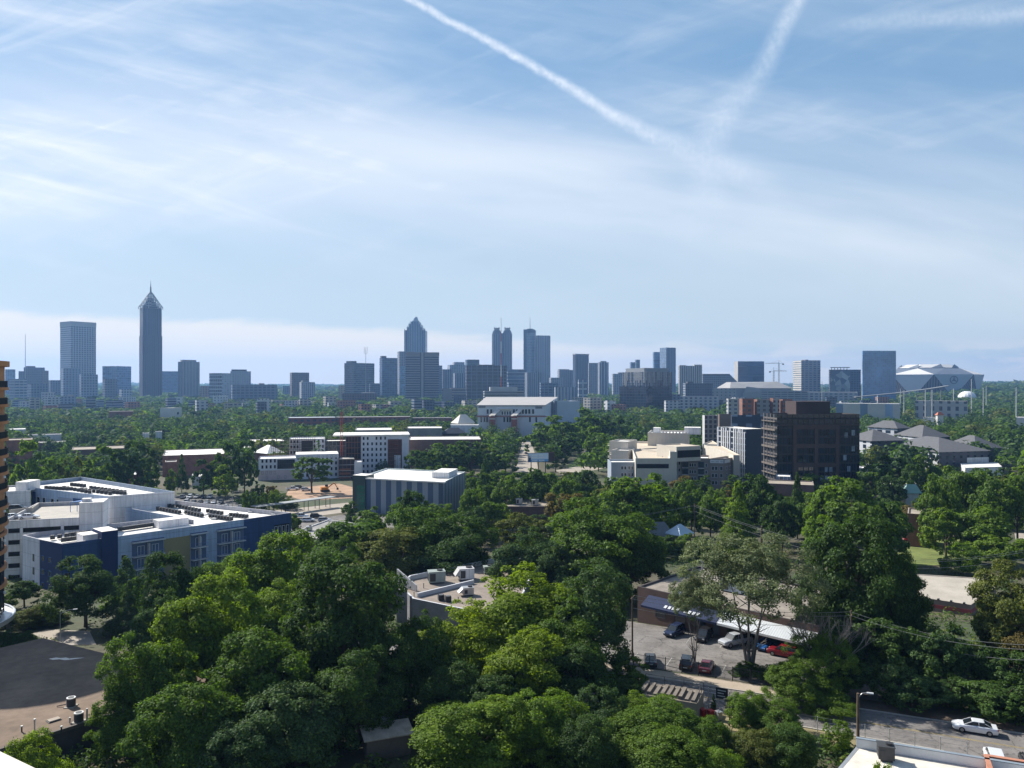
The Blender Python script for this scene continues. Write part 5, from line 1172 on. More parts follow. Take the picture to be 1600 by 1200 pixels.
# -------- pavement, lots and roads in the valley
M_lot = mat('valley_asphalt', (.115, .11, .106), .95, .2, .12); M_pale = mat('bleached_pavement', (.33, .29, .245), .95, .15, .2)
sheet('parking_lot', [wp(262, 0, 300).xy, wp(400, 0, 296).xy, wp(402, 0, 345).xy, wp(270, 0, 352).xy], M_lot, .03)
sheet('valley_road', RPs([(330, 803), (430, 797), (560, 783), (645, 788), (645, 800), (560, 797), (440, 813), (330, 822)], -8.8), M_pale, .04)
sheet('side_lot', RPs([(445, 814), (560, 798), (650, 801), (640, 825), (520, 835), (440, 835)], -8.2), M_asph2, .05)
sheet('highway', [wp(803, 0, 445).xy, wp(842, 0, 445).xy, wp(836, 0, 560).xy, wp(829, 0, 690).xy, wp(816, 0, 690).xy, wp(812, 0, 560).xy], M_pale, .03)
sheet('ramp_road', RPs([(868, 735), (905, 728), (960, 722), (960, 728), (915, 737), (880, 742)], -9), M_pale, .06)
sheet('grass_verge', RPs([(885, 728), (905, 717), (925, 716), (915, 726), (893, 732)], -9), mat('mown_grass', (.075, .125, .03), .95, .2, .3), .05)
def walkway():
    A, B = wp(400, 0, 292), wp(525, 0, 318); A.z = B.z = -5.0
    t = thing('covered_walkway', 'long grey canopy roof on thin posts along the valley road', 'canopy', (A.x, A.y, -8.6)); d = (B-A).normalized(); n = Vector((-d.y, d.x, 0)); L = (B-A).length
    b = MB(); b.obox(A, d*L, n*4.2, Vector((0, 0, .3)), 0); b.build('canopy_roof', [mat('weathered_zinc', (.30,.31,.31), .6, .1, .3)], t)
    b = MB()
    for i in range(7):
        for q in (.5, 3.6): p = A+d*(L*(i+.5)/7)+n*q; b.tube((p.x, p.y, gz(p.x, p.y)-.5), (p.x, p.y, -5.0), .14, .14, 6)
    b.build('post', [M_dark], t)
walkway()
def brick_shop():
    t, P = block('shop_building', 'flat pale roofed brick building beyond the big trees right of the blue block', RPs([(450, 834), (500, 842), (565, 818), (512, 812)], -3), -7.5, -3, M_brickd, M_roofgrey, .35, edge=M_offw)
    rtu('rooftop_unit', 'small grey unit on the flat pale roof right of the blue block', *rp(483, 829, -3.3), -3.3, 1.8, 1.4, 1.3, .4, M_steel)
brick_shop()

# -------- beige apartments and deck in the centre right
def beige_complex():
    bg = mat('beige_render', (.53,.485,.42), .85, .06, .2, streak=.06); tan = mat('tan_deck', (.50,.425,.33), .9, .08, .15); gy = mat('grey_siding', (.38,.375,.37), .85, .06, .3); br = mat('taupe_siding', (.23,.195,.175), .85, .06, .3); lb = mat('light_blue_siding', (.27,.31,.37), .85, .06, .3)
    base = -9
    def seg(label, p, q, z, m, depth, mr=M_tpo, par=.9):
        A, B = rp(*p, z), rp(*q, z); F = FR(A, B); n = Vector((F[2].x, F[2].y)); return block('apartment_block', label, [A, B, B-n*depth, A-n*depth], base, z, m, mr, par), F
    (t, P), F = seg('pale blue low end of the beige apartment group, with paired windows', (955, 722), (1003, 722), 5.2, lb, 14)
    windows(t, F, [(upx(F, px), z) for px in (972, 977, 983, 988, 993, 998) for z in (1.6, -1.6, -4.8)], 1.0, 1.7)
    (t, P), F = seg('grey apartment block joined to the pale blue end before the tan deck', (1003, 722), (1034.5, 722.5), 5.2, gy, 14)
    windows(t, F, [(upx(F, px), z) for px in (1006, 1010, 1016, 1020) for z in (1.6, -1.6, -4.8)], 1.0, 1.7)
    b = MB(); b.fbox(F, upx(F, 1024), upx(F, 1033), base, 4.2, -.2, .05, 0); b.build('balcony_recess', [M_glassd], t); b = MB()
    for z in (2.2, -1, -4.2): b.fbox(F, upx(F, 1023.5), upx(F, 1033.5), z-.25, z, .05, 1.3, 0)
    b.build('balcony_slab', [M_offw], t)
    (t, P), F = seg('taller light grey apartment bay with tooth edged roof beside the stair tower', (1034.5, 713), (1065, 713.5), 7.6, gy, 16)
    windows(t, F, [(upx(F, px), z) for px in (1038, 1041.5, 1046, 1049.5, 1057, 1061.5) for z in (3.6, .4, -2.8, -6.0)], .95, 1.7)
    (t, P), F = seg('brown taupe apartment bay with stacked balconies in the beige group', (1065, 715), (1108, 716), 7.2, br, 16)
    b = MB()
    for a, c in ((1066, 1075), (1091, 1100)): b.fbox(F, upx(F, a), upx(F, c), base, 5.4, -.2, .05, 0)
    b.build('balcony_recess', [M_glassd], t); b = MB()
    for a, c in ((1065.5, 1075.5), (1090.5, 1100.5)):
        for z in (2.6, -.6, -3.8, -7): b.fbox(F, upx(F, a), upx(F, c), z-.25, z, .05, 1.3, 0)
    b.build('balcony_slab', [M_offw], t)
    windows(t, F, [(upx(F, px), z) for px in (1078.5, 1082, 1086, 1103.5) for z in (3, -.2, -3.4, -6.6)], .95, 1.7)
    A, Mc, C_ = rp(1108, 716.5, 7.0), rp(1131.5, 717, 7.0), rp(1156, 713, 7.0)
    t, P = block('apartment_block', 'brown corner apartment block with a white name band along its top', [A, Mc, C_, C_+(A-Mc)], base, 7.0, br, M_tpo, .9)
    F = FR(A, Mc); F2 = FR(Mc, C_)
    b = MB(); b.fbox(F, .4, (Mc-A).length-.3, 4.9, 6.5, 0, .12, 0); b.fbox(F2, .3, 6, 4.9, 6.5, 0, .12, 0); b.build('sign_band', [M_white], t)
    b = MB()
    for i in range(11):
        if i % 4 != 3: b.fbox(F, 1.0+i*.5, 1.32+i*.5, 5.4, 6.0, .12, .16, 0)
    b.build('sign_lettering', [mat('sign_grey_mark', (.33,.36,.42), .7, .05, 1)], t)
    windows(t, F, [(upx(F, px), z) for px in (1114, 1119, 1127) for z in (1.6, -1.8, -5.2)], 1.3, 1.8); windows(t, F2, [(u, z) for u in (2.5, 6, 10, 14) for z in (1.6, -1.8, -5.2)], 1.3, 1.8)
    # saw-tooth copings as separate parts are too small to matter; the tan parking deck behind
    t, P = block('parking_deck', 'tan open parking deck with high side walls inside the beige apartment group', RPs([(993, 716), (1047, 716), (1033, 690), (983, 689)], 8.2), base, 8.2, bg, tan, 1.1, edge=mat('pale_coping', (.62,.58,.52), .8, .05, .3))
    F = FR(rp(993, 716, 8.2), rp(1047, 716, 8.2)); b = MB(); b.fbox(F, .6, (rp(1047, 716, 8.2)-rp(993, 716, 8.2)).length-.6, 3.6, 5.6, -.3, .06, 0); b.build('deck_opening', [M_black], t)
    a, c = rp(1047, 716, 8.2), rp(1057.5, 716, 8.2); t, P = block('stair_tower', 'beige stair tower at the right corner of the tan deck', [a, c, c+Vector((.5, 5)), a+Vector((.5, 5))], base, 11.2, bg, M_tpo, .3)
    a, c = rp(1057, 708, 8.0), rp(1095, 706, 8.0); F = FR(a, c); n = Vector((F[2].x, F[2].y))
    t, P = block('parking_deck', 'upper parking level with a dark opening right of the beige stair tower', [a, c, c-n*30, a-n*30], base, 8.0, bg, tan, .5)
    a, c = rp(1057, 698, 13.0), rp(1095, 696.5, 13.0); F = FR(a, c); n = Vector((F[2].x, F[2].y)); t, P = block('parking_deck', 'raised rear parking level over a dark open storey', [a, c, c-n*16, a-n*16], 8.0, 13, bg, tan, .5)
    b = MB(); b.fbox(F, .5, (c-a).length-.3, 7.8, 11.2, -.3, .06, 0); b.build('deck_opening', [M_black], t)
    for (p, q, z, lab, d) in (((952, 689), (981, 690), 12, 'left upper beige block with balconies behind the tan deck', 16), ((955, 703), (982, 704), 8.4, 'left lower beige block with bright roof before the tan deck', 12)):
        A, B = rp(*p, z), rp(*q, z); F = FR(A, B); n = Vector((F[2].x, F[2].y)); t, P = block('apartment_block', lab, [A, B, B-n*d, A-n*d], base, z, bg, M_tpo, .7)
        b = MB(); F3 = FR(A-n*d, A)
        for k_ in range(4): b.fbox(F3, 1, d-1, z-2.6-k_*3.1, z-2.4-k_*3.1, .02, 1.4, 0); b.fbox(F3, 1, d-1, z-1.7-k_*3.1, z-1.6-k_*3.1, 1.3, 1.4, 0)
        b.build('balcony', [M_offw], t)
    A, B = rp(1012, 676, 14.5), rp(1075, 677, 14.5); F = FR(A, B); n = Vector((F[2].x, F[2].y)); t, P = block('apartment_block', 'rear pale apartment block with cluttered white roof in the beige group', [A, B, B-n*26, A-n*26], base, 14.5, bg, M_tpo, .9)
    for i in range(12): b = MB(); b.fbox(F, 1+i*1.8, 1.9+i*1.8, 14.4, 15.3, -1, -.5, 0); b.build('roof_tooth', [M_white], t)
    b = MB(); b.fbox(F, 20, 29, 13.6, 17.5, -12, -4, 0, 1); b.build('roof_house', [M_white, M_tpo], t); b = MB(); b.fbox(F, 2, 6, 13.6, 16.5, -20, -14, 0, 1); b.build('roof_house', [M_white, M_tpo], t)
    A, B = rp(1075, 690, 9), rp(1150, 711, 9)
    t, P = block('apartment_block', 'long tan roofed apartment wing running back on the right of the beige group', RPs([(1098, 694), (1146, 711), (1156, 711), (1112, 688)], 8.4), base, 8.4, bg, tan, .5)
beige_complex()

# -------- slab with white fins and the dark brick offices
def finned_slab():
    wh = mat('white_fin', (.66,.67,.68), .7, .05, .3); dk = mat('charcoal_wall', (.040,.052,.075), .7, .08, .3)
    z = 18.5; P = corners(1120, 1165.5, 1192, 400, 2.2)
    t, P = block('apartment_slab', 'apartment slab with white vertical fins on its long face and charcoal end', P, -9, z, [dk, dk, dk, G('f_fin', (.42,.43,.45), (.045,.05,.06), 3.4, 3.1, .62, .8)], M_tpo, .5, edge=M_offw)
    F = FR(P[3], P[0]); L = (P[0]-P[3]).length; b = MB(); rnd = random.Random(2)
    for i in range(int(L/1.7)):
        u = .6+i*1.7
        if rnd.random() < .85: b.fbox(F, u, u+.55, -9+rnd.choice((0, 0, 3, 6)), z-rnd.choice((.2, .2, 1.6)), 0, .35, 0)
    b.build('white_fin', [wh], t)
    t, P, zt = tower('apartment_block', 'grey apartment block with a window grid left of the finned slab', 1097.5, 1101, 1122, 649, 520, G('f_gr', (.30,.27,.25), (.06,.06,.07), 3.2, 3.2, .6, .7), mat('pale_concrete_end', (.48,.48,.48), .8, .06, .2), ar=.5, roofm=M_tpo)
    tower('lift_tower', 'brown lift tower standing behind the finned slab', 1122, 1124, 1143, 647, 500, mat('brown_metal', (.19,.145,.125), .7, .08, .3), ar=.7, roofm=M_roofgrey)
    tower('apartment_block', 'long dark blue block with white window panels behind the finned slab', 1142, 1143, 1196, 648.5, 470, G('f_lb', (.05,.065,.10), (.36,.38,.42), 9, 8.5, .42, .5, ov=-1.5), ar=.3, roofm=M_tpo)
finned_slab()
def dark_offices():
    dk = G('f_dko', (.020,.020,.023), (.015,.021,.030), 2.4, 3.9, .86, .84, gr=.06, var=.5); brn = mat('brown_pier', (.078,.054,.048), .85, .1, .3); z = 28.6
    P = corners(1192.5, 1214, 1343, 340, .55)
    t, P = block('office_building', 'big dark brown brick office building with a tall framed glass centre', P, -10, z, [dk, dk, dk, G('f_dkl', (.10,.085,.08), (.02,.022,.026), 4, 3.9, .8, .8)], M_roofgrey, 1.0, edge=mat('dark_coping', (.05,.045,.045), .7, .1, .5))
    F = FR(P[0], P[1]); L = (P[1]-P[0]).length
    b = MB()
    for px in (1241.5, 1275, 1308): u = upx(F, px); b.fbox(F, u-.8, u+.8, -11, zat(667, 340), 0, .5, 0)
    for py in (668, 697, 727): zz = zat(py, 340); b.fbox(F, upx(F, 1239), upx(F, 1311), zz-.9, zz+.9, 0, .42, 0)
    b.fbox(F, 0, L, zat(671.5, 340)+1.8, zat(671.5, 340)+2.3, 0, .3, 0); b.build('brick_frame', [brn], t)
    b = MB()
    for i in range(int(L/1.2)): b.fbox(F, i*1.2, i*1.2+.08, -10, z-1, .0, .10, 0)
    for k_ in range(10): b.fbox(F, 0, L, -9+k_*3.9, -8.7+k_*3.9, .0, .12, 0)
    b.build('mullion', [mat('bronze_mullion', (.03,.026,.026), .5, .1, .5)], t)
    windows(t, F, [(upx(F, px), z) for px, z in ((1322, 18), (1333, 12), (1320, 8), (1333, 19), (1326, 3), (1284, -1.2), (1291, -1.2), (1298, -1.2), (1298, 2.6), (1291, 2.6))], 1.7, 2.6, mat('bronze_mullion', (.03,.026,.026)), glass('lit_reflection_glass', (.22,.27,.33)), proud=.16)
    F2 = FR(P[3], P[0]); L2 = (P[0]-P[3]).length; b = MB()
    for k_ in range(9):
        zz = z-3.5-k_*3.9; b.fbox(F2, .3, L2-.2, zz, zz+(.8 if k_ % 2 else .35), 0, 1.0, 0)
    b.build('balcony_slab', [mat('tan_slab', (.15,.125,.11), .8, .08, .3)], t)
    b = MB()
    for i in range(5): u = L2*(i+.3)/5; b.fbox(F2, u-.1, u+.1, -10, z-2, .85, 1.02, 0)
    b.build('balcony_post', [M_dark], t)
    n = Vector((F[2].x, F[2].y)); Q0 = P[0]+(P[1]-P[0])*.30-n*6; e = (P[1]-P[0])*.42; b = MB(); b.prism([Q0, Q0+e, Q0+e-n*12, Q0-n*12], z-1.2, zat(627, 350), 0, 0); b.prism([Q0+e*.02, Q0+e*.02+e*.25, Q0+e*.27-n*10, Q0+e*.02-n*10], z, zat(632, 350)-6, 0, 0); b.build('penthouse', [mat('brown_plant_screen', (.050,.034,.036), .8, .1, .3)], t)
dark_offices()

# -------- town houses with slate hip roofs
def hip(name, label, P, eave, ridge, mw, mr, cat='house', group=None, over=.7, base=-9, chim=None):
    P = clean_poly(P); cx = sum(p.x for p in P)/4; cy = sum(p.y for p in P)/4; t = thing(name, label, cat, (cx, cy, base), group); FOOT.append(P)
    um = list(mw) if isinstance(mw, (list, tuple)) else [mw]*4; mm = []
    for m in um:
        if m not in mm: mm.append(m)
    b = MB(); b.prism(P, base-2, eave, [mm.index(m) for m in um], lid=False); b.build('wall', mm, t)
    E = inset(P, -over); l0, l1 = (E[1]-E[0]).length, (E[3]-E[0]).length
    c = (E[0]+E[1]+E[2]+E[3])/4
    if l0 >= l1: d = (E[1]-E[0]).normalized()*(l0-l1)/2*.92; r0, r1 = c-d, c+d; tri = [(E[0], E[1], r1, r0), (E[1], E[2], r1), (E[2], E[3], r0, r1), (E[3], E[0], r0)]
    else: d = (E[3]-E[0]).normalized()*(l1-l0)/2*.92; r0, r1 = c-d, c+d; tri = [(E[0], E[1], r0), (E[1], E[2], r1, r0), (E[2], E[3], r1), (E[3], E[0], r0, r1)]
    b = MB(); isr = lambda p: (p is r0) or (p is r1)
    for f in tri: b.face([(p.x, p.y, ridge if isr(p) else eave-.25) for p in f], 0)
    for i in range(4): p, q = E[i], E[(i+1) % 4]; b.face([(p.x, p.y, eave-.5), (q.x, q.y, eave-.5), (q.x, q.y, eave-.25), (p.x, p.y, eave-.25)], 0)
    b.face([(p.x, p.y, eave-.5) for p in E[::-1]], 0); b.build('roof', [mr], t); return t, P
def townhouses():
    sl = mat('slate_shingles', (.115,.115,.122), .9, .15, .6); wl = G('f_th', (.60,.60,.61), (.035,.04,.05), 6.2, 3.2, .46, .74, wvar=.04); dl = G('f_thd', (.075,.078,.09), (.03,.032,.04), 5, 3.2, .35, .5); gp = 'slate roofed town houses'
    t, P = hip('town_house_row', 'nearest and widest slate roofed town house row with white bays', corners(1374, 1467, 1546, 445, 1.3), 2.8, 9.6, [dl, dl, dl, wl], sl, group=gp)
    F = FR(P[3], P[0]); L = (P[0]-P[3]).length; b = MB()
    for i in range(6): u = L*(.2+i*.125); b.fbox(F, u-.9, u+.9, 2.7, 4.4, -2.5, .5, 0, 0)
    b.build('dormer', [mat('dark_dormer', (.045,.045,.05), .8, .1, .5)], t)
    F = FR(P[0], P[1]); L = (P[1]-P[0]).length; b = MB(); b.fbox(F, L*.55, L*.98, -9, -1.2, 0, .15, 0); b.build('white_ground_floor', [M_white], t)
    hip('town_house_row', 'slate roofed town house row half hidden by the dark offices', corners(1318, 1362, 1414, 475, 1.0), 7.0, 13.0, [dl, dl, dl, wl], sl, group=gp)
    hip('town_house_row', 'farthest small slate roofed town house row below the wooded hill', corners(1356, 1402, 1422, 570, 1.6), 9.3, 14.2, [dl, dl, dl, G('f_th2', (.60,.60,.61), (.035,.04,.05), 7, 3.2, .6, .7)], sl, group=gp)
    hip('town_house_row', 'slate roofed town house row directly behind the nearest row', corners(1398, 1441, 1484, 520, 1.2), 6.2, 13.4, [dl, dl, dl, wl], sl, group=gp)
    hip('town_house_row', 'slate roofed town house row at the right end behind trees', corners(1474, 1524, 1565, 480, 1.2), 2.0, 9.0, [dl, dl, dl, wl], sl, group=gp)
    block('garage_row', 'low flat white garage row right of the nearest town houses', RPs([(1508, 731), (1566, 729), (1558, 722), (1500, 724)], -4), -8.5, -4, M_white, M_tpo, .3)
townhouses()

# -------- white sports hall and its neighbours
def sports_hall():
    Y = 700; base = -8; wh = mat('hall_white', (.60,.63,.68), .8, .05, .1); rf = mat('hall_grey_roof', (.36,.345,.34), .8, .08, .1); redb = mat('hall_red_brick', (.30,.10,.075), .85, .1, .2); lr = mat('hall_pale_roof', (.66,.60,.53), .8, .05, .1)
    z = lambda py: zat(py, Y); x = lambda px: xat(px, Y)
    A, B = Vector((x(746), Y)), Vector((x(851), Y)); D = 75
    t = thing('sports_hall', 'large white hall with sloping grey roof and red brick banding', 'building', (A.x+30, Y+30, base)); FOOT.append([A, B, B+Vector((20, D)), A+Vector((6, D))])
    z1, z2 = z(633), z(624.5)+1; Bk = [Vector((x(851)+16, Y+D)), Vector((x(746)+6, Y+D))]
    b = MB(); up = lambda p, zz: (p.x, p.y, zz)
    b.face([up(A, base), up(B, base), up(B, z1), up(A, z1)], 0); b.face([up(B, base), up(Bk[0], base), up(Bk[0], z2), up(B, z1)], 0); b.face([up(Bk[1], base), up(A, base), up(A, z1), up(Bk[1], z2)], 0); b.face([up(Bk[0], base), up(Bk[1], base), up(Bk[1], z2), up(Bk[0], z2)], 0); b.build('wall', [wh], t)
    b = MB(); o = .8; b.face([(A.x-o, A.y-o, z1+.1), (B.x+o, B.y-o, z1+.1), (Bk[0].x+o, Bk[0].y, z2+.2), (Bk[1].x-o, Bk[1].y, z2+.2)], 0); b.face([(A.x-o, A.y-o, z1-.9), (B.x+o, B.y-o, z1-.9), (B.x+o, B.y-o, z1+.1), (A.x-o, A.y-o, z1+.1)], 0); b.build('roof', [rf], t)
    F = FR(A, B); U = lambda px: upx(F, px)
    for a_, c_, e_, f_ in ((747.5, 758.5, 637, 632.6), (836.5, 847, 638.5, 633.5)): b = MB(); b.fbox(F, U(a_), U(c_), z(e_), z(f_)-1, 0, .3, 0); b.build('louvre', [mat('hall_louvre', (.17,.19,.22), .7, .05, .5)], t)
    wins = [(U(px), z(647)) for px in (762, 767.5, 803, 807.5, 812, 817, 822, 827, 833)]; windows(t, F, wins, 2.3, 4.6, M_frame, M_glassd, mull=0, fr=.2)
    b = MB(); b.fbox(F, U(744), U(860), z(651.5), z(650.2), 0, .6, 0); b.fbox(F, U(744), U(852), z(649.4), z(649), 0, .5, 0); b.build('red_band', [redb], t)
    for a, c in ((764, 783), (798, 817)):
        b = MB(); p = [F[0]+F[1]*U(a)+F[2]*9, F[0]+F[1]*U(a+9)+F[2]*9, F[0]+F[1]*U(c)+F[2]*.6, F[0]+F[1]*U(a+12)+F[2]*.6]
        zz = [z(648.5), z(648.5), z(639.5), z(639.5)]; b.face([(q.x, q.y, h) for q, h in zip(p, zz)], 0); b.face([(q.x, q.y, h-.6) for q, h in zip(p[::-1], zz[::-1])], 0); b.build('sloping_canopy', [lr], t)
        b = MB(); b.fbox(F, U(a+1), U(a+10), base, z(649), .6, 8.5, 0); b.fbox(F, U(a+1), U(a+10), z(654.5), z(653), 8.5, 8.8, 1); b.build('brick_porch', [redb, M_offw], t)
    b = MB(); b.fbox(F, U(782), U(800), z(640), z(638.6), 0, 3, 0); b.build('entrance_roof', [lr], t)
    windows(t, F, [(U(px), z(648.2)) for px in (785, 789, 793, 797)], 1.7, 3.4, M_frame, M_glassd, fr=.2)
    windows(t, F, [(U(px), z(660)) for px in (752, 757, 761, 788, 793, 797, 828, 838)], 2.0, 5, M_frame, M_glassd, fr=.2)
    t2, P, zt = tower('sports_hall_wing', 'plain pale blue wing right of the white hall', 850, 867, 906, 627, 735, mat('hall_pale_blue', (.44,.50,.58), .8, .05, .1), mat('hall_pale_blue2', (.50,.56,.63), .8, .05, .1), ar=.7, roofm=rf)
    b = MB(); F = FR(P[0], P[1]); b.fbox(F, -.8, 2.2, base, zt+.6, -.5, .5, 0); b.build('dark_seam', [mat('hall_seam', (.17,.20,.25), .7, .05, .5)], t2)
    hip('pavilion', 'pale pyramid roofed pavilion left of the white hall', corners(706, 716, 741, 640, .6), zat(661, 640), zat(648, 640), M_offw, lr, cat='building', base=-9)
    block('low_block', 'low white flat block at the left foot of the white hall', [wp(704, 0, 620).xy, wp(748, 0, 620).xy, wp(748, 0, 634).xy, wp(704, 0, 634).xy], -9, zat(664, 620), M_white, M_tpo, .4)
sports_hall()

# -------- scattered buildings among the trees
def scatter():
    gr, wr, tr_ = M_roofgrey, M_tpo, M_rooftan
    def bx(label, L, Rr, top, Y, h, m, mr, depth=16, name='low_building', turn=0.0, par=.4, group=None, Mp=None, ar=1):
        P = corners(L, Mp if Mp else L, Rr, Y, ar, depth); g = gz(P[0].x, P[0].y); zt = zat(top, P[0].y); return block(name, label, P, min(g, zt-h), zt, m, mr, par, group=group)
    bx('long brown roofed building with white roof edge among trees on the left', 112, 196, 703, 470, 7, M_brickd, M_rooftan, 26)
    bx('small grey building behind the long brown roofed one', 60, 104, 692, 520, 6, M_brickd, gr, 18)
    bx('red brick block close beside the balcony tower', 10, 51, 688, 430, 9, M_brick, M_rooftan, 18)
    t, P = bx('white roofed red brick building with a plum coloured long wall', 254, 352, 712, 420, 8, M_brick, wr, 40, ar=2)
    b = MB(); F = FR(P[0], P[1]); 
    for i in range(6): b.fbox(F, 3+i*4.5, 5+i*4.5, ORIG[t].z+7.0, ORIG[t].z+8.8, -12-(i % 3)*5, -10-(i % 3)*5, 0)
    b.build('roof_vent', [M_steel], t)
    bx('small brick building with white roof behind the condenser roof', 198, 234, 742, 345, 5.5, M_brick, wr, 16)
    bx('tall narrow brick chimney like block between the dark pines', 258, 276, 722, 385, 12, M_brick, gr, 10)
    bx('maroon brick house with castle like roofline in the left woods', 170, 208, 643, 900, 11, M_brick, gr, 22)
    t, P = bx('cream building with a round window in its right wall', 250, 284, 637.5, 950, 20, M_offw, wr, 24, Mp=272, ar=1.5)
    F = FR(P[0], P[1]); b = MB(); c = F[0]+F[1]*((P[1]-P[0]).length*.5)+Vector((0, 0, zat(646, 950))); b.tube(c-F[2]*.2, c+F[2]*.2, 1.7, 1.7, 16); b.build('round_window', [M_glassd], t)
    for px, py, lab in ((228, 679, 'white box roof left of a matching one in the left woods'), (248, 676.5, 'white box roof right of a matching one in the left woods')): bx(lab, px-5, px+5, py-2, 600, 4, M_white, wr, 9)
    bx('long white shed roof by the balcony tower in the left woods', 14, 40, 671, 620, 5, M_white, wr, 20)
    bx('low pale shed roof beyond the left woods', 44, 96, 680, 560, 5, M_white, gr, 14)
    bx('red brick institution with ridged pale roof on its left half', 450, 524, 653, 760, 11, G('f_inst', (.26,.09,.07), (.10,.11,.14), 6, 4, .5, .5), M_steel, 30)
    bx('long red brick range right of the ridged roof institution', 524, 642, 652, 800, 10, G('f_inst2', (.24,.085,.065), (.12,.10,.10), 5, 4, .4, .5), gr, 24)
    bx('second red brick range continuing to the right', 643, 706, 653, 830, 9, G('f_inst3', (.23,.09,.07), (.12,.10,.10), 5, 4, .4, .5), gr, 20)
    bx('bright white roof behind the tall white shell', 555, 613, 672, 530, 4, M_roofgrey, wr, 30)
    bx('white tent shaped roof right of the bright white roof', 636, 691, 669, 590, 4, M_roofgrey, wr, 26)
    hip('low_building', 'dark slate roofed shed right of the white tent shaped roof', corners(690, 692, 728, 600, .5), zat(677, 600), zat(669, 600), M_dark, mat('dark_blue_slate', (.04,.05,.07), .8, .1, .3), cat='building', base=-9)
    bx('long low flat pale roof under trees right of the tall white shell', 638, 752, 687, 470, 3, M_brickd, wr, 30)
    bx('flat pale roof stretching left of the scaffolded shell', 390, 448, 690, 520, 6, M_brickd, wr, 24)
    hip('low_building', 'white gabled roof with red end left of the scaffolding', corners(398, 418, 442, 450, 1.3), zat(708, 450), zat(697, 450), M_brick, M_tpo, cat='building', base=-9)
    bx('white flat roof by the left end of the pale pines', 372, 402, 700, 500, 5, M_white, wr, 16)
    bx('small white flat roof shop in the woods above the parking lot', 300, 322, 745, 380, 4, M_white, wr, 14)
    # right side
    for i, (L, Rr, top, lab) in enumerate([(1155, 1178, 623, 'red and tan brick apartment block with pale stair strip'), (1178, 1203, 624, 'grey and brick apartment block second in the row'), (1203, 1218, 622, 'pale grey apartment block third in the row'), (1218, 1238, 624, 'dark red brick apartment block last in the row')]):
        tower('brick_apartments', lab, L, L+5, Rr, top, 640, G('f_br%d' % i, ((.33,.12,.075), (.28,.27,.27), (.40,.38,.36), (.24,.08,.06))[i], (.09,.09,.1), 5, 3.6, .5, .55), M_brick, ar=.6, group='brick apartment row behind the dark offices', roofm=M_tpo)
    tower('low_block', 'cream and grey low block left of the brick apartment row', 1135, 1138, 1156, 623, 780, G('f_cr', (.45,.43,.40), (.12,.13,.15), 6, 4, .5, .5), ar=.6)
    bx('long white warehouse with yellow and blue end wall behind the dark offices', 1306, 1406, 630, 900, 12, G('f_wh', (.56,.54,.47), (.40,.42,.45), 26, 30, .3, 1), wr, 30)
    bx('blue end section of the long white warehouse', 1371, 1404, 631.5, 890, 11, mat('warehouse_blue', (.25,.30,.40), .8, .05, .2), wr, 8)
    bx('low flat white building in front of the stadium foot', 1430, 1512, 626, 880, 8, G('f_lw', (.46,.45,.43), (.16,.16,.17), 8, 8, .4, .6), wr, 26)
    hip('house', 'small house with orange tiled roof near the pale poles', corners(1462, 1465, 1474, 760, .8), zat(648, 760), zat(643.5, 760), M_offw, mat('orange_tiles', (.46,.15,.08), .8, .1, .5), base=-9)
    bx('white low sheds below the pair of pale poles', 1442, 1468, 652, 770, 4, M_white, wr, 12)
    bx('pale flat roof at the far right edge of the valley', 1588, 1622, 652, 700, 5, M_offw, wr, 18)
    bx('small brick gable building right of the slate town houses', 1592, 1615, 703, 520, 5, M_brick, M_rooftan, 14)
    t, P = bx('green roofed pavilion with white walls amid the right trees', 1380, 1432, 757, 300, 6, M_offw, wr, 14)
    hip('low_building', 'mint green hipped roof building behind the right oak', corners(1412, 1415, 1436, 292, .8), zat(769, 292), zat(757, 292), M_offw, mat('mint_green_roof', (.26,.42,.37), .6, .08, .5), cat='building', base=-7.5)
    bx('grey glass walled building in front of the dark offices', 1212, 1236, 744, 325, 5, G('f_gg', (.36,.38,.40), (.16,.19,.22), 1.6, 6, .8, 1), wr, 9)
    bx('low brick range with tan roof in front of the dark offices', 1195, 1272, 755, 312, 5, M_brickd, M_rooftan, 14)
    bx('white stucco house with red trim beside the dark offices', 1343, 1356, 731, 360, 7, M_offw, M_tpo, 9)
    bx('orange brick building with columns half hidden by the right oak', 1418, 1462, 802, 232, 5, M_brick, M_rooftan, 12)
    bx('brown flat roof with two grey units amid the central trees', 786, 862, 791, 262, 4.5, M_brickd, M_rooftan, 16)
    for px, py in ((811, 786), (836, 788)):
        p = rp(px, py, zat(791, 262)); rtu('rooftop_unit', 'left grey unit on the brown roof amid central trees' if px < 820 else 'right pale unit on the brown roof amid central trees', p.x, p.y, zat(791, 262)-.4, 2.2, 1.8, 2.0, .1, M_steel)
    hip('house', 'small grey roofed house with white lean to in the central trees', corners(1010, 1014, 1050, 222, .5), zat(836, 222), zat(817, 222), M_offw, mat('grey_shingles', (.20,.20,.215), .9, .12, .8), base=-8)
    hip('house', 'small house with shiny pale blue metal roof right of the grey roofed house', corners(1043, 1062, 1080, 219, .8), zat(835, 219), zat(822, 219), M_brickd, mat('pale_blue_metal_roof', (.42,.52,.62), .4, .06, .5, metal=.2), base=-8)
scatter()
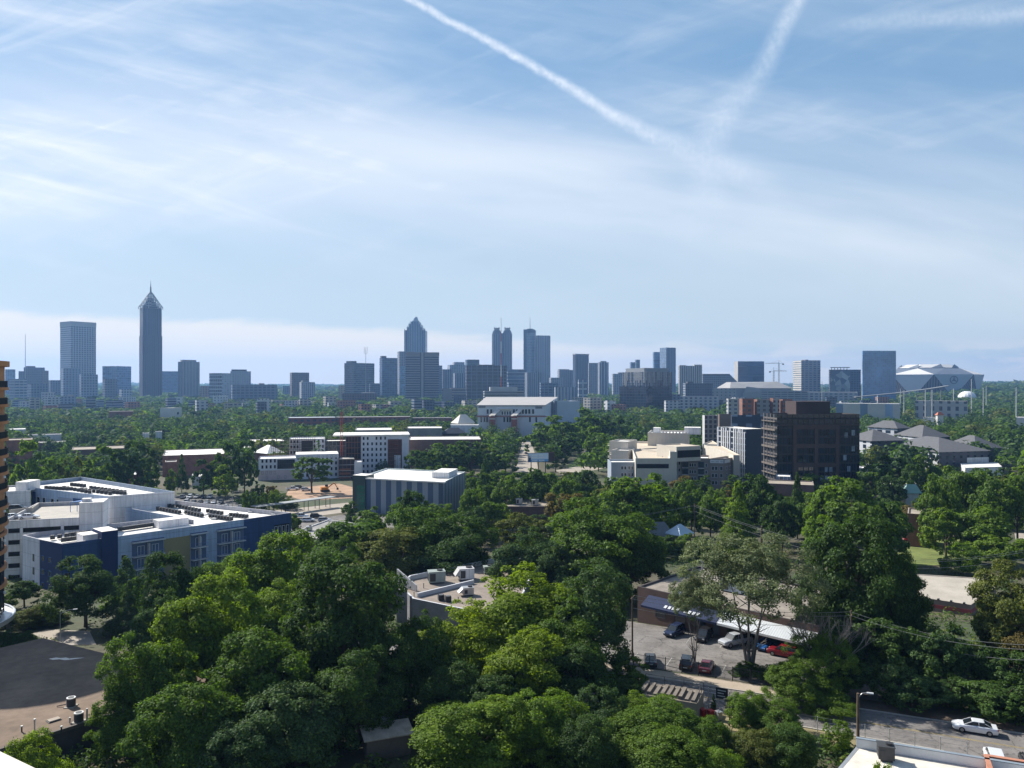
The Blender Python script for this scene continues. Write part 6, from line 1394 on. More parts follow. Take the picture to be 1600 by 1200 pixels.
def billboard():
    Y = 430; A = wp(825, 0, Y); B = wp(857, 0, Y+4); z0, z1 = zat(722.5, Y), zat(708, Y); g = gz(A.x, Y)
    t = thing('billboard', 'roadside billboard with pale blue poster beside the highway', 'billboard', ((A.x+B.x)/2, Y, g)); F = FR(A.xy, B.xy); L = (B-A).length
    F = FR(A.xy, B.xy)
    b = MB(); b.fbox(F, 0, L, z0, z1, -.5, 0, 0); b.build('panel', [M_dark], t)
    b = MB(); b.fbox(F, .2, L-.2, z0+.2, z1-.2, 0, .05, 0); b.fbox(F, .2, L-.2, z0+.2, z0+1.5, .05, .06, 1); b.build('poster', [mat('poster_pale_blue', (.55,.68,.80), .6, .04, .5), mat('poster_mid_blue', (.13,.36,.66), .6, .04, .5)], t)
    b = MB(); b.fbox(F, .4, 1.7, z0+.3, z0+2.6, .06, .09, 0); b.fbox(F, .7, 1.4, z0+2.6, z0+3.6, .06, .09, 1); b.build('poster_figure', [mat('poster_navy', (.03,.05,.12)), mat('poster_skin', (.4,.28,.22))], t)
    b = MB()
    for r, (zz, n) in enumerate(((z1-1.7, 8), (z1-2.9, 9), (z0+.55, 9))):
        for i in range(n):
            if i not in (4,): b.fbox(F, 2.4+i*.85, 2.95+i*.85, zz, zz+.62, .06, .09, 0)
    b.build('poster_lettering', [mat('poster_white', (.78,.8,.82), .6, .03, 1)], t)
    C_ = wp(866, 0, Y+9); F2 = FR(B.xy, C_.xy); b = MB(); b.fbox(F2, 0, (C_-B).length, z0-.2, z1, -.4, 0, 0); b.build('side_panel', [mat('dark_brown_board', (.05,.03,.028), .8, .1, .5)], t)
    b = MB()
    for f in (.15, .5, .85): p = A+(B-A)*f; b.tube((p.x, p.y+.3, g-1), (p.x, p.y+.3, z0+.2), .25, .25, 8)
    b.build('post', [M_dark], t)
billboard()
# ------------------------------------------------------------------ the street below
RD = Vector((.912, -.41)); RN = Vector((.41, .912)); RP0 = Vector((21.9, 109.6))
def rd(t, o): return RP0+RD*t+RN*o      # t metres along the street, o metres beyond its far kerb
sheet('street', [rd(-90, -8.6), rd(70, -8.6), rd(70, 0), rd(-90, 0)], M_asph2, .03)
sheet('pavement', [rd(-40, .25), rd(24, .25), rd(24, 3.2), rd(-40, 3.2)], mat('tan_pavement', (.36,.30,.235), .95, .15, .4), .13)
sheet('dirt_verge', [rd(24, .25), rd(70, .25), rd(70, 3), rd(24, 3)], mat('brown_dirt', (.10,.075,.055), .95, .3, .5), .05)
sheet('parking_bay', [rd(34.2, -14.5), rd(50, -14.5), rd(50, -8.62), rd(34.2, -8.62)], M_asph2, .035)
sheet('near_verge', [rd(5, -13.5), rd(34, -12), rd(34, -8.7), rd(5, -8.7)], mat('dry_grass', (.22,.185,.10), .95, .3, .6), .04)
sheet('shop_parking_lot', [rd(-22, 3.9), rd(28, 3.9), rd(30, 12), rd(20, 17), rd(2, 24.5), rd(-22, 33)], M_asph2, .04)
sheet('gate_forecourt', [rd(-16, -18), rd(5, -16), rd(5, -8.7), rd(-16, -8.7)], M_pale, .05)
sheet('alley', RPs([(50, 990), (75, 982), (140, 986), (150, 1010), (90, 1012)], -5.2), M_pale, .06)
def kerb(name, a, b, o):
    k_ = MB(); n = 30
    for i in range(n):
        p, q = rd(a+(b-a)*i/n, o), rd(a+(b-a)*(i+1)/n, o); zp = gz(p.x, p.y)
        k_.obox((p.x, p.y, zp-.2), (q.x-p.x, q.y-p.y, gz(q.x, q.y)-zp), (RN.x*.2, RN.y*.2, 0), (0, 0, .34), 0)
    tag(k_.build(name, [M_conc]), kind='structure')
kerb('kerb', -40, 70, .02); kerb('kerb', -16, 34, -8.8)
def lane_marks():
    b = MB()
    for i in range(-20, 34):
        p, q = rd(i*2.0, -4.25), rd(i*2.0+2.0, -4.25)
        for o in (0, .22):
            pts = [p+RN*o, q+RN*o, q+RN*(o+.1), p+RN*(o+.1)]; b.face([(v.x, v.y, gz(v.x, v.y)+.038) for v in pts], 0)
    tag(b.build('lane_marking', [mat('worn_yellow_paint', (.30,.23,.09), .9, .35, .8)]), kind='structure')
lane_marks()

def bay_lines():
    b = MB()
    for o, a, n_ in ((5.0, -12, 14), (17.5, -6, 10)):
        for i in range(n_):
            p = rd(a+i*2.7, o); q = p+RN*4.6; w = RD*.05; b.face([(v.x, v.y, gz(v.x, v.y)+.048) for v in (p-w, p+w, q+w, q-w)], 0)
    tag(b.build('bay_marking', [mat('worn_white_paint', (.36,.35,.33), .9, .35, .8)]), kind='structure')
bay_lines()
# -------- cars
def loft(b, st, mi=0, top=0.0, n=12):
    """closed skin through rounded sections: (x, half width, z low, z high)"""
    rings = []
    for x, w, z0, z1 in st:
        h = z1-z0; r = min(.16, h*.35); R_ = []
        for y, z in ((-w*.94, z0), (-w, z0+h*.3), (-w, z0+h*.62), (-w+r*.4, z1-r*.4), (-w+r*1.2, z1), (w-r*1.2, z1), (w-r*.4, z1-r*.4), (w, z0+h*.62), (w, z0+h*.3), (w*.94, z0)): R_.append(Vector((x, y, z)))
        rings.append(R_)
    m = len(rings[0])
    for A, B in zip(rings, rings[1:]):
        for i in range(m): j = (i+1) % m; b.face([A[i], A[j], B[j], B[i]], mi)
    b.face(rings[0], mi); b.face(rings[-1][::-1], mi)
CARS = {
 'sedan': dict(body=[(-2.38,.72,.42,.78),(-2.28,.86,.30,.98),(-1.5,.91,.24,1.0),(.9,.91,.24,.97),(1.7,.90,.26,.90),(2.25,.82,.30,.76),(2.42,.62,.38,.62)], cab=[(-1.75,.74,.96,1.0),(-1.0,.70,.93,1.36),(-.2,.70,.93,1.43),(.3,.70,.93,1.41),(1.2,.74,.93,.97)], roof=(-.95,.35,.60,1.425), ax=(-1.42,1.42), r=.33),
 'suv': dict(body=[(-2.35,.80,.45,1.0),(-2.28,.92,.34,1.12),(-1.4,.95,.28,1.12),(1.0,.95,.28,1.08),(1.9,.92,.30,1.02),(2.28,.86,.36,.88),(2.38,.70,.45,.72)], cab=[(-2.28,.80,1.08,1.14),(-1.95,.76,1.05,1.66),(-.5,.76,1.05,1.74),(.35,.76,1.05,1.70),(1.2,.80,1.04,1.08)], roof=(-1.9,.42,.68,1.735), ax=(-1.42,1.42), r=.37),
 'pickup': dict(body=[(-2.95,.88,.55,1.12),(-2.9,.97,.45,1.16),(-.9,.98,.42,1.16),(1.1,.98,.40,1.20),(2.3,.97,.42,1.18),(2.8,.92,.46,1.05),(2.95,.80,.55,.95)], cab=[(-.95,.84,1.12,1.18),(-.75,.80,1.1,1.86),(.2,.80,1.1,1.92),(.75,.80,1.1,1.88),(1.45,.84,1.12,1.2)], roof=(-.72,.78,.72,1.91), ax=(-1.75,1.85), r=.42),
}
CPROTO = {}
def car(kind, col, x, y, head, label, group=None, name=None, z=None):
    s = CARS[kind]; nm = name or {'sedan': 'parked_car', 'suv': 'parked_suv', 'pickup': 'pickup_truck'}[kind]
    pm = mat('car_paint_'+col[0], col[1], .22, .02, .5, metal=.25, spec=.6)
    if kind not in CPROTO:
        t = thing(nm, 'car', 'car', (0, 0, 0)); o = (0, 0, 0)
        b = MB(); loft(b, s['body']); b.build('body', [pm], t, origin=o, smooth=False)
        b = MB(); loft(b, s['cab']); b.build('window', [mat('car_glass', (.012,.016,.02), .05, .05, 1, spec=.8)], t, origin=o)
        r = s['roof']; b = MB(); loft(b, [(r[0], r[2]*.9, r[3]-.05, r[3]-.005), (r[0]+.15, r[2], r[3]-.06, r[3]+.02), (r[1]-.15, r[2], r[3]-.06, r[3]+.02), (r[1], r[2]*.9, r[3]-.07, r[3]-.02)])
        c = s['cab']
        for sy in (-1, 1):
            for k_ in (0, 3): a, d = c[k_], c[k_+1]; b.tube((a[0]+.03, sy*(a[1]-.02), a[3]), (d[0], sy*(d[1]-.03), d[3]-.02), .045, .045, 5)
            m_ = (c[1][0]+c[3][0])/2; b.tube((m_, sy*(c[2][1]+.01), c[2][2]), (m_, sy*(c[2][1]-.03), c[2][3]-.03), .04, .04, 5)
        b.build('roof', [pm], t, origin=o)
        for ax in s['ax']:
            for sy in (-1, 1):
                w = s['body'][2][1]; b = MB(); b.tube((ax, sy*(w-.2), s['r']), (ax, sy*(w+.01), s['r']), s['r'], s['r'], 16); wo = b.build('wheel', [mat('tyre_rubber', (.018,.018,.018), .9, .1, 1)], t, origin=o)
                b = MB(); b.tube((ax, sy*(w-.02), s['r']), (ax, sy*(w+.025), s['r']), s['r']*.62, s['r']*.58, 12); rim = b.build('rim', [mat('alloy_rim', (.32,.33,.34), .35, .05, 1, metal=.7)], t, origin=o); rim.parent = wo
        f, bk = s['body'][-2], s['body'][1]
        for sy in (-1, 1):
            b = MB(); b.abox(f[0]-.12, f[0]+.10, sy*f[1]*.72-.16, sy*f[1]*.72+.16, f[3]-.22, f[3]-.06, 0); b.build('headlight', [mat('headlight_lens', (.7,.72,.74), .15, .03, 1, spec=.7)], t, origin=o)
            b = MB(); b.abox(bk[0]-.06, bk[0]+.12, sy*bk[1]*.80-.15, sy*bk[1]*.80+.15, bk[3]-.28, bk[3]-.1, 0); b.build('tail_light', [mat('tail_light_red', (.35,.015,.012), .3, .05, 1)], t, origin=o)
        b = MB(); b.abox(f[0]+.06, s['body'][-1][0]+.012, -.45, .45, .42, .6, 0); b.abox(s['body'][0][0]-.02, bk[0], -.3, .3, .62, .75, 1); b.build('grille', [M_dark, mat('number_plate', (.55,.55,.52), .6, .03, 1)], t, origin=o)
        if kind == 'pickup':
            b = MB(); b.abox(-2.78, -1.02, -.78, .78, 1.17, 1.19, 0); b.build('load_bed', [M_black], t, origin=o)
        CPROTO[kind] = t; c_ = t
        for ch in t.children:
            if ch.name.split('.')[0] in ('body', 'roof'): ch.material_slots[0].link = 'OBJECT'
    else: c_ = copy_tree(CPROTO[kind])
    for ch in c_.children:
        if ch.name.split('.')[0] in ('body', 'roof'): ch.material_slots[0].link = 'OBJECT'; ch.material_slots[0].material = pm
    c_.name = nm; c_.location = (x, y, gz(x, y)+.05 if z is None else z); c_.rotation_euler = (0, 0, head)
    tag(c_, label, {'sedan': 'car', 'suv': 'car', 'pickup': 'truck'}[kind], group); return c_
WHT, BLK, DGR, SIL, RED, MAR, BLU, NAV, GRY, TAN = [('white', (.74,.75,.77)), ('black', (.02,.02,.022)), ('dark_grey', (.06,.062,.067)), ('silver', (.45,.46,.48)), ('red', (.22,.012,.018)), ('maroon', (.12,.010,.016)), ('blue', (.02,.11,.34)), ('navy', (.02,.03,.07)), ('grey', (.16,.165,.175)), ('tan', (.36,.32,.26))]
ha = lambda v: math.atan2(v.y, v.x)
def at(px, py, z=-.3): p = rp(px, py, z); return p.x, p.y
c_ = rd(37.9, -1.5); car('sedan', WHT, c_.x, c_.y, ha(-RD), 'white sedan with dark sunroof parked at the far kerb of the street')
c_ = Vector((53.2, 84.6)); car('suv', WHT, c_.x, c_.y, ha(RN), 'white car mostly hidden behind the white roof at the bottom right corner')
c_ = Vector((56.4, 83.4)); car('suv', BLK, c_.x, c_.y, ha(RN), 'black car behind the red brick parapet at the bottom right corner')
gp = 'cars in the shop parking lot'
car('sedan', DGR, *at(1016, 1036), ha(RN)+R(16), 'dark grey sedan parked leftmost along the lot fence', gp)
car('suv', BLK, *at(1073, 1042), ha(RN)+R(6), 'black hatchback parked beside the maroon car by the lot fence', gp)
car('sedan', MAR, *at(1104, 1047), ha(RN)+R(2), 'maroon sedan parked by the lot fence', gp)
car('pickup', SIL, *at(1149, 1006), ha(-RN)-R(40), 'silver pickup truck with bright windscreen facing out before the awning', gp)
car('suv', NAV, *at(1054, 992, -.6), ha(-RN)-R(18), 'dark blue car in deep shade under the blue awning', gp)
car('suv', BLK, *at(1100, 1000, -.6), ha(-RN)-R(8), 'black car in shade left of the silver pickup', gp)
car('sedan', BLU, *at(1196, 1013, -.5), ha(-RN)-R(15), 'bright blue car behind the forked tree trunks', gp)
car('suv', RED, *at(1224, 1024), ha(RN)+R(80), 'red hatchback right of the forked tree trunks', gp)
car('sedan', GRY, *at(1250, 1021), ha(RN)+R(70), 'grey car half behind foliage beside the red hatchback', gp)
car('sedan', RED, *at(1420, 836, -5.5), R(20), 'small red car by the orange brick building at the grass field')
# the lot between the blue block and the dark pines, cars on the valley floor
def lot_cars():
    rnd = random.Random(11); gp = 'cars in the lot beyond the white roofs'; cols = [SIL, NAV, WHT, BLK, RED, GRY, SIL, DGR, MAR, WHT, BLU, GRY, BLK, SIL, WHT, DGR, SIL, NAV, WHT, GRY, BLK, SIL, WHT, GRY, RED, BLK, SIL, WHT]
    nm = ['front', 'second', 'third', 'rear']; i = 0
    for r_, (Y, a, n) in enumerate(((304, 288, 8), (316, 284, 9), (328, 280, 8), (343, 276, 6))):
        order = ['leftmost', 'second', 'third', 'fourth', 'fifth', 'sixth', 'seventh', 'eighth', 'ninth', 'tenth']
        for k_ in range(n):
            if rnd.random() < .1: i += 1; continue
            c = cols[i % len(cols)]; i += 1; x = xat(a, Y)+k_*3.0+rnd.uniform(-.2, .2)
            car(rnd.choice(('sedan', 'suv', 'suv')), c, x, Y+rnd.uniform(-.5, .5), R(90)+R(180)*(rnd.random() < .5)+R(8), '%s car, %s from the left in the %s row of the valley lot' % (c[0].replace('_', ' '), order[k_] if k_ else 'first', nm[r_]), gp)
    for px, py, c, k_, lab in ((457, 765, WHT, 'pickup', 'white pickup beside the lone tree on the red soil yard'), (468, 763, DGR, 'suv', 'dark car behind the lone tree on the red soil yard'), (478, 766, WHT, 'suv', 'white van like car right of the lone tree trunk')): 
        p = rp(px, py, -8.7); car(k_, c, p.x, p.y, R(20), lab)
    for px, py, c, k_, lab in ((470, 806, WHT, 'pickup', 'white truck under the grey walkway canopy'), (494, 806, BLK, 'suv', 'black van right of the white truck at the walkway'), (482, 812, WHT, 'suv', 'white car in the side lot before the walkway'), (507, 812, SIL, 'suv', 'silver car at the right of the side lot'), (462, 812, GRY, 'sedan', 'grey car at the left end of the side lot')):
        p = rp(px, py, -8.2); car(k_, c, p.x, p.y, R(10), lab)
    p = rp(40, 792, 6.4); car('suv', DGR, xat(29, 216), 216, R(10), 'dark car parked on the garage roof deck by the stair block', z=6.37)
    for px, lab in ((20, 'white car left on the front edge of the garage roof'), (45, 'white car right on the front edge of the garage roof')): car('sedan', WHT, xat(px, 203), 203, R(20), lab, z=6.37)
    car('sedan', BLK, xat(822, 560), 560, R(100), 'dark car driving on the pale highway behind the billboard')
    car('pickup', WHT, xat(1086, 388), 388, R(5), 'white truck inside the dark storey of the raised parking level', z=8.0)
lot_cars()

# -------- shop with the blue awning
M_shopwall = mat('shop_brown_wall', (.13,.085,.07), .9, .15, .3); M_gravel = mat('weathered_gravel_roof', (.235,.205,.175), .95, .25, .5, bump=.2)
SA = Vector((23.2, 142.0)); SDR = Vector((.722, -.692)); SNR = Vector((.692, .722))
def shop():
    P = [SA, SA+SDR*34, SA+SDR*34+SNR*22, SA+SNR*22]
    t, P = block('shop_building', 'long low shop with gravel roof and blue awning behind the parking lot', P, -1.5, 4.6, M_shopwall, M_gravel, .35, edge=mat('dark_fascia', (.07,.06,.06), .8, .1, .5))
    F = FR(SA, SA+SDR*40)
    def awn(u0, u1, m, name, rib=False):
        b = MB(); o, u, n = F; z1, z0 = 3.5, 2.2
        a = [o+u*u0+n*.05+Vector((0, 0, z1)), o+u*u1+n*.05+Vector((0, 0, z1)), o+u*u1+n*2.6+Vector((0, 0, z0)), o+u*u0+n*2.6+Vector((0, 0, z0))]
        b.face([a[3], a[2], a[1], a[0]], 0); b.face([p-Vector((0, 0, .06)) for p in a], 0); b.face([a[3], a[3]-Vector((0, 0, .35)), a[2]-Vector((0, 0, .35)), a[2]], 0)
        if rib:
            for i in range(int((u1-u0)/.4)): uu = u0+i*.4; p = o+u*uu; b.obox(p+n*.05+Vector((0, 0, z1)), u*.09, n*2.55+Vector((0, 0, z0-z1)), Vector((0, 0, .035)), 0)
        return b.build(name, [m], t)
    awn(2.5, 17.5, mat('shaded_navy_canvas', (.008,.018,.06), .8, .1, .5), 'canvas_awning'); awn(17.6, 33.5, mat('corrugated_white_metal', (.62,.64,.66), .4, .08, .5, metal=.3), 'metal_awning', True)  # navy darkened: the tree shade over the canvas is put into its colour
    b = MB(); rnd = random.Random(4)
    for i in range(9): 
        if i != 4: o, u, n = F; p = o+u*(7+i*.8)+n*1.6+Vector((0, 0, 2.78)); b.obox(p, u*.5, n*.6+Vector((0, 0, -.31)), Vector((0, 0, .05)), 0)
    b.build('awning_lettering', [mat('faded_letter_white', (.55,.57,.6), .8, .1, 1)], t)
    windows(t, F, [(u, -.2) for u in (5, 9, 13, 22, 27, 32)], 2.2, 2.0, M_dframe, M_glassd)
    b = MB(); b.fbox(F, 15.5, 16.7, -1.4, 1.1, 0, .06, 0); b.build('door', [mat('shop_door', (.10,.11,.13), .6, .1, 1)], t)
    p = SA+SDR*14+SNR*10; rtu('rooftop_unit', 'pale blue grey box unit on the gravel shop roof', p.x, p.y, 4.25, 4.2, 2.4, 2.2, ha(SDR), mat('faded_blue_metal', (.34,.39,.44), .6, .1, 1))
    p = SA+SDR*2.5+SNR*19; t2 = thing('roof_vent', 'white capped flue pipe at the rear of the gravel shop roof', 'vent pipe', (p.x, p.y, 4.25)); b = MB(); b.tube((p.x, p.y, 4.2), (p.x, p.y, 6.3), .18, .18, 10); b.build('flue', [M_steel], t2); b = MB(); b.tube((p.x, p.y, 6.3), (p.x, p.y, 6.65), .42, .42, 10); b.build('cap', [M_steel], t2)
    p = SA+SDR*7+SNR*2.2; t2 = thing('skylight', 'small white pyramid skylight near the front of the gravel roof', 'skylight', (p.x, p.y, 4.25)); b = MB(); q = [Vector((p.x+sx, p.y+sy, 4.25)) for sx, sy in ((-.9,-.9),(.9,-.9),(.9,.9),(-.9,.9))]; ap = Vector((p.x, p.y, 5.2))
    for i in range(4): b.face([q[i], q[(i+1) % 4], ap], 0)
    b.build('glazing', [mat('skylight_white', (.6,.63,.66), .3, .05, 1)], t2); b = MB(); b.abox(p.x-1, p.x+1, p.y-1, p.y+1, 4.2, 4.3, 0); b.build('frame', [M_steel], t2)
shop()
def beige_hall():
    P = RPs([(1437, 933), (1517, 945), (1556, 917), (1547, 904), (1432, 897)], -.7); m = mat('beige_block_wall', (.21,.165,.135), .9, .1, .3)
    t, P = block('commercial_building', 'low beige flat roofed building with a faded red stripe below the grass field', P, -4.5, -.7, m, mat('beige_roof_membrane', (.38,.34,.285), .9, .14, .25), .12, edge=mat('beige_coping', (.36,.31,.26), .8, .1, .5))
    b = MB(); F = FR(rp(1437, 933, -.7), rp(1517, 945, -.7)); L = (rp(1437, 933, -.7)-rp(1517, 945, -.7)).length; b.fbox(F, 0, L+.06, -2.4, -1.7, 0, .06, 0); F2 = FR(rp(1517, 945, -.7), rp(1556, 917, -.7)); b.fbox(F2, 0, 15, -2.4, -1.7, 0, .06, 0); b.build('red_stripe', [mat('faded_red', (.30,.07,.07), .85, .12, .5)], t)
    b = MB(); b.fbox(F, L*.45, L*.62, -4.4, -2.5, 0, .05, 0); b.build('roller_door', [mat('roller_beige', (.25,.21,.17), .7, .1, .5)], t)
    b = MB()
    for i in range(4): b.fbox(F, L*(.1+.25*i), L*(.1+.25*i)+.35, -.75, -.5, -.6, .1, 0)
    b.build('scupper', [M_dark], t)
beige_hall()
sheet('grass_field', RPs([(1392, 843), (1500, 836), (1520, 880), (1440, 888), (1400, 880)], -6.2), mat('sunlit_dry_grass', (.135,.165,.045), .95, .3, .25), .05)
sheet('side_street', RPs([(1585, 825), (1640, 825), (1640, 870), (1592, 866)], -6), M_pale, .05)

# -------- flat roof with air handlers in the centre
def air_roof():
    z = 3.2; px = [(645, 935), (800, 967), (850, 856), (640, 899), (623, 914)]
    gw = bricks('grey_brick', (.17,.17,.185,1), (.20,.20,.215,1), (.26,.26,.27,1)); rf = mat('brown_ballast_roof', (.235,.195,.165), .95, .22, .5, bump=.2)
    t, P = block('low_building', 'grey brick flat roofed building with air handlers among the central trees', RPs(px, z), -6.5, z, gw, rf, .9, edge=mat('pale_coping_metal', (.52,.53,.56), .7, .08, .5))
    a, c = rp(648, 934, 2.3), rp(742, 911, 2.3); F = FR(c, a); L = (c-a).length; b = MB(); b.fbox(F, .5, L-.5, 2.3, 3.1, -.35, 0, 0); b.build('dividing_parapet', [mat('pale_coping_metal', (.52,.53,.56))], t)
    a, c = rp(620, 908, 3.2), rp(650, 917, 3.2); b = MB(); d = c-a; n = Vector((d.y, -d.x)).normalized()*.3
    def up(p, h): return Vector((p.x, p.y, h))
    f1 = [up(a, 2.4), up(c, 2.4), up(c, 3.5), up(a, 5.6)]; f2 = [up(Vector((p.x, p.y))-n, p.z) for p in f1]
    b.face(f1, 0); b.face(f2[::-1], 0)
    for i in range(4): b.face([f1[i], f2[i], f2[(i+1) % 4], f1[(i+1) % 4]], 0)
    b.build('raked_parapet', [M_white], t)
    b = MB(); p = rp(628, 931, 3.2); b.abox(p.x-.9, p.x+.9, p.y-.6, p.y+.6, -6, 4.3, 0); b.build('chimney', [gw], t)
    u = rp(682, 910, 2.3); rtu('air_handler', 'greenish grey box air handler left on the central brown roof', u.x, u.y, 2.3, 3.3, 2.2, 2.3, .25, mat('greenish_metal', (.27,.31,.29), .6, .1, 1))
    u = rp(728, 905, 2.3); rtu('air_handler', 'white air handler with sloped hood on the central brown roof', u.x, u.y, 2.3, 3.0, 2.4, 2.3, .25, M_white, hood=True)
    u = rp(762, 896, 2.3); rtu('air_handler', 'small grey green air handler at the rear of the central brown roof', u.x, u.y, 2.3, 1.7, 1.5, 1.5, .25, mat('greenish_metal', (.27,.31,.29)))
    u = rp(731, 930, 2.3); rtu('air_handler', 'dark sided air handler with white hood beside yellow green foliage', u.x, u.y, 2.3, 2.0, 1.6, 1.5, .25, M_steel, hood=True)
    for px_, py, lab in ((689, 938, 'left small condenser in front on the central brown roof'), (700, 940, 'right small condenser in front on the central brown roof')): u = rp(px_, py, 2.3); condensers([(u.x, u.y, 2.3)], lab, 'small condensers on the central brown roof', .3)
    for px_, py, h, lab in ((662, 919, .9, 'thin vent pipe left of the greenish air handler'), (647, 932, .8, 'short vent pipe at the front corner of the central brown roof'), (716, 942, 1.0, 'thin vent pipe behind the front parapet of the central brown roof')):
        u = rp(px_, py, 2.3); t2 = thing('vent_pipe', lab, 'vent pipe', (u.x, u.y, 2.3)); b = MB(); b.tube((u.x, u.y, 2.25), (u.x, u.y, 2.3+h), .07, .07, 8); b.build('pipe', [M_dark], t2); b = MB(); b.tube((u.x, u.y, 2.3+h), (u.x, u.y, 2.42+h), .13, .11, 8); b.build('cap', [M_steel], t2)
air_roof()

# -------- dark roof at the lower left
def dark_roof():
    z = 3.0; P = [Vector((-94, 34.5)), Vector((-38.9, 100.8)), Vector((-72, 117.9)), Vector((-122, 57))]
    t, P = block('warehouse', 'big brown flat roof half in tower shade at the lower left', P, -3.5, z, mat('dark_brown_wall', (.06,.05,.05), .9, .15, .4), mat('brown_asphalt_roof', (.165,.118,.085), .93, .36, .10, bump=.2), .0)
    b = MB(); F = FR(P[0], P[1]); b.fbox(F, 0, (P[1]-P[0]).length, z-.25, z+.12, -.2, .12, 0); b.build('eave_trim', [mat('eave_dark', (.09,.075,.065), .8, .1, .5)], t)
    def unit_(px, py, lab, tall):
        u = rp(px, py, z); t2 = thing('rooftop_condenser', lab, 'air conditioner', (u.x, u.y, z)); b = MB(); r = .5
        b.tube((u.x, u.y, z+.1), (u.x, u.y, z+1.0), r, r, 16)
        for i in range(6): b.tube((u.x, u.y, z+.2+i*.13), (u.x, u.y, z+.24+i*.13), r+.02, r+.02, 16)
        b.build('casing', [mat('condenser_dark', (.05,.05,.05))], t2); b = MB(); b.tube((u.x, u.y, z+1.0), (u.x, u.y, z+1.12), r*1.02, r*1.02, 16); b.tube((u.x, u.y, z+1.12), (u.x, u.y, z+1.15), r*.7, r*.7, 12, 1); b.build('fan_top', [M_steel, M_dark], t2)
        b = MB(); b.abox(u.x-.6, u.x+.6, u.y-.6, u.y+.6, z-.05, z+.1, 0); b.build('base', [M_conc], t2)
        if tall: b = MB(); b.tube((u.x+.9, u.y+.1, z), (u.x+.9, u.y+.1, z+1.5), .1, .1, 8); b.tube((u.x-.8, u.y-.4, z+.1), (u.x-.8, u.y-.4, z+.7), .1, .1, 8); b.build('pipe', [M_steel], t2)
        else: b = MB(); b.tube((u.x-1.6, u.y-.2, z+.12), (u.x-.5, u.y, z+.3), .06, .06, 6); b.build('pipe', [M_dark], t2)
    unit_(111, 1104, 'round condenser farther back on the brown roof', False); unit_(123, 1128, 'round condenser with stand pipes near the roof edge', True)
    for px, py, h, lab in ((54, 1143, 1.3, 'pale flue pipe standing on the sunlit brown roof'), (34, 1144, .6, 'short pipe left of the pale flue on the brown roof'), (73, 1148, .5, 'short dark pipe right of the pale flue on the brown roof'), (96, 1143, .5, 'short dark pipe before the round condensers')):
        u = rp(px, py, z); t2 = thing('vent_pipe', lab, 'vent pipe', (u.x, u.y, z)); b = MB(); b.tube((u.x, u.y, z-.05), (u.x, u.y, z+h), .08, .08, 8); b.build('pipe', [M_steel if h > 1 else M_dark], t2); b = MB(); b.tube((u.x, u.y, z+h), (u.x, u.y, z+h+.12), .14, .12, 8); b.build('cap', [M_steel], t2)
    u = rp(84, 1126, z); t2 = thing('roof_hatch', 'pale low roof hatch between pipes on the brown roof', 'roof hatch', (u.x, u.y, z)); b = MB(); a = R(50); e = Vector((math.cos(a), math.sin(a), 0)); f = Vector((-e.y, e.x, 0)); b.obox(Vector((u.x, u.y, z-.02))-e*.6-f*.4, e*1.2, f*.8, Vector((0, 0, .22)), 0); b.build('lid', [mat('hatch_tan', (.34,.29,.24), .9, .1, 1)], t2); b = MB(); b.obox(Vector((u.x, u.y, z-.02))-e*.7-f*.5, e*1.4, f*1.0, Vector((0, 0, .1)), 0); b.build('frame', [M_dark], t2)
    u = rp(103, 1029, z); b = MB(); pts = [(-2.4, -.35), (-1.5, -.5), (-.6, -.3), (.3, -.42), (1.2, -.1), (2.6, .5), (1.1, .25), (.5, .05), (-.2, .22), (-.9, .02), (-1.6, .05)]; a = R(-10)
    b.face([(u.x+x*math.cos(a)-y*math.sin(a), u.y+x*math.sin(a)+y*math.cos(a)*1.6, z+.02) for x, y in pts], 0); b.build('puddle', [mat('rain_puddle', (.10,.11,.12), .03, .1, 1, spec=1.0)], t)
dark_roof()
def own_ledge():
    z = 38.0; b = MB(); a, c = Vector((-5.62, 8.39)), Vector((-4.72, 7.85)); d = (c-a).normalized(); n = Vector((d.y, -d.x))
    q = a-d*6; P = [q, c+d*2.5, c+d*2.5+n*.42, q+n*.42]
    t = thing('parapet_ledge', 'cream coping ledge of the viewpoint building in the bottom left corner', 'ledge', (a.x, a.y, z-.25)); b.prism(P, z-.25, z, 0, 0, bottom=True); b.build('coping', [mat('cream_coping', (.62,.58,.50), .8, .06, 2)], t)
    b = MB(); P2 = [q+n*.44, c+d*2.5+n*.44, c+d*2.5+n*.56, q+n*.56]; b.prism(P2, z-.3, z-.08, 0, 0, bottom=True); b.build('metal_flashing', [M_steel], t)
    b = MB(); P2 = [q+n*.06, c+d*2.5+n*.06, c+d*2.5+n*.40, q+n*.40]; b.prism(P2, z-6, z-.26, 0, 0, bottom=True); b.build('wall', [M_offw], t)
own_ledge()

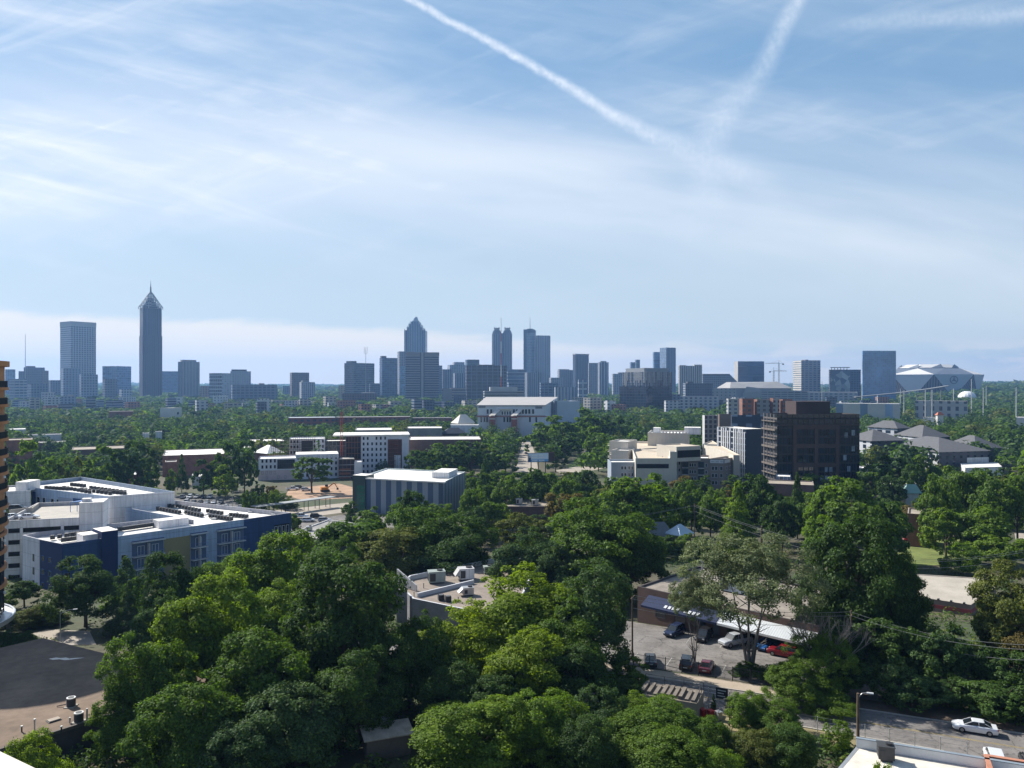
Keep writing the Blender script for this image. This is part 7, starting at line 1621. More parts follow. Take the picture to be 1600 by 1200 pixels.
# -------- white roof and brick parapet at the lower right
def white_roof():
    z = 3.6; A = rp(1338, 1153, z+.9); B = A+Vector((.923, -.385))*34; C_ = B-RN*24; D_ = Vector((28.2, 71.5)); D2 = Vector((20, 62))
    t, P = block('low_building', 'low building with stained white roof at the lower right', [D2, C_, B, A], -1, z, mat('white_block_wall', (.40,.39,.37), .9, .1, .4), mat('stained_white_roof', (.62,.575,.50), .9, .22, .22), .02, edge=M_steel)
    F = FR(B, A); b = MB(); L = (A-B).length; b.fbox(F, 0, L, z-.1, z+.95, -.28, 0, 0); b.build('rear_parapet', [mat('parapet_white', (.58,.60,.62), .8, .08, .5)], t)
    b = MB(); b.fbox(F, -.05, L+.05, z+.95, z+1.03, -.34, .06, 0); b.build('coping', [mat('dull_blue_coping', (.20,.24,.28), .7, .1, 1)], t)
    u = rp(1384, 1187, z); rtu('air_handler', 'dark box air handler on the stained white roof', u.x, u.y, z, 1.5, 1.3, 1.5, -.3, mat('condenser_dark', (.05,.05,.05)))
    q0 = rp(1552, 1204, z+.9); d = Vector((.923, -.385)); n = RN; b = MB(); br = bricks('parapet_brick', (.30,.11,.07,1), (.36,.14,.09,1), (.34,.28,.23,1))
    def wall(p, e, ln, wd): b.obox((p.x, p.y, z-1), (e.x*ln, e.y*ln, 0), (0-e.y*wd, e.x*wd, 0), (0, 0, 1.95), 0)
    t2 = thing('brick_parapet', 'red brick parapet around a sunken roof at the bottom right corner', 'parapet', (q0.x, q0.y, z))
    wall(q0-n*14, n, 17, .38); p = q0+n*3; wall(p, d, 14, .38); b.build('brick_wall', [br], t2)
    b = MB(); e = q0-n*14; b.obox((e.x-.42*n.y-.02, e.y+.42*n.x, z+.95), (n.x*17.2, n.y*17.2, 0), (n.y*.46, -n.x*.46, 0), (0, 0, .08), 0); b.obox((p.x-.3, p.y-.02, z+.955), (d.x*14, d.y*14, 0), (-d.y*.46, d.x*.46, 0), (0, 0, .08), 0); b.build('coping', [mat('terracotta_coping', (.42,.19,.12), .8, .12, 1)], t2)
white_roof()

# -------- poles, lamps and wires
def pole(x, y, top, label, lamp=None, arms=0, r=.16, wood=True, group=None):
    g = gz(x, y); t = thing('utility_pole' if wood else 'street_lamp', label, 'pole' if wood else 'street lamp', (x, y, g), group); b = MB(); b.tube((x, y, g-.5), (x, y, top), r, r*.7, 10); b.build('pole_shaft', [M_wood if wood else M_steel], t)
    if arms:
        for k_ in range(arms): b = MB(); b.obox(Vector((x, y, top-.6-k_*.9))-Vector((RN.x, RN.y, 0))*1.2, Vector((RN.x, RN.y, 0))*2.4, Vector((RD.x, RD.y, 0))*.1, Vector((0, 0, .12)), 0); b.build('crossarm', [M_wood], t)
    if lamp:
        dx, dy = lamp; e = Vector((x+dx, y+dy, top+.15)); b = MB(); b.tube((x, y, top-.5), ((x+e.x)/2, (y+e.y)/2, top+.05), .05, .05, 6); b.tube(((x+e.x)/2, (y+e.y)/2, top+.05), e, .05, .045, 6); b.build('arm', [M_steel], t)
        b = MB(); d = Vector((dx, dy, 0)).normalized(); b.obox(e-Vector((-d.y, d.x, 0))*.14-Vector((0, 0, .07)), d*.7, Vector((-d.y, d.x, 0))*.28, Vector((0, 0, .13)), 0); b.build('lamp_head', [mat('lamp_head_grey', (.55,.56,.57), .5, .05, 1)], t)
    return Vector((x, y, top))
pA = pole(xat(1340.5, 89.5), 89.5, zat(1083, 89.5), 'wooden pole with a short lamp arm behind the stained white roof', (.9, -.3), r=.2)
pB = pole(*at(1085, 852, -5), zat(806, 203), 'dark wooden pole near the shiny blue roofed house', arms=1)
pC = pole(xat(988, 119), 119, 9.5, 'wooden pole in the trees left of the parking lot', arms=1)
pD = pole(xat(1330, 112), 112, 9.0, 'wooden pole behind the bare branched tree', arms=1)
pE = pole(xat(1640, 99), 99, 8.5, 'wooden pole beyond the right picture edge', arms=1)
pF = pole(xat(752, 205), 205, 3.2, 'wooden pole between the central trees', arms=1); pG = pole(xat(1650, 172), 172, 6.5, 'wooden pole by the right side street', arms=1); pH = pole(xat(1392, 178), 178, 1.5, 'wooden pole beside the grass field', arms=1)
pole(xat(94, 140), 140, zat(955, 140), 'street lamp with long raised arm before the round leafy tree', (2.0, .6), r=.09, wood=False)
pole(xat(195, 150), 150, zat(931, 150), 'street lamp with white head between the two left trees', (.5, -.2), r=.09, wood=False)
pole(xat(799, 520), 520, zat(695, 520), 'tall street lamp left of the pale highway', (3, 0), r=.2, wood=False)
pole(xat(908, 480), 480, zat(706, 480), 'street lamp by the grass verge near the billboard', (2, 0), r=.15, wood=False)
pole(xat(363, 305), 305, zat(768, 305), 'grey street lamp before the valley parking lot', (2, 0), r=.13, wood=False)
def wire(p, q, sag, label, off=(0, 0, 0), r=.028, n=14):
    b = MB(); o = Vector(off); pts = [p.lerp(q, i/n)+o-Vector((0, 0, sag*4*(i/n)*(1-i/n))) for i in range(n+1)]
    for a, c in zip(pts, pts[1:]): b.tube(a, c, r, r, 5, caps=False)
    ob = b.build('power_line', [mat('pale_cable', (.26,.26,.25), .6, .05, 1)]); tag(ob, label, 'cable')
for i, (off, w_) in enumerate((((RN.x, RN.y, -.5), 'far upper'), ((-RN.x, -RN.y, -.5), 'near upper'), ((0, 0, -2.2), 'lower'))):
    wire(pC, pD, 1.0, '%s cable sagging across the shop parking lot' % w_, off); wire(pD, pE, 1.2, '%s cable over the dark wooded bank by the street' % w_, off)
    wire(pF, pB, 1.3, '%s cable through the central trees to the pole by the houses' % w_, off); wire(pH, pG, 1.2, '%s cable past the grass field on the right' % w_, off, r=.035)
    wire(pB, pH, 1.5, '%s cable from the houses towards the grass field' % w_, off)

# -------- fences, gate, sheds and small street things
def lot_fence():
    t = thing('lot_fence', 'black metal fence along the shop parking lot', 'fence', (rd(0, 3.5).x, rd(0, 3.5).y, 0)); b = MB()
    for i in range(13):
        p = rd(-8+i*2.4, 3.5); g = gz(p.x, p.y); b = MB(); b.tube((p.x, p.y, g-.3), (p.x, p.y, g+2.1), .06, .06, 6); b.build('post', [M_dark], t)
    b = MB(); a, c = rd(-8, 3.5), rd(20.8, 3.5)
    for h in (.3, 1.9): b.tube((a.x, a.y, gz(a.x, a.y)+h), (c.x, c.y, gz(c.x, c.y)+h), .03, .03, 5)
    for i in range(150): p = rd(-8+i*.192, 3.5); g = gz(p.x, p.y); b.tube((p.x, p.y, g+.1), (p.x, p.y, g+1.95), .011, .011, 3, caps=False)
    b.build('rail_panel', [M_dark], t)
lot_fence()
def near_fence():
    t = thing('wire_fence', 'thin wire fence on posts between street and stained white roof', 'fence', (rd(20, -9.3).x, rd(20, -9.3).y, 0))
    for i in range(8): p = rd(18+i*2.6, -9.3); g = gz(p.x, p.y); b = MB(); b.tube((p.x, p.y, g-.3), (p.x, p.y, g+1.9), .045, .045, 6); b.build('post', [M_steel], t)
    b = MB(); a, c = rd(18, -9.3), rd(36.2, -9.3)
    for h in (.3, .8, 1.3, 1.8): b.tube((a.x, a.y, gz(a.x, a.y)+h), (c.x, c.y, gz(c.x, c.y)+h), .015, .015, 4)
    b.build('wire', [M_steel], t)
near_fence()
def gate():
    a = Vector(at(1093, 1103, 0)); c = Vector(at(1140, 1112, 0)); d = (c-a).normalized(); L = (c-a).length; t = thing('entrance_gate', 'metal rail gate with a black sign board beside the street', 'gate', (a.x, a.y, 0))
    for f in (0, .3, .62, 1): p = a+d*L*f; b = MB(); b.tube((p.x, p.y, -.3), (p.x, p.y, 2.6), .06, .06, 6); b.build('post', [M_steel], t)
    b = MB()
    for h in (.4, 1.2, 2.0, 2.5): b.tube((a.x, a.y, h), (c.x, c.y, h), .03, .03, 5)
    b.build('rail', [M_steel], t)
    F = FR(a, c); b = MB(); b.fbox(F, L*.56, L*.56+1.5, 1.5, 2.9, .08, .14, 0); sg = b.build('sign_board', [mat('sign_black', (.015,.016,.02), .6, .05, 1)], t)
    b = MB()
    for r_ in range(3): b.fbox(F, L*.56+.2, L*.56+(1.25, 1.0, 1.15)[r_], 2.5-r_*.35, 2.62-r_*.35, .14, .15, 0)
    lt = b.build('sign_lettering', [mat('sign_pale', (.45,.46,.48), .7, .05, 1)], t, origin=ORIG[t]); lt.parent = sg; lt.location = (0, 0, 0)
    for f, m, lab in ((.5, LEAF['dark'], 'slim dark green column plant left of the gate sign'), (.97, LEAF['grey'], 'slim pale column plant right of the gate sign')):
        p = a+d*L*f-RN*.6; t2 = thing('column_plant', lab, 'plant', (p.x, p.y, 0)); me, _ = crown('conifer', 'far', 0); k_ = crown_obj(me, 'dark' if f < .9 else 'grey', t2); k_.scale = (.9, .9, 2.1); k_.location = (0, 0, .1)
        b = MB(); b.tube((p.x, p.y, 0), (p.x, p.y, .5), .25, .3, 10); b.build('pot', [M_dark], t2)
gate()
def sheds():
    c = Vector(at(1050, 1078, 2.8)); e, f = RD, RN; t = thing('timber_store', 'low store with stacked planks on its flat roof beside the gate', 'shed', (c.x, c.y, 0)); FOOT.append([c-e*4-f*2.5, c+e*4-f*2.5, c+e*4+f*2.5, c-e*4+f*2.5])
    q = [c-e*4-f*2.2, c+e*3.6-f*2.2, c+e*3.6+f*2.2, c-e*4+f*2.2]; b = MB(); b.prism(q, -1, 2.5, 0, 1); b.build('wall', [mat('tan_block_wall', (.30,.25,.20), .9, .1, .5), mat('roof_board', (.22,.185,.15), .9, .2, .5)], t)
    b = MB(); rnd = random.Random(8)
    for i in range(9): p = q[0]+e*(.4+i*.8)+f*rnd.uniform(.2, .8); b.obox((p.x, p.y, 2.5), (e.x*.45, e.y*.45, 0), (f.x*3.2, f.y*3.2, 0), (0, 0, rnd.uniform(.15, .5)), 0)
    b.build('plank_stack', [mat('bleached_planks', (.17,.145,.12), .9, .2, .8)], t)
    b = MB()
    for A, B in ((q[1], q[2]), (q[2], q[3])):
        for h in (3.0, 3.5): b.tube((A.x, A.y, h), (B.x, B.y, h), .035, .035, 5)
        for i in range(4): p = A+(B-A)*i/3; b.tube((p.x, p.y, 2.5), (p.x, p.y, 3.5), .035, .035, 5)
    b.build('guard_rail', [M_dark], t)
    p = Vector(at(1098, 1121, 0)); 
    for i, (dx, m, lab) in enumerate(((0, mat('bin_red', (.42,.03,.03), .5, .05, 1), 'red wheeled bin beside the timber store'), (.9, mat('bin_red', (.42,.03,.03)), 'second red wheeled bin nearer to the grey ones'), (1.8, M_steel, 'grey wheeled bin next to the red bins'))):
        t2 = thing('wheeled_bin', lab, 'bin', (p.x+dx, p.y-dx*.4, 0), None, .4); b = MB(); b.prism([(-.3, -.35), (.3, -.35), (.3, .35), (-.3, .35)], .1, 1.0, 0, 0); o = b.build('bin_body', [m], None, origin=(0, 0, 0)); o.parent = t2
        b = MB(); b.prism([(-.34, -.4), (.34, -.4), (.34, .38), (-.34, .38)], 1.0, 1.1, 0, 0, bottom=True); o = b.build('lid', [m], None, origin=(0, 0, 0)); o.parent = t2
        b = MB(); b.tube((-.3, .36, .12), (.3, .36, .12), .12, .12, 10); o = b.build('wheel', [M_dark], None, origin=(0, 0, 0)); o.parent = t2
    p = Vector(at(1140, 1135, 0)); t2 = thing('lamp_post', 'short black lamp post with two heads by the gate shrubs', 'lamp', (p.x, p.y, 0)); b = MB(); b.tube((p.x, p.y, -.3), (p.x, p.y, 3.2), .09, .07, 8); b.build('pole_shaft', [M_dark], t2)
    for s_ in (-1, 1): b = MB(); b.obox((p.x-.2+s_*.5, p.y-.2, 3.1), (.45, 0, 0), (0, .4, 0), (0, 0, .3), 0); b.tube((p.x, p.y, 3.2), (p.x+s_*.5, p.y, 3.25), .04, .04, 5); b.build('lamp_head', [M_dark], t2)
    # garden shed with umbrella, seen through the gap in the trees at the bottom
    c = Vector(at(603, 1140, 2.7)); t = thing('garden_shed', 'small shed with weathered tan roof in the gap between trees', 'shed', (c.x, c.y, gz(c.x, c.y))); g = ORIG[t].z; FOOT.append([c+Vector((-4, -3)), c+Vector((4, -3)), c+Vector((4, 3)), c+Vector((-4, 3))])
    e = Vector((.93, .36)); f = Vector((-.36, .93)); q = [c-e*2.4-f*1.2, c+e*2.6-f*1.2, c+e*2.6+f*1.2, c-e*2.4+f*1.2]; b = MB(); b.prism(q, g-1, 2.4, 0, 0); b.build('wall', [mat('shed_wall', (.16,.125,.10), .9, .15, .6)], t)
    b = MB(); z0, z1 = 2.45, 2.95; Q = inset(q, -.35); b.face([(Q[0].x, Q[0].y, z0), (Q[1].x, Q[1].y, z0), (Q[2].x, Q[2].y, z1), (Q[3].x, Q[3].y, z1)], 0); b.face([(Q[3].x, Q[3].y, z1-.12), (Q[2].x, Q[2].y, z1-.12), (Q[1].x, Q[1].y, z0-.12), (Q[0].x, Q[0].y, z0-.12)], 0)
    for i in range(4): j = (i+1) % 4; zz = (z0, z0, z1, z1); b.face([(Q[i].x, Q[i].y, zz[i]-.12), (Q[j].x, Q[j].y, zz[j]-.12), (Q[j].x, Q[j].y, zz[j]), (Q[i].x, Q[i].y, zz[i])], 0)
    b.build('roof', [mat('weathered_shed_roof', (.40,.32,.25), .9, .25, .8)], t)
    u = Vector(at(596, 1122, 2.3)); t2 = thing('garden_umbrella', 'white garden umbrella behind the small shed', 'umbrella', (u.x, u.y, g)); b = MB(); b.tube((u.x, u.y, g), (u.x, u.y, 2.9), .04, .04, 6); b.build('pole', [M_wood], t2); b = MB(); b.tube((u.x, u.y, 2.3), (u.x, u.y, 2.85), 1.25, .06, 8); b.build('canopy', [M_white], t2)
sheds()
# ------------------------------------------------------------------ trees that can be told apart
def T(px, top, wpx, Y, tone, kind, label, low=.12, lod=None, **kw):
    x = xat(px, Y); return tree(x, Y, wpx/FPX*Y, zat(top, Y), tone, kind, label, low=low, lod=lod, **kw)
NEAR = [
 (430, 834, 158, 133, 'bright', 'round', 'bright green tree rising before the blue end wall of the apartment block'),
 (352, 862, 96, 142, 'mid', 'round', 'mid green tree under the mustard panel of the apartment block'),
 (268, 866, 128, 128, 'dark', 'round', 'dark rounded tree with a sunlit left rim before the navy stair core'),
 (326, 900, 185, 99, 'bright', 'round', 'tall yellow green tree in the large left foreground mass'),
 (535, 876, 205, 101, 'dark', 'broad', 'largest dark green tree in the central foreground'),
 (232, 985, 140, 90, 'mid', 'round', 'mid green tree overhanging the brown flat roof at lower left'),
 (405, 985, 190, 90, 'mid', 'round', 'mid green tree low in the left foreground mass'),
 (300, 1060, 180, 80, 'mid', 'broad', 'low mid green tree at the bottom edge right of the brown roof'),
 (462, 1060, 190, 83, 'blue', 'broad', 'bluish shaded tree low in the foreground'),
 (560, 1010, 150, 90, 'dark', 'broad', 'dark tree above the small garden shed'),
 (640, 960, 120, 99, 'dark', 'round', 'dark tree between the brown air handler roof and bright crowns'),
 (820, 897, 190, 112, 'yellow', 'round', 'yellow green tree right of the air handler roof'),
 (716, 950, 150, 105, 'yellow', 'round', 'yellow green tree in front of the grey brick wall'),
 (818, 980, 165, 98, 'yellow', 'broad', 'lower yellow green tree in the row right of centre'),
 (730, 1094, 190, 83, 'bright', 'broad', 'bright low tree at the bottom centre right of the garden shed'),
 (850, 1075, 140, 84, 'bright', 'round', 'bright low tree at the bottom right of centre'),
 (925, 884, 165, 113, 'blue', 'round', 'dense bluish green tree in front of the tall central tree'),
 (938, 782, 175, 163, 'mid', 'round', 'tall central tree towering before the brown flat roof'),
 (985, 815, 120, 160, 'dark', 'round', 'dark tree left of the grey roofed house'),
 (820, 832, 120, 160, 'blue', 'round', 'feathery green tree behind the air handler roof'),
 (880, 850, 80, 155, 'blue', 'round', 'slim feathery tree beside the tall central tree'),
 (570, 797, 150, 182, 'mid', 'broad', 'mid green tree left in the great round clump beyond the foreground'),
 (655, 784, 150, 178, 'mid', 'broad', 'tallest tree of the great round clump before the striped building'),
 (720, 806, 120, 172, 'dark', 'broad', 'dark right shoulder tree of the great round clump'),
 (610, 830, 150, 168, 'olive', 'broad', 'olive tree low at the front of the great round clump'),
 (690, 845, 140, 168, 'dark', 'broad', 'deep shaded tree right below the great round clump'),
 (522, 842, 90, 165, 'mid', 'round', 'small mid green tree left below the great round clump'),
 (640, 757, 66, 225, 'dark', 'round', 'dark round tree against the striped grey building'),
 (578, 790, 60, 235, 'mid', 'round', 'small green tree at the green glass corner of the striped building'),
 (990, 733, 110, 232, 'bright', 'round', 'bright green tree below the beige apartments'),
 (1152, 748, 62, 218, 'bright', 'conifer', 'bright green cone shaped tree before the dark offices'),
 (1190, 738, 78, 238, 'dark', 'round', 'dark tree behind the bright cone shaped tree'),
 (1222, 770, 60, 222, 'dark', 'round', 'dark tree between the bright cone and slim conifer'),
 (1246, 735, 34, 245, 'dark', 'conifer', 'slim dark conifer before the dark offices'),
 (1330, 744, 125, 205, 'mid', 'round', 'big sunlit oak at the left of the mint green roof'),
 (1285, 760, 66, 210, 'bright', 'round', 'bright tree at the left flank of the big sunlit oak'),
 (1380, 775, 90, 200, 'mid', 'round', 'mid green tree at the right flank of the big sunlit oak'),
 (1295, 800, 80, 190, 'bright', 'broad', 'bright low tree below the big sunlit oak'),
 (1342, 815, 160, 121, 'dark', 'broad', 'very dark dense tree left of the beige flat roof'),
 (1296, 885, 90, 122, 'dark', 'broad', 'dark tree merging with the shade behind the sparse tree'),
 (1402, 872, 84, 117, 'dark', 'broad', 'tall shaded tree at the right flank of the very dark dense tree'),
 (1385, 860, 100, 127, 'blue', 'broad', 'bluish dark tree touching the beige flat roof'),
 (1462, 738, 66, 225, 'mid', 'round', 'round topped tree left in the right hand grove'),
 (1503, 722, 76, 235, 'mid', 'round', 'tallest tree of the right hand grove'),
 (1548, 735, 80, 228, 'mid', 'round', 'broad tree right of the tallest grove tree'),
 (1590, 740, 70, 230, 'bright', 'round', 'bright tree at the right picture edge of the grove'),
 (1478, 790, 76, 208, 'bright', 'round', 'bright tree in front of the grove above the grass field'),
 (1530, 790, 96, 205, 'mid', 'round', 'mid green tree by the grass field'),
 (1560, 830, 90, 195, 'bright', 'broad', 'low bright tree at the right end of the grass field'),
 (1500, 850, 60, 190, 'bright', 'bush', 'bright shrub mound on the grass field edge'),
 (1580, 888, 140, 112, 'olive', 'round', 'olive magnolia like tree at the right edge above the street'),
 (1600, 960, 120, 108, 'rust', 'broad', 'brown tinged tree low at the right edge'),
 (134, 873, 116, 150, 'dark', 'round', 'round leafy tree standing before the blue wall at left'),
 (197, 867, 52, 168, 'blue', 'conifer', 'dark pine beside the navy stair core'),
 (205, 905, 70, 145, 'blue', 'conifer', 'pale needled conifer between the street lamp and round leafy tree'),
 (38, 905, 60, 165, 'dark', 'round', 'shaded tree in front of the white garage slots'),
 (45, 945, 70, 150, 'olive', 'bush', 'olive shrub mound beside the canopy ring'),
 (75, 960, 60, 152, 'olive', 'bush', 'dry looking shrub beside the alley'),
 (25, 985, 50, 128, 'dark', 'bush', 'dark shrub below the canopy ring'),
 (52, 1153, 95, 72, 'yellow', 'broad', 'yellow green tree top at the bottom left corner'),
 (1385, 1183, 80, 58, 'bright', 'broad', 'bright tree top poking up before the stained white roof'),
 (487, 711, 64, 360, 'mid', 'broad', 'lone tree with a bare trunk on the red soil yard'),
 (548, 786, 26, 262, 'dark', 'conifer', 'small dark tree beside the green glass corner'),
 (380, 930, 130, 112, 'mid', 'round', 'mid green tree wedged between the tall yellow green tree and bright back tree'),
 (450, 905, 120, 117, 'bright', 'round', 'bright tree filling the gap left of the largest dark tree'),
 (250, 930, 90, 116, 'blue', 'round', 'shaded tree below the sunlit rimmed rounded tree'),
 (200, 1075, 110, 86, 'mid', 'broad', 'leafy tree beside the end wall of the brown roofed warehouse'),
 (365, 1120, 150, 78, 'blue', 'broad', 'bluish tree at the bottom edge left of the garden shed'),
 (700, 1030, 130, 93, 'dark', 'broad', 'shaded tree under the yellow green row'),
 (780, 1050, 120, 92, 'dark', 'broad', 'dark tree between the yellow green row and bottom bright trees'),
 (900, 1000, 120, 99, 'dark', 'broad', 'dark tree below the dense bluish green tree'),
 (935, 1075, 90, 88, 'blue', 'broad', 'deep shaded tree between bright bottom trees and vine mounds'),
 (880, 945, 120, 106, 'mid', 'round', 'mid green tree between yellow green tree and dense bluish tree'),
 (920, 1130, 100, 80, 'dark', 'bush', 'dark shrub at the bottom edge left of the vine mounds'),
 (50, 697, 62, 300, 'bright', 'round', 'bright round tree beside the balcony tower above the white wing'),
 (82, 714, 60, 290, 'mid', 'broad', 'soft green tree right of the bright round one by the balcony tower'),
 (112, 716, 44, 300, 'olive', 'broad', 'olive tree above the stair block of the white wing'),
 (158, 704, 54, 320, 'mid', 'round', 'mid green tree before the long brown roofed building'),
 (145, 728, 40, 285, 'dark', 'broad', 'dark low tree behind the white wing parapet'),
 (216, 693, 66, 330, 'dark', 'round', 'large dark tree centre left behind the white wing'),
 (186, 706, 44, 325, 'dark', 'round', 'dark tree at the left side of the large dark one'),
 (236, 732, 28, 330, 'bright', 'broad', 'small bright tree right of the brick shed'),
 (284, 708, 22, 360, 'dark', 'conifer', 'narrow pine before the plum coloured brick wall'),
 (268, 735, 20, 350, 'mid', 'bush', 'green shrub below the narrow pine'),
 (318, 722, 40, 350, 'dark', 'round', 'dark pine like tree left in the clump above the parking lot'),
 (350, 698, 48, 352, 'dark', 'round', 'tall dark tree middle of the clump above the parking lot'),
 (382, 692, 46, 352, 'dark', 'round', 'tall dark tree right in the clump above the parking lot'),
 (352, 730, 38, 338, 'bright', 'round', 'pale bright tree before the dark clump above the parking lot'),
 (384, 764, 18, 296, 'mid', 'round', 'first sapling right of the valley parking lot'), (398, 768, 16, 298, 'mid', 'round', 'second sapling right of the valley parking lot'), (412, 766, 18, 300, 'mid', 'round', 'third sapling right of the valley parking lot'), (428, 764, 18, 302, 'bright', 'round', 'fourth sapling right of the valley parking lot'), (405, 756, 24, 330, 'dark', 'round', 'dark small tree before the pink based shell'), (426, 758, 22, 325, 'rust', 'round', 'brownish small tree before the pink based shell'),
 (652, 700, 40, 425, 'mid', 'broad', 'green tree touching the right edge of the tall white shell'), (712, 697, 50, 415, 'dark', 'broad', 'dark tree in front of the long low pale roof'),
 (690, 694, 54, 420, 'mid', 'broad', 'mid green tree right of the tall white shell'), (665, 704, 50, 405, 'dark', 'broad', 'dark tree between tall white shell and striped building'), (735, 690, 60, 430, 'dark', 'broad', 'dark wide tree left of the pale highway'), (770, 694, 54, 440, 'dark', 'broad', 'dark tree right beside the pale highway'), (790, 706, 40, 430, 'mid', 'broad', 'low tree at the edge of the pale highway'),
 (848, 662, 62, 520, 'mid', 'broad', 'sunlit tree rising behind the billboard'), (880, 650, 70, 560, 'mid', 'broad', 'big tree of the mound right of the white hall'), (918, 638, 76, 600, 'mid', 'broad', 'highest tree of the mound right of the white hall'), (928, 670, 46, 480, 'mid', 'round', 'oval tree before the mound right of the white hall'), (955, 648, 60, 590, 'dark', 'broad', 'dark tree at the right end of the mound'), (884, 676, 60, 500, 'dark', 'broad', 'dark tree low on the mound behind the billboard'), (868, 700, 36, 445, 'dark', 'round', 'dark round tree touching the right side of the billboard'), (935, 697, 36, 450, 'mid', 'round', 'small tree left of the upper beige block'),
 (738, 755, 54, 250, 'mid', 'round', 'tree left in the row beyond the great round clump'), (768, 772, 56, 238, 'mid', 'broad', 'tree right in the row beyond the great round clump'), (800, 742, 60, 275, 'mid', 'round', 'tree left behind the brown flat roof'), (838, 730, 64, 280, 'dark', 'round', 'dark tree behind the brown flat roof'), (888, 738, 60, 270, 'mid', 'broad', 'tree right behind the brown flat roof'), (912, 722, 50, 300, 'dark', 'broad', 'dark tree below the billboard verge'), (805, 800, 70, 215, 'olive', 'round', 'brown green tree in front of the brown flat roof'), (890, 760, 80, 240, 'rust', 'broad', 'rust tinged tree right of the brown flat roof'),
 (1080, 750, 60, 250, 'mid', 'round', 'tree below the brown corner apartments'), (1110, 765, 50, 235, 'mid', 'round', 'tree left of the bright cone shaped tree'), (1045, 760, 60, 240, 'mid', 'broad', 'wide tree below the taupe apartment bay'),
 (1425, 728, 50, 300, 'dark', 'round', 'dark tree behind the mint green roof'), (1390, 715, 60, 330, 'dark', 'broad', 'dark tree before the nearest town houses'), (1360, 735, 40, 320, 'mid', 'round', 'tree beside the white stucco house'), (1450, 712, 56, 330, 'mid', 'broad', 'light tree before the dark wing of the nearest town houses'),
]
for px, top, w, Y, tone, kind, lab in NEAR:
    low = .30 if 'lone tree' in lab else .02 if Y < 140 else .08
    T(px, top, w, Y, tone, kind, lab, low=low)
# the sparse grey green tree with its forked trunks in the parking lot, and the half bare one by the street
T(1172, 826, 225, 114.5, 'grey', 'sparse', 'sparse grey green tree with forked pale trunks in the parking lot', low=.24, bark=M_barkgrey)
T(1085, 890, 80, 117, 'grey', 'sparse', 'light sprawling tree left of the forked trunks', low=.35, bark=M_barkgrey)
T(1278, 985, 110, 104, 'mid', 'sparse', 'half bare tree with leafy lower shoots beside the street', low=.10, bark=M_barkgrey)
def bare_twigs():
    """grey leafless branches standing out of the half bare tree"""
    x, y = xat(1290, 105), 105.0; g = gz(x, y); t = thing('bare_tree', 'grey leafless branching tree top beside the street', 'tree', (x, y, g)); rnd = random.Random(21); b = MB(); tw = MB()
    def grow(p, d, L, r, k_):
        q = p+d*L; (b if k_ > 2 else tw).tube(p, q, r, r*.7, 5, caps=False)
        if k_ == 0: return
        for i in range(3 if k_ > 1 else 2):
            nd = (d+Vector((rnd.uniform(-.55, .55), rnd.uniform(-.55, .55), rnd.uniform(-.1, .45)))).normalized(); grow(q, nd, L*rnd.uniform(.62, .85), r*.62, k_-1)
    for a in (-.28, .1, .42): grow(Vector((x, y, g-.3)), Vector((a, .1, 1)).normalized(), 3.4, .17, 5)
    b.build('trunk', [M_barkgrey], t); tw.build('twigs', [M_barkgrey], t)
bare_twigs()
BUSH = [
 (985, 1085, 90, 92, 'bright', 'bright vine covered mound left of the timber store'), (1040, 1098, 110, 88, 'bright', 'bright vine covered mound below the timber store'), (1000, 1120, 130, 84, 'mid', 'green vine mound low beside the bottom trees'), (1090, 1118, 90, 85, 'mid', 'green vine mound left of the black lamp post'), (1050, 1150, 140, 79, 'mid', 'wide green vine mound at the bottom edge'), (1130, 1160, 90, 78, 'bright', 'bright shrub at the bottom edge before the bank'),
 (1170, 1082, 70, 93, 'bright', 'bright shrub right of the gate sign'), (1215, 1092, 80, 92, 'mid', 'mid green shrub on the bank between gate and street'), (1240, 1040, 90, 101, 'mid', 'leafy shrub under the half bare tree'), (1290, 1065, 90, 99, 'mid', 'leafy shrub at the kerb under the half bare tree'), (1180, 1130, 80, 84, 'olive', 'olive shrub low on the bank'), (1230, 1138, 90, 83, 'dark', 'dark shrub low on the bank above the white roof'), (1308, 1128, 46, 87, 'bright', 'small bright grass tuft shrub beside the wooden lamp pole'),
 (985, 1030, 60, 106, 'mid', 'green shrub at the left end of the lot fence'), (968, 1058, 70, 99, 'dark', 'dark shrub left of the tan pavement'),
 (1147, 983, 22, 129, 'mid', 'clipped round shrub behind the silver pickup'), (1178, 990, 22, 127, 'mid', 'clipped round shrub left of the blue car'), (1207, 995, 24, 125, 'mid', 'clipped round shrub behind the blue car'), (1236, 1000, 24, 123, 'mid', 'clipped round shrub behind the red hatchback'),
 (1165, 1046, 50, 112, 'dark', 'dark shrub bed left of the forked trunks'), (1205, 1050, 60, 110, 'dark', 'dark shrub bed right of the forked trunks'),
 (1046, 837, 46, 212, 'dark', 'dark shrub before the grey roofed house'), (1075, 836, 40, 211, 'mid', 'green shrub hiding the wall below the shiny blue roof'), (1100, 846, 46, 208, 'dark', 'dark shrub right of the shiny blue roofed house'), (1020, 838, 40, 210, 'mid', 'green shrub left of the grey roofed house'),
 (440, 770, 30, 318, 'mid', 'green shrub at the left edge of the red soil yard'), (452, 780, 28, 312, 'dark', 'dark shrub at the front edge of the red soil yard'), (545, 783, 24, 300, 'mid', 'green shrub left of the small dark tree by the glass corner'),
]
for px, top, w, Y, tone, lab in BUSH: T(px, top, w, Y, tone, 'bush', lab, lod='near' if Y < 110 and w > 60 else 'mid')
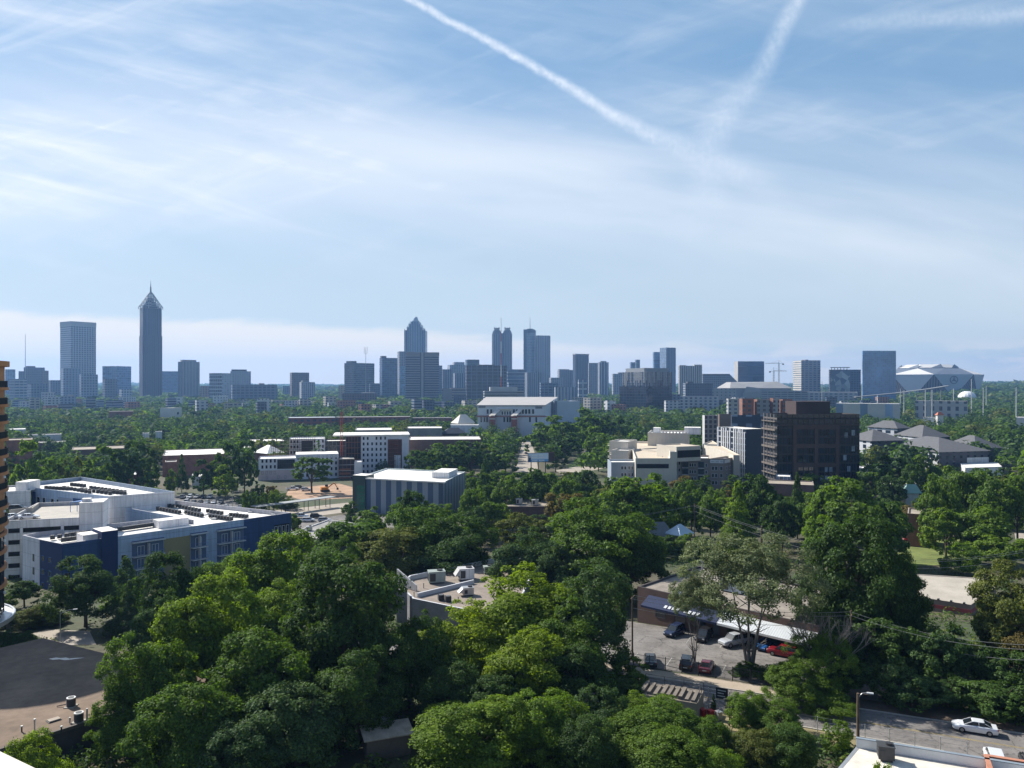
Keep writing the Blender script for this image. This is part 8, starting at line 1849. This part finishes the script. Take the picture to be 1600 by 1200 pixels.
# the bank above the street; its shade is put into darker leaf tones
def bank():
    rnd = random.Random(31); i = 0; nms = ['dark', 'shaded', 'dense', 'low', 'deep green', 'ragged', 'drooping', 'broad', 'thick', 'leaning', 'small', 'narrow']
    for k_ in range(22):
        t_ = 24+(k_ % 11)*4.2+rnd.uniform(-1, 1); o = 5.0+(k_//11)*8+rnd.uniform(-1, 1.5); p = rd(t_, o)
        if p.x/p.y > .78: continue
        h = rnd.uniform(4, 6.5) if k_ < 11 else rnd.uniform(6, 10); g = gz(p.x, p.y)
        if 1405 < 800+FPX*p.x/p.y < 1570: h = min(h, H-(972-600)/FPX*p.y-g) if k_ >= 11 else h
        if h < 2.5: h = 2.5
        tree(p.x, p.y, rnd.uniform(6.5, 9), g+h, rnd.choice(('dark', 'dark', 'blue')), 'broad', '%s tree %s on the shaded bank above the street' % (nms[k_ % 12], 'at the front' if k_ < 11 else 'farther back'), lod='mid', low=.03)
bank()

def lot_shrubs():
    rnd = random.Random(12); rk = ['first', 'second', 'third', 'fourth', 'fifth', 'sixth', 'seventh', 'eighth', 'ninth', 'tenth', 'eleventh', 'twelfth', 'thirteenth', 'fourteenth', 'fifteenth', 'sixteenth']
    for i in range(16):
        px = 372+i*4.6+rnd.uniform(-1, 1); Y = rnd.uniform(296, 345); x = xat(px, Y); h = rnd.uniform(1.6, 4.2)
        tree(x, Y, rnd.uniform(2.5, 5), gz(x, Y)+h, rnd.choice(('mid', 'dark', 'olive', 'bright')), 'bush', '%s low shrub from the left between valley lot and red soil yard' % rk[i], 'shrubs beside the valley lot', lod='far')
lot_shrubs()

# -------- the rest of the valley: trees scattered where nothing is built
KEEP = [(112, 200, 705, 465), (250, 356, 738, 415), (196, 236, 756, 340), (262, 402, 792, 292), (400, 640, 765, 400), (640, 752, 691, 465), (553, 615, 676, 525), (635, 730, 676, 585), (705, 906, 658, 630), (803, 842, 733, 440), (822, 868, 722, 425), (875, 960, 732, 420), (944, 1158, 742, 360), (1095, 1195, 735, 395), (1190, 1345, 752, 335), (1345, 1562, 722, 440), (1500, 1568, 732, 380), (440, 560, 800, 290), (450, 524, 660, 755), (524, 706, 656, 795),
        (1378, 1436, 772, 290), (1195, 1272, 760, 310), (785, 862, 797, 260), (1008, 1082, 842, 215), (380, 450, 708, 440), (556, 726, 775, 290), (1232, 1240, 640, 640), (1300, 1408, 643, 885), (1428, 1515, 634, 870), (1155, 1240, 640, 630), (170, 208, 652, 890), (250, 284, 652, 940), (222, 254, 684, 590), (445, 565, 835, 230), (1418, 1462, 828, 230), (56, 108, 700, 500), (8, 52, 712, 425),
        (10, 212, 636, 1450), (212, 440, 627, 1500), (530, 625, 624, 1500), (630, 792, 627, 1400), (792, 968, 618, 1450), (966, 1052, 629, 1175), (1060, 1126, 624, 1145), (1113, 1345, 613, 1450), (1345, 1500, 613, 1640), (1497, 1527, 621, 1880), (1400, 1527, 607, 2200)]
def inside(x, y, poly, m):
    """is the point in the polygon or within m metres of it"""
    n = len(poly); c = False; best = 1e9
    for i in range(n):
        a, b = poly[i], poly[(i+1) % n]
        if (a.y > y) != (b.y > y) and x < (b.x-a.x)*(y-a.y)/(b.y-a.y)+a.x: c = not c
        dx, dy = b.x-a.x, b.y-a.y; t = max(0, min(1, ((x-a.x)*dx+(y-a.y)*dy)/(dx*dx+dy*dy+1e-9))); best = min(best, (x-a.x-t*dx)**2+(y-a.y-t*dy)**2)
    return c or best < m*m
BB = [(min(p.x for p in f), max(p.x for p in f), min(p.y for p in f), max(p.y for p in f), f) for f in FOOT]
def free(x, y, m):
    return not any(x > a-m and x < b+m and y > c-m and y < d+m and inside(x, y, f, m) for a, b, c, d, f in BB)
def fits(x, y, w, top):
    px = 800+FPX*x/y; hw = w*.5*FPX/y; ty = 600+(H-top)*FPX/y
    return not any(y < K and px+hw > a and px-hw < b and ty < py for a, b, py, K in KEEP)
AUTO = []
def valley_trees():
    rnd = random.Random(77); placed = [(x, y, w) for _, x, y, w in TREES if y > 150]; n = 0
    cand = []
    Y = 215.0
    while Y < 640:
        x = -.70*Y
        while x < .70*Y:
            cand.append((x+rnd.uniform(-4, 4), Y+rnd.uniform(-5, 5))); x += 10.5+Y*.004
        Y += 10+Y*.012
    for x, y in cand:
        if n >= 205: break
        w = rnd.uniform(9, 16); h = rnd.uniform(10, 18); ok = False
        if any((x-a)**2+(y-b)**2 < (.36*(w+c))**2 for a, b, c in placed): continue
        if not free(x, y, w*.32): continue
        for s_ in (1.0, .75, .55, .4):
            top = gz(x, y)+h*s_
            if fits(x, y, w*s_, top): ok = True; w *= max(s_, .6); break
        if not ok or h*s_ < 4: continue
        kind = rnd.choice(('round', 'round', 'broad', 'round', 'conifer' if rnd.random() < .35 else 'broad')); 
        tone = rnd.choice(('mid', 'mid', 'bright', 'dark', 'dark', 'blue', 'olive', 'mid', 'bright', 'rust' if rnd.random() < .3 else 'mid'))
        if kind == 'conifer': w *= .6; tone = rnd.choice(('dark', 'blue'))
        t = tree(x, y, w, top, tone, kind); placed.append((x, y, w)); AUTO.append((t, x, y, tone, kind)); n += 1
    print('valley trees', n, 'last at', y)
    return placed
PLACED = valley_trees()
def label_auto():
    """say where each valley tree stands and its rank from the left among those of its look there"""
    zones = [('left of the blue apartment block', 0, 260, 215, 330), ('around the valley parking lot', 260, 440, 215, 380), ('near the striped building', 440, 760, 215, 330), ('below the billboard', 760, 940, 215, 330), ('below the beige apartments', 940, 1180, 215, 330), ('before the dark offices', 1180, 1360, 215, 340), ('in the right hand valley', 1360, 1700, 215, 340)]
    zfar = [('in the left woods', -200, 260, 0, 2000), ('behind the valley parking lot', 260, 420, 0, 2000), ('around the building shells', 420, 660, 0, 2000), ('below the white hall', 660, 860, 0, 2000), ('beside the billboard verge', 860, 1000, 0, 2000), ('behind the beige apartments', 1000, 1200, 0, 2000), ('near the slate town houses', 1200, 1480, 0, 2000), ('on the right woods edge', 1480, 1900, 0, 2000)]
    adj = {'mid': 'mid green', 'bright': 'bright green', 'dark': 'dark green', 'blue': 'bluish green', 'olive': 'olive', 'rust': 'brownish'}
    rk = ['first', 'second', 'third', 'fourth', 'fifth', 'sixth', 'seventh', 'eighth', 'ninth', 'tenth', 'eleventh', 'twelfth', 'thirteenth', 'fourteenth', 'fifteenth', 'sixteenth', 'seventeenth', 'eighteenth', 'nineteenth', 'twentieth']
    groups = {}
    for t, x, y, tone, kind in AUTO:
        px = 800+FPX*x/y; z = next((q[0] for q in zones if q[1] <= px < q[2] and y < q[4]), None) or next((q[0] for q in zfar if q[1] <= px < q[2]), 'in the valley')
        groups.setdefault((z, adj[tone], 'conifer' if kind == 'conifer' else 'tree'), []).append((px, t))
    for (z, a, k_), L in groups.items():
        L.sort(key=lambda q: q[0])
        for i, (px, t) in enumerate(L): tag(t, '%s %s %s, %s from the left there' % (a, k_, z, rk[i % 20]) if len(L) > 1 else 'only %s %s %s' % (a, k_, z), 'tree', 'trees across the valley')
label_auto()
# -------- woods too many to count, out to the horizon
def woods():
    rng = np.random.default_rng(5); 
    bands = [(430, 900, 14, 170, 14, 1.00, .085), (900, 1700, 18, 80, 18, 1.35, .12), (1700, 3400, 30, 46, 28, 2.0, .15), (3400, 8200, 80, 30, 78, 3.2, .19)]
    Ps, Ns, Ss = [], [], []
    near = [(x, y, w) for x, y, w in PLACED]
    for y0, y1, st, nl, wd, fl, ls in bands:
        Y = y0
        while Y < y1:
            X = np.arange(-.72*Y, .72*Y, st); m = len(X); xs = X+rng.uniform(-.35, .35, m)*st; ys = Y+rng.uniform(-.35, .35, m)*st
            for x, y in zip(xs, ys):
                w = wd*rng.uniform(.6, 1.35); h = rng.uniform(8, 18) if y < 3400 else rng.uniform(10, 22)
                if y < 700 and any((x-a)**2+(y-b)**2 < (.36*(w+c))**2 for a, b, c in near if abs(y-b) < 20): continue
                if not free(x, y, w*.3 if y < 1700 else 5): continue
                g = gz(x, y); s_ = 1.0
                if y < 2200:
                    ok = False
                    for s_ in (1, .7, .5, .35):
                        if fits(x, y, w*s_, g+h*s_): ok = True; break
                    if not ok: continue
                w *= max(s_, .6); h *= s_
                u = unit(rng.normal(size=(nl, 3))); u[:, 2] = np.abs(u[:, 2])*1.1-.25*(rng.random(nl) < .35); u = unit(u)
                lob = 1+.16*np.cos(3*np.arctan2(u[:, 1], u[:, 0])+rng.uniform(0, 6))+.12*np.cos(5*u[:, 2]+rng.uniform(0, 6))
                r = rng.uniform(.72, 1.02, nl)*lob
                P = np.stack([x+u[:, 0]*r*w*.5, y+u[:, 1]*r*w*.5, g+h*.42+u[:, 2]*r*h*.56], 1)
                Ps.append(P); Ns.append(unit(u*.7+np.array([0, 0, .3])+rng.normal(size=(nl, 3))*.35)); Ss.append(np.full(nl, ls*w))
            Y += st*(1.0 if y0 < 3000 else 1.6)
    P, N, Sz = np.concatenate(Ps), np.concatenate(Ns), np.concatenate(Ss); print('woods leaves', len(P))
    me = leaf_mesh('distant_woods', P, N, Sz, rng, .75); me.materials.append(LEAF['mid'])
    # other greens in drifts
    for t in ('dark', 'bright', 'olive', 'blue'): me.materials.append(LEAF[t])
    idx = np.concatenate([np.full(len(p), v) for p, v in zip(Ps, rng.choice([0, 0, 1, 1, 1, 3, 4, 4], len(Ps)))]).astype(np.int32)
    me.polygons.foreach_set('material_index', idx)
    o = bpy.data.objects.new('distant_woods', me); link(o); tag(o, kind='stuff')
woods()
def undergrowth():
    """low ground cover under the foreground trees and on the bank"""
    rng = np.random.default_rng(9); Ps, Ns, Ss = [], [], []; n = 0
    while n < 2600:
        y = rng.uniform(66, 235) if n % 2 else rng.uniform(66, 125); x = rng.uniform(-.72, .75)*y
        if not free(x, y, .8): continue
        n += 1; nl = 46; w = rng.uniform(1.4, 3.4); h = rng.uniform(.6, 2.0); g = gz(x, y); u = unit(rng.normal(size=(nl, 3))); u[:, 2] = np.abs(u[:, 2])
        P = np.stack([x+u[:, 0]*w*.6, y+u[:, 1]*w*.6, g+u[:, 2]*h], 1)*1.0; Ps.append(P); Ns.append(unit(u+np.array([0, 0, .5])+rng.normal(size=(nl, 3))*.4)); Ss.append(np.full(nl, .22))
    me = leaf_mesh('undergrowth', np.concatenate(Ps), np.concatenate(Ns), np.concatenate(Ss), rng); 
    for t in ('dark', 'mid', 'olive'): me.materials.append(LEAF[t])
    me.polygons.foreach_set('material_index', np.repeat(rng.choice([0, 0, 1, 2], len(Ps)), 46).astype(np.int32))
    o = bpy.data.objects.new('undergrowth', me); link(o); tag(o, kind='stuff')
undergrowth()
# ------------------------------------------------------------------ the air
def haze():
    b = MB(); b.abox(-8400, 8400, -400, 9700, -60, 345, 0)
    m = bpy.data.materials.new('hazy_air'); m.use_nodes = True; m.node_tree.nodes.clear(); k = NT(m.node_tree)
    out = k.n('ShaderNodeOutputMaterial'); v = k.n('ShaderNodeVolumePrincipled')
    v.inputs['Color'].default_value = (.28, .52, .96, 1); v.inputs['Density'].default_value = HAZE_D; v.inputs['Anisotropy'].default_value = .25
    m.node_tree.links.new(v.outputs[0], out.inputs['Volume'])
    o = b.build('haze', [m]); tag(o, kind='stuff')
HAZE_D = 0.9e-4
haze()
